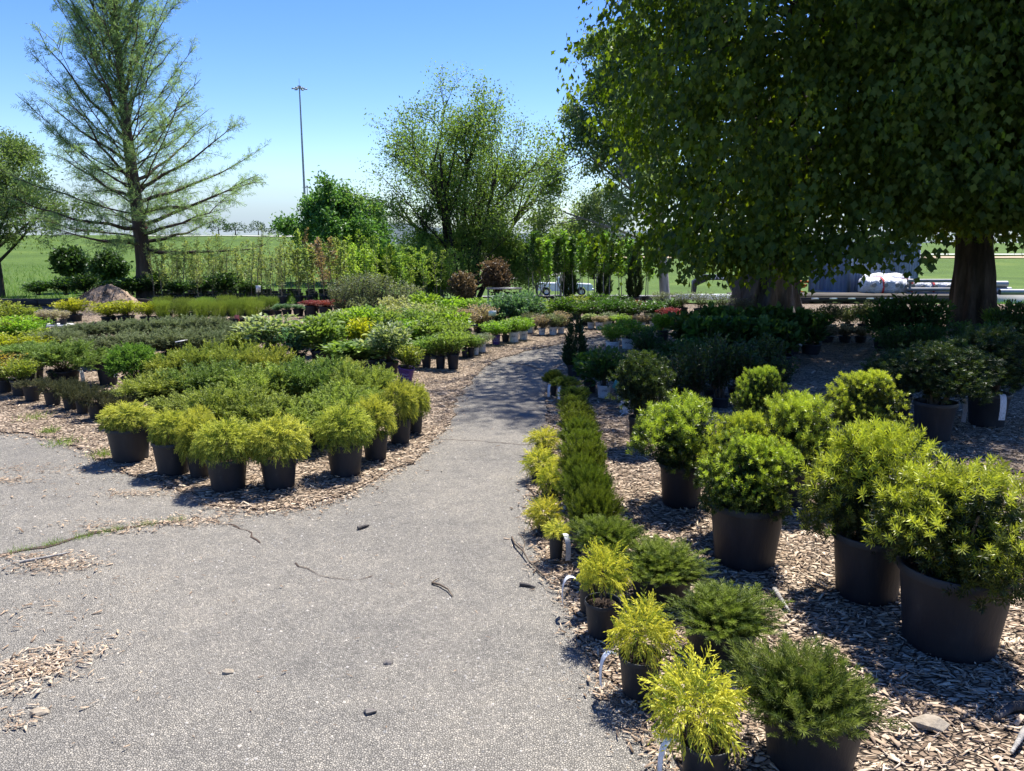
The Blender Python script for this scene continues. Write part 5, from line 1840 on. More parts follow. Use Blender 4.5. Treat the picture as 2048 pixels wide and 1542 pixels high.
CC = "green leafy shrubs packed in the centre bed"
row(["leafy", "leafy_fine", "limeleafy"], "leafy green shrub", "the front centre row", CC,
    [(-1.829, 10.572, 0.277, 0.539, 0.414), (-1.521, 10.851, 0.284, 0.553, 0.439), (-1.179, 10.839, 0.255, 0.524, 0.469), (-0.86, 11.033, 0.26, 0.533, 0.463), (-2.729, 10.851, 0.284, 0.496, 0.418)], ph=0.5, hvar=(0.95, 1.3), **CG)
row(["leafy_fine", "leafy", "limeleafy", "leafy"], "leafy green shrub", "the second centre row", CC,
    [(-3.232, 11.657, 0.274, 0.502, 0.352), (-2.762, 11.768, 0.277, 0.568, 0.432), (-2.36, 11.881, 0.279, 0.573, 0.467), (-1.972, 11.881, 0.279, 0.573, 0.482), (-1.599, 11.996, 0.282, 0.578, 0.502), (-1.219, 12.113, 0.285, 0.568, 0.491), (-0.862, 12.113, 0.285, 0.521, 0.46)], ph=0.5, hvar=(0.95, 1.3), **CG)
row(["varieg", "leafy_fine", "cream", "cream", "leafy_fine", "pinkish", "pinkish"], "pale or green leafed shrub", "the third centre row", CC,
    [(-2.858, 13.123, 0.274, 0.598, 0.414), (-2.4, 13.192, 0.275, 0.601, 0.476), (-1.98, 13.262, 0.276, 0.621, 0.522), (-1.582, 13.334, 0.278, 0.624, 0.516), (-1.182, 13.334, 0.278, 0.607, 0.499), (-0.813, 12.986, 0.271, 0.524, 0.427), (-0.542, 13.405, 0.279, 0.488, 0.423)], ph=0.5, hvar=(0.95, 1.3), **CG)
row(["greygreen", "cream", "limeleafy", "limeleafy", "leafy"], "leafy shrub", "the rear centre row", CC,
    [(-2.916, 14.744, 0.288, 0.632, 0.456), (-2.245, 14.744, 0.288, 0.631, 0.513), (-1.679, 14.832, 0.289, 0.635, 0.507), (-1.162, 15.01, 0.293, 0.643, 0.493), (-0.682, 15.192, 0.296, 0.611, 0.48)], ph=0.5, hvar=(0.95, 1.3), **CG)
row("bluegreen", "blue green leafy shrub", "the block behind the white sign", "blue green shrubs behind the white sign",
    [(-0.356, 14, 0.273, 0.546, 0.461), (0.009, 14.079, 0.275, 0.549, 0.509), (0.354, 14.322, 0.279, 0.539, 0.49), (-0.243, 15.562, 0.283, 0.565, 0.472), (0.215, 15.758, 0.287, 0.572, 0.478)], ph=0.5, hvar=(0.95, 1.3), **CG)
row("twiggy", "tall grey twiggy shrub", "the middle background", "tall grey twiggy shrubs in the middle",
    [(-3.298, 14.736, 0.268, 0.477, 0.836), (-2.985, 15.002, 0.273, 0.485, 0.879), (-2.624, 15.002, 0.273, 0.505, 0.918), (-2.31, 15.184, 0.276, 0.472, 0.851), (-3.443, 16.367, 0.276, 0.487, 0.854), (-3.038, 16.474, 0.278, 0.49, 0.891), (-2.141, 16.156, 0.273, 0.481, 0.76)], name="twiggy_shrub", cat="twiggy shrub")
row("red", "dark red leaved shrub", "the red group in the middle background", "red leaved shrubs in the middle",
    [(-4.243, 16.376, 0.298, 0.467, 0.349), (-3.905, 16.164, 0.294, 0.482, 0.386), (-3.679, 16.474, 0.278, 0.427, 0.352)], name="red_shrub", cat="red shrub")
row("bluegreen", "small blue green seedling in a square black pot", "the seedling line", "seedling pots left of the red shrubs",
    [(-5.091, 16.76, 0.174, 0.239, 0.232), (-4.901, 16.778, 0.218, 0.283, 0.241), (-4.653, 16.787, 0.24, 0.305, 0.23), (-4.438, 16.76, 0.174, 0.239, 0.221)], name="potted_seedling", cat="potted seedling", ph=0.6)

# ------------------------------------------------------------------ right rear: half shaded rows
RG = dict(name="potted_shrub", cat="leafy shrub")
plant("arborvitae", (0.761, 9.173, 0.205, 0.3, 0.682), "dark conical arborvitae standing beside the path with a green card", None, "potted_arborvitae", "arborvitae", ph=0.7, sit=0.6)
row("lime", "sunny lime shrub in a lettered white pot", "the front pair", "white pots right of the arborvitae",
    [(1.468, 11.159, 0.204, 0.437, 0.406), (1.755, 11.571, 0.197, 0.468, 0.421)], pot="white", ph=0.82, **RG)
row(["varieg", "pinkish", "greygreen", "lime", "pinkish", "greygreen"], "small shrub in a white pot", "the far line", "white pots right of the arborvitae",
    [(1.475, 14.346, 0.14, 0.336, 0.246), (1.617, 14.19, 0.157, 0.332, 0.242), (1.804, 14.437, 0.16, 0.338, 0.256), (2.006, 14.267, 0.149, 0.408, 0.253), (2.371, 14.113, 0.165, 0.331, 0.25), (2.639, 14.275, 0.167, 0.334, 0.253)], pot="white", ph=0.8, **RG)
plant("limebig", (2.476, 12.564, 0.197, 0.36, 0.4), "bright lime leafed shrub in a black pot at the edge of the shade", "shrubs at the edge of the shade", **RG)
plant("lime", (2.166, 12.192, 0.191, 0.366, 0.277), "low lime shrub left of the bright leafed one at the shade edge", "shrubs at the edge of the shade", **RG)
plant("deepleafy", (0.959, 7.878, 0.146, 0.394, 0.514), "dark leafy shrub in a white lettered pot in the shade", "white pots in the shade", pot="white", ph=0.9, **RG)
plant("deepleafy", (1.135, 7.723, 0.133, 0.255, 0.383), "dark shrub in the white pot with a green card behind the speckled evergreen", "white pots in the shade", pot="white", ph=1.0, **RG)
plant("deepfine", (1.072, 7.144, 0.114, 0.17, 0.275), "small dark shrub in the nearest white pot left of the speckled evergreen", "white pots in the shade", pot="white", ph=1.2, **RG)
plant("deep", (0.839, 8.139, 0.14, 0.322, 0.413), "dark leafy shrub behind the white lettered pot in the shade", "white pots in the shade", **RG)
SG = "dark shrubs in the shade of the maple"
row("spire", "dark small leafed upright shrub", "the shaded line behind the yews", SG,
    [(1.533, 7.197, 0.191, 0.314, 0.505), (1.778, 7.284, 0.193, 0.317, 0.53), (2.045, 7.419, 0.196, 0.323, 0.549), (2.305, 7.465, 0.198, 0.315, 0.543), (2.65, 7.535, 0.199, 0.298, 0.483), (1.801, 7.752, 0.205, 0.317, 0.512), (2.083, 7.853, 0.208, 0.32, 0.539), (2.357, 7.904, 0.209, 0.322, 0.542), (2.645, 7.904, 0.209, 0.322, 0.521)], ph=0.5, **RG)
row("deepfine", "dark leafy shrub", "the dark group near the lime shrubs", SG,
    [(1.746, 10.002, 0.236, 0.406, 0.401), (2.083, 9.882, 0.233, 0.453, 0.35), (1.709, 9.076, 0.215, 0.358, 0.31), (2.251, 9.353, 0.221, 0.405, 0.369)], ph=0.5, **RG)
row("deep", "dark broad leafed shrub", "the shade below the thick trunk", SG,
    [(2.589, 11.045, 0.289, 0.605, 0.591), (2.95, 11.045, 0.289, 0.605, 0.605), (3.312, 11.045, 0.289, 0.605, 0.605), (3.673, 11.045, 0.289, 0.605, 0.591), (4.02, 11.045, 0.289, 0.576, 0.562), (4.324, 11.045, 0.289, 0.504, 0.505), (2.475, 9.892, 0.26, 0.543, 0.544), (2.832, 9.892, 0.26, 0.543, 0.544), (3.189, 9.892, 0.26, 0.543, 0.544), (3.542, 9.973, 0.262, 0.522, 0.509)], ph=0.5, **RG)
row(["deepleafy", "deepfine"], "green shrub in half shade", "the row before the young trees", "half shaded shrubs in front of the young trees",
    [(0.998, 14.744, 0.288, 0.574, 0.475), (1.445, 15.01, 0.293, 0.584, 0.474), (1.897, 15.192, 0.296, 0.591, 0.46), (2.331, 15.192, 0.296, 0.592, 0.421), (2.809, 15.379, 0.3, 0.559, 0.386), (2.327, 16.592, 0.301, 0.602, 0.396), (1.842, 16.592, 0.301, 0.602, 0.417), (3.317, 16.164, 0.294, 0.524, 0.365)], ph=0.5, **RG)
row(["goldgreen", "leafy_fine"], "olive green shrub", "the line in front of the pickup truck", "half shaded shrubs in front of the young trees",
    [(0.701, 15.184, 0.276, 0.552, 0.441), (1.323, 16.164, 0.294, 0.566, 0.428), (0.495, 16.592, 0.301, 0.581, 0.375)], ph=0.5, **RG)
row("red", "dark reddish shrub", "the line below the young trees", "dark reddish shrubs under the young trees",
    [(2.896, 16.156, 0.273, 0.461, 0.282), (3.081, 14.994, 0.253, 0.429, 0.301), (2.719, 17.034, 0.287, 0.464, 0.276)], ph=0.5, **RG)
row("twiggy", "thin grey twiggy shrub", "the line before the thick trunk", "grey twiggy shrubs in front of the thick trunk",
    [(3.547, 16.156, 0.273, 0.461, 0.511), (3.896, 15.95, 0.269, 0.476, 0.505), (4.231, 15.651, 0.264, 0.467, 0.506), (4.609, 15.553, 0.263, 0.464, 0.473), (3.272, 17.034, 0.287, 0.441, 0.451)], name="twiggy_shrub", cat="twiggy shrub")
row(["goldgreen", "greygreen", "cream", "greygreen"], "pale shrub", "the maple gap", "pale shrubs between the maple trunks",
    [(5.356, 13.678, 0.232, 0.445, 0.434), (5.729, 13.83, 0.234, 0.449, 0.457), (6.111, 13.985, 0.237, 0.454, 0.426), (6.412, 13.985, 0.237, 0.454, 0.462)], ph=0.5, **RG)
row("paletwig", "low whitish shrub", "the lower maple gap", "pale shrubs between the maple trunks",
    [(5.074, 12.314, 0.193, 0.353, 0.264), (5.355, 12.314, 0.193, 0.353, 0.264), (5.612, 12.314, 0.193, 0.354, 0.248)], ph=0.5, **RG)
row(["deepleafy", "deepfine"], "dark leafy shrub", "the shade by the slimmer trunk", "dark shrubs near the slimmer maple trunk",
    [(5.648, 11.657, 0.274, 0.577, 0.655), (6.006, 11.657, 0.274, 0.577, 0.67), (6.257, 11.442, 0.269, 0.566, 0.673), (5.029, 10.002, 0.236, 0.497, 0.545), (5.39, 10.002, 0.236, 0.497, 0.512), (5.916, 10.002, 0.236, 0.497, 0.479), (7.03, 10.887, 0.256, 0.539, 0.627), (7.28, 10.887, 0.256, 0.54, 0.606), (6.501, 10.427, 0.246, 0.477, 0.499)], ph=0.5, **RG)
row("grassy", "dark upright grass clump", "the pair by the slimmer trunk", "dark grass clumps near the slimmer maple trunk",
    [(7.729, 12.226, 0.271, 0.43, 0.505), (5.529, 9.605, 0.214, 0.353, 0.399)], name="potted_grass", cat="grass clump")


# ------------------------------------------------------------------ saplings in rows and young trees
def sapling_mesh(seed, h, nt, leafS, T, lean=0.03, crown0=0.25, spread=0.22, per=9):
    r = np.random.default_rng(seed)
    ms, ml_ = MB(), MB()
    t = np.linspace(0, 1, 8)
    c = np.stack([lean * h * t + 0.02 * np.sin(t * 5 + seed), 0.02 * np.cos(t * 4), h * t], -1)
    ms.tube(c, np.linspace(0.014, 0.004, 8), 5)
    PP, DD = [], []
    for k in range(nt):
        s = crown0 + (1 - crown0) * (k + r.random()) / nt
        j = min(int(s * 7), 6)
        b_ = c[j] + (c[j + 1] - c[j]) * (s * 7 - j)
        a = r.uniform(0, 6.28)
        ln = spread * h * (1.15 - s) * r.uniform(0.5, 1.2) + 0.06
        d = nrm(np.array([math.cos(a) * 0.6, math.sin(a) * 0.6, 0.9]))
        e = b_ + d * ln
        V, F = tube([b_, (b_ + e) / 2 + np.array([0, 0, -0.02]), e], [0.005, 0.004, 0.002], 3)
        ms.add(V, F)
        q = r.random(per)[:, None]
        PP.append(b_ + (e - b_) * q + r.normal(size=(per, 3)) * 0.025)
        DD.append(d + 0.8 * r.normal(size=(per, 3)))
    PP, DD = np.concatenate(PP), np.concatenate(DD)
    add_inst(ml_, T, PP, DD, r.uniform(leafS[0], leafS[1], len(PP)), r, r.random(len(PP)), np.array([0, 0, 0.4]) + 0.6 * r.normal(size=(len(PP), 3)))
    return ms, ml_


M["twig_pale"] = noise_mat("sapling_bark", [(0.3, (0.10, 0.085, 0.06)), (0.7, (0.22, 0.19, 0.14))], 12.0)
SAP = []
for s in range(5):
    a, b_ = sapling_mesh(100 + s, 1.75, 26, (0.06, 0.105), LQn if s % 2 else LQ, 0.02 * (s - 2), 0.16, 0.21, 15)
    SAP.append((a.mesh("stem", [M["twig_pale"]], True), b_.mesh("foliage", [L["sapling"]])))
SAPL = []
for s in range(4):
    a, b_ = sapling_mesh(150 + s, 1.75, 15, (0.05, 0.085), LQn if s % 2 else LQ, 0.05 * (s - 1.5), 0.18, 0.24, 19)
    SAPL.append((a.mesh("stem", [M["twig_pale"]], True), b_.mesh("foliage", [L["sapling"]])))
YT = []
for s in range(4):
    a, b_ = sapling_mesh(200 + s, 2.1, 34, (0.07, 0.12), LQ, 0.015 * (s - 1), 0.36, 0.15, 14)
    YT.append((a.mesh("stem", [M["bark_pale"]], True), b_.mesh("foliage", [L["lime_tree"]])))
_sr = np.random.default_rng(55)


def sapling(protos, x, y, sc, sw, leafm, label, name, group, pot=True, potw=0.24, cat="sapling"):
    k = int(_sr.integers(0, len(protos)))
    st_, fo = protos[k]
    t = thing(name, label, cat, (x, y, gz(x, y)), float(_sr.uniform(0, 6.28)), group)
    z0 = 0.0
    if pot:
        p = put("pot", POT["black"], t)
        p.scale = (potw, potw, potw)
        z0 = potw * 0.8
    for nm, me in (("stem", st_), ("foliage", fo)):
        o = put(nm, me, t, "stuff" if nm == "foliage" else None)
        o.location = (0, 0, z0)
        o.scale = (sw, sw, sc)
        if nm == "foliage" and leafm is not None and me.materials[0] is not leafm:
            o.material_slots[0].link = 'OBJECT'
            o.material_slots[0].material = leafm
    return t


L["sap_olive"] = leaf_mat("olive_sapling_leaf", (0.17, 0.23, 0.085), (0.34, 0.39, 0.16), 0.4, 0.5, 0.2)
L["sap_pink"] = leaf_mat("pinkish_sapling_leaf", (0.2, 0.15, 0.09), (0.34, 0.25, 0.17), 0.4, 0.5, 0.2)
L["sap_bright"] = leaf_mat("bright_sapling_leaf", (0.15, 0.25, 0.045), (0.31, 0.43, 0.08), 0.42, 0.5, 0.2)
for ri, (yy, x0, x1, n_, h0) in enumerate([(20.4, -9.6, -1.9, 28, 0.70), (21.3, -10.0, -1.6, 29, 0.78), (22.3, -10.2, -1.7, 29, 0.84), (23.4, -10.4, -1.4, 30, 0.92)]):
    for k in range(n_):
        x = x0 + (x1 - x0) * (k + 0.5 + _sr.uniform(-0.4, 0.4)) / n_
        f = (x / yy + 0.46) / 0.4
        if f < 0.42:
            lm_, lb, gp = L["sap_olive"], "thin pale olive sapling in the rows right of the tall conifer", "pale olive saplings in rows"
            hh = h0 * _sr.uniform(0.7, 1.1)
        elif f < 0.62:
            pk = _sr.random() < 0.13
            lm_ = L["sap_pink"] if pk else L["sapling"]
            lb = "thin pinkish brown sapling among the middle rows of saplings" if pk else "thin light green sapling in the middle rows of saplings"
            gp = "pinkish saplings in rows" if pk else "light green saplings in rows"
            hh = h0 * _sr.uniform(0.8, 1.1)
        else:
            lm_, lb, gp = L["sap_bright"], "bright green bushy sapling in front of the round tree", "bright green saplings in rows"
            hh = h0 * _sr.uniform(0.85, 1.1)
        sapling(SAPL if (f < 0.42 or _sr.random() < 0.45) else SAP, x, yy + float(_sr.normal()) * 0.15, hh, 0.95, lm_, lb, "sapling", gp)

L["young_dark"] = leaf_mat("young_dark_leaf", (0.035, 0.08, 0.022), (0.09, 0.17, 0.035), 0.38, 0.5, 0.15)
for ri, (yrow, xs_) in enumerate([(20.0, [0.42, 0.63, 0.86, 1.06, 1.25, 1.47, 1.66, 1.88, 2.06, 2.27, 2.45, 2.68, 2.9, 3.14, 3.4]),
                                 (21.6, [0.35, 0.75, 1.12, 1.5, 1.85, 2.2, 2.6, 2.95, 3.3, 3.7])]):
    for k, px_x in enumerate(xs_):
        dk = (k * 7 + ri) % 5 < 2
        sapling(YT, px_x + 0.1, yrow + 0.12 * (k % 3), float(_sr.uniform(0.60, 0.76)), 1.0, L["young_dark"] if dk else L["lime_tree"],
                ("dark" if dk else "light") + " leafed young tree, " + ORD[k] + " from left in the " + ["front", "rear"][ri] + " row before the gravel yard", "young_tree",
                "young trees in rows before the gravel yard", True, 0.26, "young tree")
for k, (px_x, yy, hh) in enumerate([(3.05, 19.3, 1.25), (2.45, 20.6, 1.0), (1.52, 20.5, 1.05)]):
    t = thing("columnar_evergreen", ["dark columnar evergreen right of the row of young trees", "dark narrow evergreen behind the row of young trees near the truck hood",
                                     "dark narrow evergreen behind the young trees left of the truck"][k], "evergreen", (px_x, yy, gz(px_x, yy)), 0, "dark columnar evergreens")
    p = put("pot", POT["black"], t)
    p.scale = (0.3, 0.3, 0.3)
    o = put("foliage", FOL["arborvitae"]["meshes"][0], t, "stuff")
    o.location = (0, 0, 0.2)
    o.scale = (1.2, 1.2, hh / 0.54)

# low dark hedge plants and an added dark strip standing in for tree shadow at the far left
for k in range(10):
    x = -12.6 + 0.62 * k
    plant("deepleafy", (x, 20.6 + 0.2 * (k % 2), 0.3, 0.75, 0.55 + 0.1 * (k % 3)), f"low dark leafy bush along the field edge, {ORD[k]} from the left", "low dark bushes along the field edge",
          name="low_bush", cat="bush", bare=True)
t = thing("tree_shadow_strip", "dark strip standing in for tree shadow along the field at far left", "shadow strip", (-10.6, 19.3, 0.0))
M["timber"] = noise_mat("old_timber", [(0.3, (0.03, 0.026, 0.02)), (0.7, (0.10, 0.085, 0.065))], 6.0, 6.0, 0.9, 0.5, 20.0, (0.2, 1, 1))
for k in range(3):
    MB().box((-2.4 + 2.4 * k, 0, 0.10), (2.36, 0.2, 0.2)).obj("timber", M["timber"], t)  # dark boxes added where tree shadow lies on the grass

# mulch pile
mb = MB()
r = np.random.default_rng(9)
na, nr_ = 48, 16
rho = np.linspace(0, 1, nr_)
aa = np.linspace(0, 2 * math.pi, na, endpoint=False)
hgt = lambda q, a: 0.50 * np.maximum(0, (1 - q ** 1.7)) * (1 + 0.12 * np.sin(2 * a + 1) + 0.06 * np.sin(5 * a))
V = np.stack([np.outer(rho, np.cos(aa)) * 0.88, np.outer(rho, np.sin(aa)) * 0.7, hgt(rho[:, None], aa[None, :]) + r.normal(size=(nr_, na)) * 0.014], -1)
V[:, :, 0] += 0.1 * V[:, :, 2]
V = V.reshape(-1, 3)
i, j = np.meshgrid(np.arange(nr_ - 1), np.arange(na), indexing='ij')
mb.add(V, np.stack([i * na + j, (i + 1) * na + j, (i + 1) * na + (j + 1) % na, i * na + (j + 1) % na], -1).reshape(-1, 4), 0.35)
n_ = 3200
q, a = np.sqrt(r.random(n_)), r.uniform(0, 6.28, n_)
P = np.stack([q * np.cos(a) * 0.88, q * np.sin(a) * 0.7, hgt(q, a)], -1)
for k, tm in enumerate(CHIPS[:4]):
    s = np.arange(n_) % 4 == k
    D = r.normal(size=(s.sum(), 3)) * np.array([1, 1, 0.5])
    add_inst(mb, tm, P[s], D, r.uniform(0.04, 0.10, s.sum()), r, r.random(s.sum()) ** 2.0 * 0.62, np.array([0, 0, 1.0]) + 0.5 * r.normal(size=(s.sum(), 3)))
o = mb.obj("mulch_pile", M["chip"])
o.location = (-9.829, 18.686, 0.0)
tag(o, "heap of brown wood chip mulch left of the tall conifer", "mulch pile")

# bench with pale twiggy plants at the left
t = thing("plant_bench", "low white legged bench holding pale twiggy plants at the left", "bench", (-7.929, 13.289, 0.018))
M["white_paint"] = noise_mat("white_paint", [(0.3, (0.62, 0.61, 0.58)), (0.7, (0.75, 0.74, 0.71))], 6.0, 4.0, 0.6)
for k in range(3):
    MB().box((0, -0.12 + 0.12 * k, 0.17), (0.55, 0.1, 0.03)).obj("plank", M["white_paint"], t)
for sx in (-0.24, 0.24):
    for sy in (-0.13, 0.13):
        MB().box((sx, sy, 0.078), (0.05, 0.05, 0.152)).obj("leg", M["white_paint"], t)
_bx, _by = (-7.929, 13.289)
for k in range(3):
    plant("paletwig", (_bx - 0.17 + 0.17 * k, _by, 0.12, 0.22, 0.42), f"pale twiggy plant on the low white bench, {ORD[k]} from the left", "pale plants on the low bench", zadd=0.17, name="potted_plant", cat="potted plant")

# ------------------------------------------------------------------ signs on stakes
def sign(x, y, z, w, h, label, tilt=0.0, yaw=0.0, mat="tag", roll=0.0, stake=True, cat="plant sign", z0=0.018):
    t = thing("plant_sign", label, cat, (x, y, z0), yaw)
    c_, s_ = math.cos(tilt), math.sin(tilt)
    R = np.array(Matrix.Rotation(roll, 3, 'Y') @ Matrix.Rotation(tilt, 3, 'X'))
    MB().box((0, 0, z - z0), (w, 0.006, h), rot=R).obj("card", M[mat], t)
    if stake:
        MB().tube([(0, 0.012, -0.05), (0, 0.012, z - z0 - h * 0.2)], 0.006, 6).obj("stake", M["stake"], t)
    return t


sign(-0.315, 12.356, 0.479, 0.125, 0.085, "white card on a dark stake above the lime shrubs in the centre", 0.25, 0.2)
sign(-0.689, 12.113, 0.333, 0.05, 0.12, "slanted white card beside the grey leafed shrubs in white pots", 0.2, 0.7, "tag_plain", 0.5)
sign(-4.191, 9.706, 0.374, 0.24, 0.012, "tilted sign seen edge on above the grey junipers", 0.0, 1.3, "tag_plain", 0.0)
sign(-5.502, 16.8, 0.598, 0.10, 0.15, "small white card among the saplings in the left background", 0.3, 0.3)
sign(4.114, 10.925, 0.177, 0.075, 0.09, "white card in the deep shade below the thick trunk", 0.3, 0.0)
sign(0.818, 9.261, 0.571, 0.085, 0.085, "blue green and white card stuck on the arborvitae beside the path", 0.1, 0.1, "tag_green", stake=False)
sign(1.06, 7.382, 0.209, 0.16, 0.11, "blue green and white card leaning on a white pot in the shade", 0.5, -0.4, "tag_green", 0.5)
sign(2.761, 8.081, 0.276, 0.045, 0.07, "tiny white card at the back of the shaded upright shrubs", 0.2, 0.3, "tag_plain")
sign(-5.386, 15.069, 0.135, 0.09, 0.12, "small pink card below the feathery green clumps", 0.2, 0.0, "pink")

# ------------------------------------------------------------------ high mast lights
M["galv"] = noise_mat("galvanised_steel", [(0.3, (0.22, 0.23, 0.24)), (0.7, (0.34, 0.35, 0.36))], 3.0, 4.0, 0.5, metal=0.6)


def mast(x, y, top, label, k=1.0):
    z0 = float(terrain_z(x, y))
    t = thing("light_mast", label, "light mast", (x, y, z0))
    H_ = top - z0
    MB().tube([(0, 0, -0.5), (0, 0, H_ * 0.5), (0, 0, H_)], [0.42 * k, 0.34 * k, 0.22 * k], 10).obj("pole", M["galv"], t, True)
    MB().tube([(0, 0, H_ - 0.1), (0, 0, H_ + 0.7 * k)], 0.6 * k, 10).obj("hub", M["galv"], t, True)
    MB().tube([(0, 0, H_ + 0.7 * k), (0, 0, H_ + 3.0 * k)], 0.06 * k, 6).obj("rod", M["galv"], t)
    for q in range(6):
        a = q * math.pi / 3 + 0.3
        d = np.array([math.cos(a), math.sin(a), 0])
        MB().tube([d * 0.4 * k + np.array([0, 0, H_ + 0.2]), d * 1.5 * k + np.array([0, 0, H_ - 0.1])], 0.08 * k, 6).obj("arm", M["galv"], t)
        R = np.array([[math.cos(a), -math.sin(a), 0], [math.sin(a), math.cos(a), 0], [0, 0, 1.0]])
        MB().box(d * 1.95 * k + np.array([0, 0, H_ - 0.15]), (1.25 * k, 0.6 * k, 0.32 * k), rot=R).obj("lamp_head", M["galv"], t)


mast(-39.283, 150.0, 29.41, "tall high mast light pole against the blue sky left of centre", 0.55)
mast(-85.239, 330.0, 23.695, "small distant mast light just right of the tall one", 0.7)

# ------------------------------------------------------------------ far hill, horizon trees
M["hill"] = noise_mat("wooded_hill_hazed", [(0.3, (0.05, 0.075, 0.085)), (0.7, (0.08, 0.105, 0.115))], 0.02, 8.0, 1.0)  # bluish haze of distance is put into the hill colour
xs = np.linspace(-900, 1500, 120)
r = np.random.default_rng(3)
hz = 58 * np.exp(-((xs + 430) / 300) ** 2) + 34 * np.exp(-((xs - 420) / 420) ** 2) + 3 * np.sin(xs / 37) + r.normal(size=120) * 0.8
hv, hf = [], []
for dy, k in ((0, 0.0), (160, 0.75), (330, 1.0), (700, 0.6)):
    hv.append(np.stack([xs, np.full(120, 2600.0 + dy), -40 + (hz + 46) * k], -1))
i, j = np.meshgrid(np.arange(3), np.arange(119), indexing='ij')
MB().add(np.concatenate(hv), np.stack([i * 120 + j, i * 120 + j + 1, (i + 1) * 120 + j + 1, (i + 1) * 120 + j], -1).reshape(-1, 4)).obj("hills", M["hill"], kind="structure", smooth=True)

FT = []
for s in range(3):
    r = np.random.default_rng(300 + s)
    mb = MB()
    u = sphere_dirs(r, 420, -0.5)
    lu = lumps(u, r, 8, 0.35)
    P = u * np.array([0.5, 0.5, 0.55]) * (lu * (1 - 0.4 * r.random(420)))[:, None] + np.array([0, 0, 0.38 + 0.12 * s])
    add_inst(mb, LQ, P, r.normal(size=(420, 3)), r.uniform(0.07, 0.14, 420), r, r.random(420))
    tr = MB().tube([(0, 0, -0.1), (0, 0, 0.6)], [0.035, 0.015], 6)
    FT.append((mb.mesh("crown", [L["dark_tree"]]), tr.mesh("trunk", [M["bark_dark"]])))


def far_tree(x, y, h, w, label, group):
    t = thing("distant_tree", label, "distant tree", (x, y, float(terrain_z(x, y))), float(_sr.uniform(0, 6)), group)
    a, b_ = FT[int(_sr.integers(0, 3))]
    for nm, me in (("crown", a), ("trunk", b_)):
        o = put(nm, me, t, "stuff" if nm == "crown" else None)
        o.scale = (w, w, h)


for px_x, yy, h, w, lb in [(-66.5, 178, 3.4, 5.0, "small dark tree on the field crest furthest left"), (-62.0, 176, 2.6, 5.5, "low dark bush on the field crest left of the mast"),
                           (-57.5, 178, 3.0, 4.0, "small round tree on the field crest right of the conifer"), (-53.0, 180, 2.2, 6.0, "low thicket on the field crest near the mast"),
                           (-50.2, 178, 2.9, 4.2, "small tree on the field crest left of the round tree"), (-112, 175, 4.5, 9.0, "dark tree behind the conifer on the skyline"),
                           (-95, 176, 3.6, 8.0, "low tree behind the conifer on the skyline")]:
    far_tree(px_x, yy, h, w, lb, "small trees on the field crest")
mb = MB()
r = np.random.default_rng(31)
for k in range(150):
    x = r.uniform(-160, 620)
    y = 520 + r.uniform(0, 60)
    h = r.uniform(6, 11)
    z0 = float(terrain_z(x, y))
    u = sphere_dirs(r, 60, -0.4)
    P = u * np.array([0.6, 0.5, 0.5]) * h * (0.75 + 0.3 * r.random(60))[:, None] + np.array([x, y, z0 + h * 0.5])
    add_inst(mb, LQ, P, r.normal(size=(60, 3)), r.uniform(1.6, 3.0, 60), r, r.random(60))
mb.obj("far_treeline", L["dark_tree"], kind="stuff")

# ------------------------------------------------------------------ yard: pickup truck, trailers, container, wrapped rolls
M["truck_white"] = noise_mat("white_car_paint", [(0.3, (0.62, 0.63, 0.65)), (0.7, (0.7, 0.71, 0.72))], 2.0, 3.0, 0.3, spec=0.6)
M["glass"] = noise_mat("dark_glass", [(0.3, (0.02, 0.025, 0.03)), (0.7, (0.04, 0.05, 0.06))], 2.0, 3.0, 0.08, spec=0.8)
M["tyre"] = noise_mat("tyre", [(0.3, (0.012, 0.012, 0.012)), (0.7, (0.03, 0.03, 0.03))], 8.0, 4.0, 0.85)
M["chrome"] = noise_mat("rim_metal", [(0.3, (0.4, 0.4, 0.42)), (0.7, (0.6, 0.6, 0.62))], 5.0, 3.0, 0.35, metal=0.8)
M["black_steel"] = noise_mat("black_steel", [(0.3, (0.012, 0.012, 0.013)), (0.7, (0.03, 0.03, 0.032))], 3.0, 5.0, 0.5)
M["grey_steel"] = noise_mat("grey_steel", [(0.3, (0.14, 0.142, 0.145)), (0.7, (0.25, 0.25, 0.25))], 3.0, 5.0, 0.5, metal=0.3)


def extrude_side(mb, prof, y0, y1, mat=0):
    p = np.array(prof, float)
    n_ = len(p)
    A = np.stack([p[:, 0], np.full(n_, y0), p[:, 1]], -1)
    B = np.stack([p[:, 0], np.full(n_, y1), p[:, 1]], -1)
    i = np.arange(n_)
    mb.add(np.vstack([A, B]), np.stack([i, (i + 1) % n_, (i + 1) % n_ + n_, i + n_], -1)[:, ::-1], 0, mat)
    tri = np.array(tessellate_polygon([[Vector((q[0], q[1], 0)) for q in p]]))
    mb.add(A, tri, 0, mat)
    mb.add(B, tri[:, ::-1], 0, mat)
    return mb


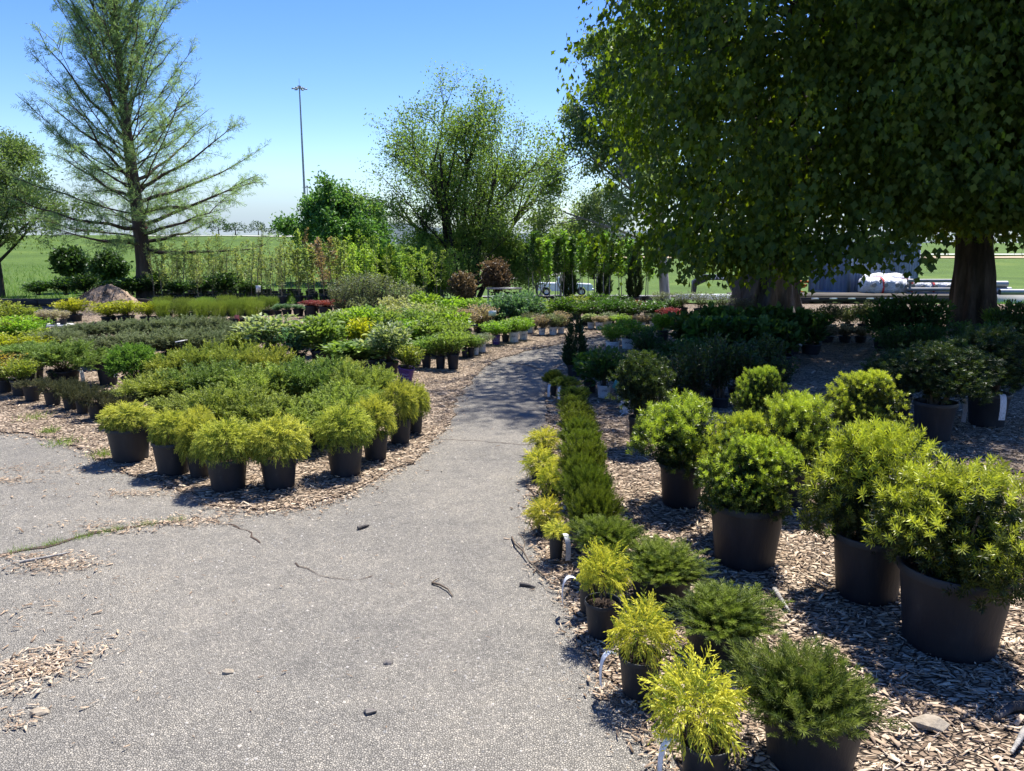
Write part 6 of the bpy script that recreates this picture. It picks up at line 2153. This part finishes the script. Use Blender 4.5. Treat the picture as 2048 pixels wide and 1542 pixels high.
def wheel(parent, x, y, z, r, w):
    o = MB()
    a = np.linspace(0, 2 * math.pi, 28, endpoint=False)
    prof = [(r * 0.55, -w / 2), (r * 0.95, -w / 2), (r, -w * 0.32), (r, w * 0.32), (r * 0.95, w / 2), (r * 0.55, w / 2)]
    V = np.concatenate([np.stack([q * np.cos(a), np.full(28, h), q * np.sin(a)], -1) for q, h in prof])
    i, j = np.meshgrid(np.arange(5), np.arange(28), indexing='ij')
    o.add(V, np.stack([i * 28 + j, i * 28 + (j + 1) % 28, (i + 1) * 28 + (j + 1) % 28, (i + 1) * 28 + j], -1).reshape(-1, 4))
    wo = o.obj("wheel", M["tyre"], parent, True)
    wo.location = (x, y, z)
    h = MB()
    V = np.concatenate([np.stack([q * np.cos(a), np.full(28, hh), q * np.sin(a)], -1) for q, hh in ((r * 0.56, -w * 0.44), (r * 0.45, -w * 0.36), (r * 0.2, -w * 0.42), (0.001, -w * 0.44))])
    i, j = np.meshgrid(np.arange(3), np.arange(28), indexing='ij')
    F = np.stack([i * 28 + j, i * 28 + (j + 1) % 28, (i + 1) * 28 + (j + 1) % 28, (i + 1) * 28 + j], -1).reshape(-1, 4)
    h.add(V, F).add(V * np.array([1, -1, 1]), F[:, ::-1])
    h.obj("rim", M["chrome"], wo)


tx, ty = float(5.463), 82.0
truck = thing("pickup_truck", "white pickup truck parked beyond the young trees", "pickup truck", (tx, ty, gz(tx, ty) + 0.14))
body = extrude_side(MB(), [(-2.9, 0.55), (-2.35, 0.5), (-2.3, 0.62), (-2.1, 0.88), (-1.6, 0.88), (-1.4, 0.62), (-1.3, 0.48), (1.25, 0.48), (1.35, 0.62), (1.55, 0.9), (2.1, 0.9), (2.3, 0.62), (2.4, 0.5),
                                (2.95, 0.55), (2.98, 1.05), (2.85, 1.18), (1.25, 1.26), (-0.75, 1.26), (-0.8, 1.30), (-2.9, 1.30)], -0.98, 0.98)
body.obj("body", M["truck_white"], truck)
extrude_side(MB(), [(-0.72, 1.262), (1.22, 1.262), (0.55, 1.88), (0.3, 1.93), (-0.55, 1.93), (-0.68, 1.85)], -0.86, 0.86).obj("cab", M["truck_white"], truck)
for sy in (-1, 1):
    for prof in ([(-0.55, 1.32), (0.12, 1.32), (0.12, 1.82), (-0.52, 1.82)], [(0.22, 1.32), (1.0, 1.32), (0.5, 1.82), (0.22, 1.82)]):
        extrude_side(MB(), prof, sy * 0.862, sy * 0.875).obj("window", M["glass"], truck)
    MB().box((2.985, sy * 0.75, 0.98), (0.03, 0.3, 0.18)).obj("headlight", M["chrome"], truck)
    MB().box((0.15, sy * 0.99, 1.05), (0.18, 0.02, 0.04)).obj("door_handle", M["black_steel"], truck)
MB().box((3.03, 0, 0.62), (0.14, 1.9, 0.2)).obj("bumper", M["chrome"], truck)
for x in (-1.85, 1.83):
    for sy in (-1, 1):
        wheel(truck, x, sy * 0.86, 0.40, 0.41, 0.26)


# gooseneck trailer with the lettering on its neck
gx_, gy_ = float(8.595), 37.0
gz_ = gz(gx_, gy_)
tr = thing("gooseneck_trailer", "black gooseneck trailer with white lettering, left of the thick trunk", "trailer", (gx_, gy_, gz_))
zt = float(0.053)-gz_
zb = float(-0.8)-gz_
extrude_side(MB(), [(0.0, zt - 0.30), (0.45, zt - 0.03), (0.5, zt), (2.6, zt), (2.6, zt - 0.26), (0.75, zt - 0.26), (0.2, zt - 0.52), (0.16, zb), (0.0, zb)], -0.16, 0.16).obj("neck", M["black_steel"], tr)
extrude_side(MB(), [(1.62, zt - 0.26), (2.6, zt - 0.26), (2.6, zb - 0.1), (2.0, zb - 0.1)], -0.14, 0.14).obj("riser", M["black_steel"], tr)
MB().box((7.2, 0, zb - 0.24), (10.4, 2.3, 0.22)).obj("deck_frame", M["black_steel"], tr)
MB().box((7.2, 0, zb - 0.10), (10.4, 2.36, 0.05)).obj("deck", M["timber"], tr)
MB().tube([(0.08, 0, zb), (0.08, 0, zb - 0.42)], 0.05, 10).obj("coupler", M["black_steel"], tr)
V, F = text_verts("LAMAR", 0.26)
V = np.stack([V[:, 0] + V[:, 1] * 0.25 + 1.15, np.full(len(V), -0.166), V[:, 1] + zt - 0.135], -1)
MB().add(V, F).obj("lettering", noise_mat("white_letter", [(0.3, (0.7, 0.7, 0.7)), (0.7, (0.8, 0.8, 0.8))], 4.0), tr)
for q in range(7):
    MB().box((4.6 + 0.85 * q, -1.19, zb - 0.2), (0.35, 0.02, 0.06)).obj("reflector", M["tag_plain"], tr)
for x in (6.4, 7.4, 8.4):
    for sy in (-1, 1):
        wheel(tr, x, sy * 0.98, 0.42, 0.42, 0.3)
# low white beam lying before the neck
o = MB().box((0, 0, 0.13), (2.6, 0.14, 0.26)).obj("steel_beam", M["tag_plain"])
o.location = (float(8.845), 35.6, float(-0.937) - 0.1)
tag(o, "long white steel beam lying in front of the trailer neck", "beam")
t = thing("beam_support", "dark trestle under the white steel beam", "trestle", (float(8.845), 35.6, gz(float(8.845), 35.6)))
_hb = float(-0.937) - 0.1 - gz(float(8.845), 35.6)
for sx in (-0.9, 0.9):
    MB().box((sx, 0, _hb / 2), (0.12, 0.3, _hb)).obj("leg", M["black_steel"], t)

# shipping container
M["container"] = noise_mat("blue_grey_container", [(0.3, (0.10, 0.13, 0.185)), (0.6, (0.16, 0.20, 0.27)), (0.8, (0.24, 0.27, 0.33))], 1.2, 7.0, 0.6, 0.1, 20.0, (1, 1, 0.3))
cx_, cy_ = 19.14, 42.2
cz_ = float(-1.072)
CROT = math.radians(-58.4)
ct = thing("shipping_container", "blue grey corrugated shipping container behind the maples", "shipping container", (cx_, cy_, cz_), CROT)
CW, CL, CH = 2.44, 6.06, 2.59


def corrug(n_, w_, h_, d):
    xs_, zs_ = [], []
    p = w_ / n_
    for k in range(n_):
        for f, o_ in ((0.0, 0), (0.28, 0), (0.42, d), (0.86, d)):
            xs_.append(-w_ / 2 + (k + f) * p)
            zs_.append(o_)
    xs_.append(w_ / 2)
    zs_.append(0)
    return np.array(xs_), np.array(zs_)


for side, w_, n_, fn in (("end_panel", CW - 0.24, 9, lambda u, d, z: (u, -CL / 2 + 0.02 + d, z)), ("side_panel", CL - 0.24, 24, lambda u, d, z: (CW / 2 - 0.02 - d, u, z)),
                         ("side_panel", CL - 0.24, 24, lambda u, d, z: (-CW / 2 + 0.02 + d, -u, z)), ("end_panel", CW - 0.24, 9, lambda u, d, z: (-u, CL / 2 - 0.02 - d, z))):
    u, d = corrug(n_, w_, CH, 0.045)
    V = np.array([fn(a, b_, z) for z in (0.12, CH - 0.1) for a, b_ in zip(u, d)])
    k = len(u)
    i = np.arange(k - 1)
    MB().add(V, np.stack([i, i + 1, i + 1 + k, i + k], -1)).obj(side, M["container"], ct)
for sx in (-1, 1):
    for sy in (-1, 1):
        MB().box((sx * (CW / 2 - 0.06), sy * (CL / 2 - 0.06), CH / 2), (0.12, 0.12, CH)).obj("corner_post", M["container"], ct)
    MB().box((sx * (CW / 2 - 0.06), 0, 0.06), (0.115, CL - 0.25, 0.12)).obj("bottom_rail", M["container"], ct)
    MB().box((sx * (CW / 2 - 0.06), 0, CH - 0.06), (0.115, CL - 0.25, 0.115)).obj("top_rail", M["container"], ct)
    MB().box((0, sx * (CL / 2 - 0.06), 0.06), (CW - 0.25, 0.115, 0.12)).obj("bottom_rail", M["container"], ct)
    MB().box((0, sx * (CL / 2 - 0.06), CH - 0.06), (CW - 0.25, 0.115, 0.115)).obj("top_rail", M["container"], ct)
MB().box((0, 0, CH - 0.03), (CW - 0.26, CL - 0.26, 0.04)).obj("roof", M["container"], ct)
MB().box((0.25, -CL / 2 + 0.003, 0.75), (0.12, 0.01, 0.12)).obj("label_plate", M["tag_plain"], ct)
for sx in (-0.35, 0.05):
    MB().tube([(sx, -CL / 2 - 0.02, 0.15), (sx, -CL / 2 - 0.02, CH - 0.1)], 0.02, 8).obj("lock_rod", M["container"], ct)
t = thing("container_blocks", "timber blocks under the shipping container", "timber blocks", (cx_, cy_, gz(cx_, cy_)), CROT)
_ch = cz_ - gz(cx_, cy_)
for sy in (-2.4, 0, 2.4):
    MB().box((0, sy, _ch / 2), (2.3, 0.4, _ch)).obj("block", M["timber"], t)

# orange steel pieces left of the container
M["orange"] = noise_mat("orange_paint", [(0.3, (0.50, 0.11, 0.02)), (0.7, (0.62, 0.17, 0.035))], 3.0, 5.0, 0.5)
ox, oy = float(14.792), 40.5
t = thing("orange_rack", "stack of orange steel rack pieces left of the container", "steel rack", (ox, oy, float(-1.055)))
for k, (z, a, ln) in enumerate([(0.08, 0.1, 1.2), (0.25, -0.2, 1.0), (0.42, 0.05, 1.1), (0.58, 0.02, 1.2)]):
    MB().box((0.05 * k, 0.05 * k, z), (ln, 0.1, 0.12), rot=np.array(Matrix.Rotation(a, 3, 'Y'))).obj("rack_beam", M["orange"], t)
for sx in (-0.3, 0.3):
    MB().box((sx, 0.2, 0.3), (0.09, 0.09, 0.7)).obj("rack_post", M["orange"], t)
t2 = MB().box((0, 0, 0), (2.2, 1.2, 0.9)).obj("pallet_stack", M["timber"])
t2.location = (ox + 0.1, oy, float(-1.055) - 0.46)
tag(t2, "dark timber stack that carries the orange rack pieces", "timber stack")

# flatbed trailer with white wrapped rolls
M["wrap"] = None
m, n, l, out = new_mat("plastic_wrap")
v = coords(n, l, "Object", (1, 1, 2.2))
f1 = noise(n, l, v, 3.5, 8.0, 0.7, 1.5)
r1 = ramp(n, [(0.3, (0.42, 0.43, 0.44)), (0.5, (0.72, 0.72, 0.72)), (0.7, (0.82, 0.82, 0.82))])
l.new(f1, r1.inputs[0])
b = n.new("ShaderNodeBsdfPrincipled")
b.inputs["Roughness"].default_value = 0.3
l.new(r1.outputs[0], b.inputs["Base Color"])
bp = n.new("ShaderNodeBump")
bp.inputs["Strength"].default_value = 1.0
bp.inputs["Distance"].default_value = 0.12
l.new(f1, bp.inputs["Height"])
l.new(bp.outputs[0], b.inputs["Normal"])
l.new(b.outputs[0], out.inputs[0])
M["wrap"] = m
M["strap"] = noise_mat("red_strap", [(0.3, (0.5, 0.05, 0.05)), (0.7, (0.62, 0.09, 0.08))], 5.0)
fy = 38.0
fx0, fx1 = float(16.281), float(21.781)
dz = float(-0.987)
fz0 = gz((fx0 + fx1) / 2, fy)
ft = thing("flatbed_trailer", "low grey flatbed trailer that carries the wrapped rolls", "trailer", ((fx0 + fx1) / 2, fy + 0.6, fz0))
dl = fx1 - fx0 + 1.6
MB().box((0, 0, dz - fz0 - 0.06), (dl, 2.4, 0.1)).obj("deck", M["timber"], ft)
MB().box((0, 0, dz - fz0 - 0.24), (dl - 0.1, 2.2, 0.24)).obj("deck_frame", M["black_steel"], ft)
for x in (-1.2, -0.2, 0.8):
    for sy in (-1, 1):
        wheel(ft, x, sy * 0.95, 0.40, 0.40, 0.28)


def bundle(x, y, z, w, h, d, seed, label, straps=(0.0,)):
    r = np.random.default_rng(seed)
    t = thing("wrapped_rolls", label, "wrapped bundle", (x, y, z), 0, "white plastic wrapped bundles on the flatbed")
    mb = MB()
    na, nb = 30, 22
    V = []
    for i in range(nb + 1):
        u = -1 + 2 * i / nb
        e = (1 - abs(u) ** 5) ** 0.4
        for j in range(na):
            a = 2 * math.pi * j / na
            c_, s_ = math.cos(a), math.sin(a)
            q = (abs(c_) ** 3 + abs(s_) ** 3) ** (-1 / 3)
            k = 1 + 0.06 * math.sin(5 * u * 2 + seed) * c_ + 0.05 * math.sin(9 * u + 3 * a) + r.normal() * 0.012
            V.append([u * w / 2, c_ * q * d / 2 * e * k, max(0.0, h / 2 + s_ * q * h / 2 * (0.55 + 0.45 * e) * k)])
    F = []
    for i in range(nb):
        for j in range(na):
            F.append([i * na + j, (i + 1) * na + j, (i + 1) * na + (j + 1) % na, i * na + (j + 1) % na])
    F.append
    mb.add(np.array(V), np.array(F))
    for i0, rev in ((0, 1), (nb, 0)):
        ring = np.array(V[i0 * na:(i0 + 1) * na])
        idx = [[j, (j + 1) % na, na] for j in range(na)]
        mb.add(np.vstack([ring, ring.mean(0)]), np.array(idx if not rev else [[b2, a2, c2] for a2, b2, c2 in idx]))
    mb.obj("wrap", M["wrap"], t, True)
    for s_ in straps:
        ss = MB()
        pts = []
        for j in range(na + 1):
            a = 2 * math.pi * j / na
            c_, si = math.cos(a), math.sin(a)
            q = (abs(c_) ** 3 + abs(si) ** 3) ** (-1 / 3)
            pts.append([s_ * w / 2, c_ * q * d / 2 * 1.09, max(0.0, h / 2 + si * q * h / 2 * 1.07)])
        P = np.array(pts)
        A, B = P + np.array([-0.05, 0, 0]), P + np.array([0.05, 0, 0])
        i = np.arange(na)
        ss.add(np.vstack([A, B]), np.stack([i, i + 1, i + na + 2, i + na + 1], -1)).obj("strap", M["strap"], t)
    # ends of the rolls seen through the plastic
    for k in range(3):
        ring = MB()
        ring.tube([(w * (-0.3 + 0.28 * k), -d / 2 * 1.0, h * 0.6), (w * (-0.3 + 0.28 * k), -d / 2 * 1.13, h * 0.6)], 0.10, 14)
        ring.obj("roll_end", M["grey_steel"], t)


bundle(float(18.182), 38.3, dz, float(18.726) - float(16.721), 0.85, 1.3, 1, "white wrapped rolls with a red strap in front of the container", (-0.15,))
bundle(float(19.266), 38.4, dz, 1.0, 0.75, 1.2, 2, "smaller white wrapped bundle right of the first strapped rolls", (0.5,))
bundle(float(20.794), 38.6, dz, 2.2, 0.66, 1.2, 3, "long white wrapped bundle behind the slimmer trunk", (-0.1,))
bundle(float(18.934), 39.35, dz, 2.4, 1.0, 1.0, 4, "white wrapped rolls stacked behind the first strapped rolls", ())
t = thing("guard_rails", "grey steel guard rails lying on the flatbed left of the slimmer trunk", "guard rails", (float(20.417), 37.5, dz))
for z in (0.08, 0.30, 0.72):
    MB().tube([(-1.3, 0, z), (1.6, 0, z)], 0.09, 10).obj("rail", M["grey_steel"], t, True)
for sx in (-1.1, 1.4):
    MB().box((sx, 0.14, 0.4), (0.1, 0.1, 0.8)).obj("post", M["grey_steel"], t)
# pale pipes right of the slimmer trunk
_pz = float(-0.939)
for k, (px_x, dzp, r_) in enumerate([(2000.0, 0.0, 0.17), (1992.0, 0.34, 0.15), (2012.0, 0.0, 0.14)]):
    xx = (px_x - 1024) / 1540 * 37.6
    o = MB().tube([(-0.62, 0, 0), (0.62, 0, 0)], r_, 18, caps=False).tube([(-0.62, 0, 0), (0.62, 0, 0)], r_ * 0.55, 18, caps=False).obj("pale_pipe", M["galv"], smooth=True)
    o.location = (xx, 38.0 - 0.34 * k * (k != 1), _pz + r_ + dzp)
    tag(o, ["pale grey pipe lying lowest right of the slimmer trunk", "pale grey pipe on top of the small stack right of the slimmer trunk", "front pale grey pipe of the small stack at the right edge"][k], "pipe", "pale pipes at the right edge")
o = MB().box((0, 0, -0.5), (3.2, 1.8, 1.0)).obj("concrete_pad", M["concrete"], kind="structure")
o.location = ((2020 - 1024) / 1540 * 37.6, 38.2, _pz - 0.003)

# bench cart near the row of young trees
gx_, gy_ = float(-0.213), 20.9
cz0 = gz(gx_, gy_)
t = thing("plant_cart", "wire cart with a pale board top left of the young trees", "cart", (gx_, gy_, cz0))
ht = float(0.365) - cz0
MB().box((0, 0, ht), (0.95, 0.5, 0.035)).obj("board", M["grey_steel"], t)
MB().box((0, 0, 0.12), (0.9, 0.46, 0.03)).obj("shelf", M["black_steel"], t)
for sx in (-0.43, 0.43):
    for sy in (-0.22, 0.22):
        MB().box((sx, sy, ht / 2 - 0.01), (0.03, 0.03, ht - 0.02)).obj("post", M["grey_steel"], t)
for sx in (-0.2, 0.1, 0.3):
    MB().box((sx, -0.05, 0.25), (0.14, 0.25, 0.22)).obj("crate", M["black_steel"], t)

# ------------------------------------------------------------------ twigs, branches, weeds, grass in the crack
def twig(name, label, pts, r0, mat="stem", side=None):
    o = MB().tube(pts, np.linspace(r0, r0 * 0.45, len(pts)), 6)
    for s_ in side or []:
        o.tube(s_, [r0 * 0.6, r0 * 0.45, r0 * 0.3][:len(s_)], 5)
    ob = o.obj(name, M[mat], smooth=True)
    return tag(ob, label, "twig")


twig("twig", "curved dark twig lying on the asphalt in the middle of the path", [(-0.383, 3.45, 0.012), (-0.342, 3.423, 0.014), (-0.301, 3.375, 0.016), (-0.275, 3.313, 0.010)], 0.006,
     side=[[(-0.383, 3.45, 0.012), (-0.367, 3.477, 0.016), (-0.354, 3.5, 0.012)]])
twig("twig", "long thin forked twig by the path edge next to the gold cypresses", [(0, 4.029, 0.012), (0.016, 3.909, 0.02), (0.058, 3.795, 0.03), (0.086, 3.682, 0.02), (0.149, 3.534, 0.015), (0.228, 3.423, 0.015)], 0.006,
     side=[[(0.058, 3.795, 0.03), (0.07, 3.889, 0.04), (0.033, 4, 0.05)]])
twig("wood_splinter", "flat wood splinter on the asphalt below the left bed tip", [(-0.877, 4.157, 0.014), (-0.847, 4.18, 0.016), (-0.824, 4.211, 0.012)], 0.012, "bark_grey")
twig("wood_splinter", "short wood splinter near the path edge right of the curved twig", [(0.038, 3.434, 0.012), (0.074, 3.423, 0.014), (0.109, 3.401, 0.012)], 0.011, "bark_grey")
twig("wood_splinter", "pale stick lying in the mulch right of the dwarf pines", [(1.211, 3.318, 0.04), (1.205, 3.219, 0.045), (1.208, 3.112, 0.035)], 0.014, "bark_pale")
twig("tree_root", "weathered root piece in the mulch at the lower right corner", [(1.811, 2.435, 0.03), (1.717, 2.398, 0.045), (1.641, 2.359, 0.03)], 0.022, "bark_grey")
twig("wood_splinter", "pale splinter at the lower right corner of the mulch", [(1.691, 2.284, 0.04), (1.629, 2.221, 0.045), (1.574, 2.172, 0.035)], 0.012, "bark_pale")
twig("wood_splinter", "long pale stick on the chip patch at the left", [(-2.495, 3.669, 0.02), (-2.398, 3.719, 0.025), (-2.313, 3.795, 0.02)], 0.009, "bark_pale")
for k, (x, y, s, lb) in enumerate([(-0.483, 2.749, 0.022, "small dark stone on the asphalt in the middle foreground"), (-1.084, 2.682, 0.024, "tan stone on the asphalt left of the middle"),
                                   (-1.645, 2.426, 0.032, "larger tan stone on the asphalt at the lower left"), (-0.495, 2.426, 0.026, "flat dark chip on the asphalt at the bottom middle"),
                                   (1.403, 2.331, 0.06, "pale grey rock in the mulch at the lower right")]):
    r = np.random.default_rng(700 + k)
    u = sphere_dirs(r, 26, -0.3)
    import bmesh as _bm
    bm = _bm.new()
    for q in u * np.array([1, 0.75, 0.5]) * s * (0.85 + 0.3 * r.random(26))[:, None]:
        bm.verts.new(q)
    _bm.ops.convex_hull(bm, input=bm.verts)
    me = bpy.data.meshes.new("stone")
    bm.to_mesh(me)
    bm.free()
    me.materials.append(noise_mat("stone_rock", [(0.3, (0.10, 0.09, 0.08)), (0.7, (0.2, 0.18, 0.16))] if k in (0, 3) else [(0.3, (0.22, 0.18, 0.13)), (0.7, (0.34, 0.29, 0.22))], 30.0, 5.0, 0.9, 0.5, 60.0))
    o = put("stone", me)
    o.location = (x, y, (0.018 if k == 4 else 0.004) + s * 0.08)
    tag(o, lb, "stone")

L["weed"] = leaf_mat("weed_leaf", (0.10, 0.17, 0.03), (0.24, 0.32, 0.07), 0.38, 0.5, 0.1)
WB = blade_tmpl(0.07, 0.5)
for k, (x, y, w_, lb) in enumerate([(-4.392, 6.91, 0.16, "small weed tuft in the mulch below the bronze junipers"), (-3.634, 5.995, 0.15, "low weed tuft at the mulch edge on the left"),
                                    (-3.117, 5.674, 0.12, "leafy weed beside the left end pot of the thread cypress row"), (-3.946, 6.387, 0.09, "dry sparse weed in the left mulch")]):
    r = np.random.default_rng(800 + k)
    n_ = 120
    P = np.column_stack([r.normal(size=(n_, 2)) * w_ * 0.4, np.full(n_, 0.0)])
    D = np.column_stack([r.normal(size=(n_, 2)) * 0.6, np.full(n_, 0.8)])
    mb = MB()
    add_inst(mb, WB, P, D, r.uniform(0.03, 0.075, n_), r, r.random(n_))
    o = mb.obj("weed", L["weed"])
    o.location = (x, y, 0.017)
    tag(o, lb, "weed")
mb = MB()
r = np.random.default_rng(812)
cp = np.array(crack_pts)
n_ = 1500
s = r.random(n_) ** 0.9 * (len(cp) - 2) + 0.4
j = s.astype(int)
P = cp[j] + (cp[j + 1] - cp[j]) * (s - j)[:, None] + r.normal(size=(n_, 2)) * 0.018
cl = (np.sin(s * 9) + np.sin(s * 23) * 0.6 + r.normal(size=n_) * 0.5) > -0.1
P = P[cl]
add_inst(mb, WB, np.column_stack([P, np.full(len(P), 0.004)]), np.column_stack([r.normal(size=(len(P), 2)) * 0.6, np.ones(len(P))]), r.uniform(0.012, 0.04, len(P)), r, r.random(len(P)))
mb.obj("crack_grass", L["weed"], kind="stuff")

# tall grass at the edge of the field
L["grass"] = leaf_mat("field_grass_blade", (0.045, 0.11, 0.016), (0.12, 0.22, 0.03), 0.38, 0.6, 0.0)
mb = MB()
r = np.random.default_rng(813)
n_ = 24000
yy = 20.0 + 30.0 * r.random(n_) ** 1.7
xx = yy * r.uniform(-0.72, 0.72, n_)
keep = ~((xx > -1.8) & (xx < 12.5 + 0.35 * (yy - 20)) & (yy < 41))
xx, yy = xx[keep], yy[keep]
P = np.column_stack([xx, yy, terrain_z(xx, yy) - 0.01])
add_inst(mb, blade_tmpl(0.10, 0.4), P, np.column_stack([r.normal(size=(len(P), 2)) * 0.45, np.ones(len(P))]), r.uniform(0.09, 0.24, len(P)), r, r.random(len(P)))
mb.obj("grass", L["grass"], kind="stuff")
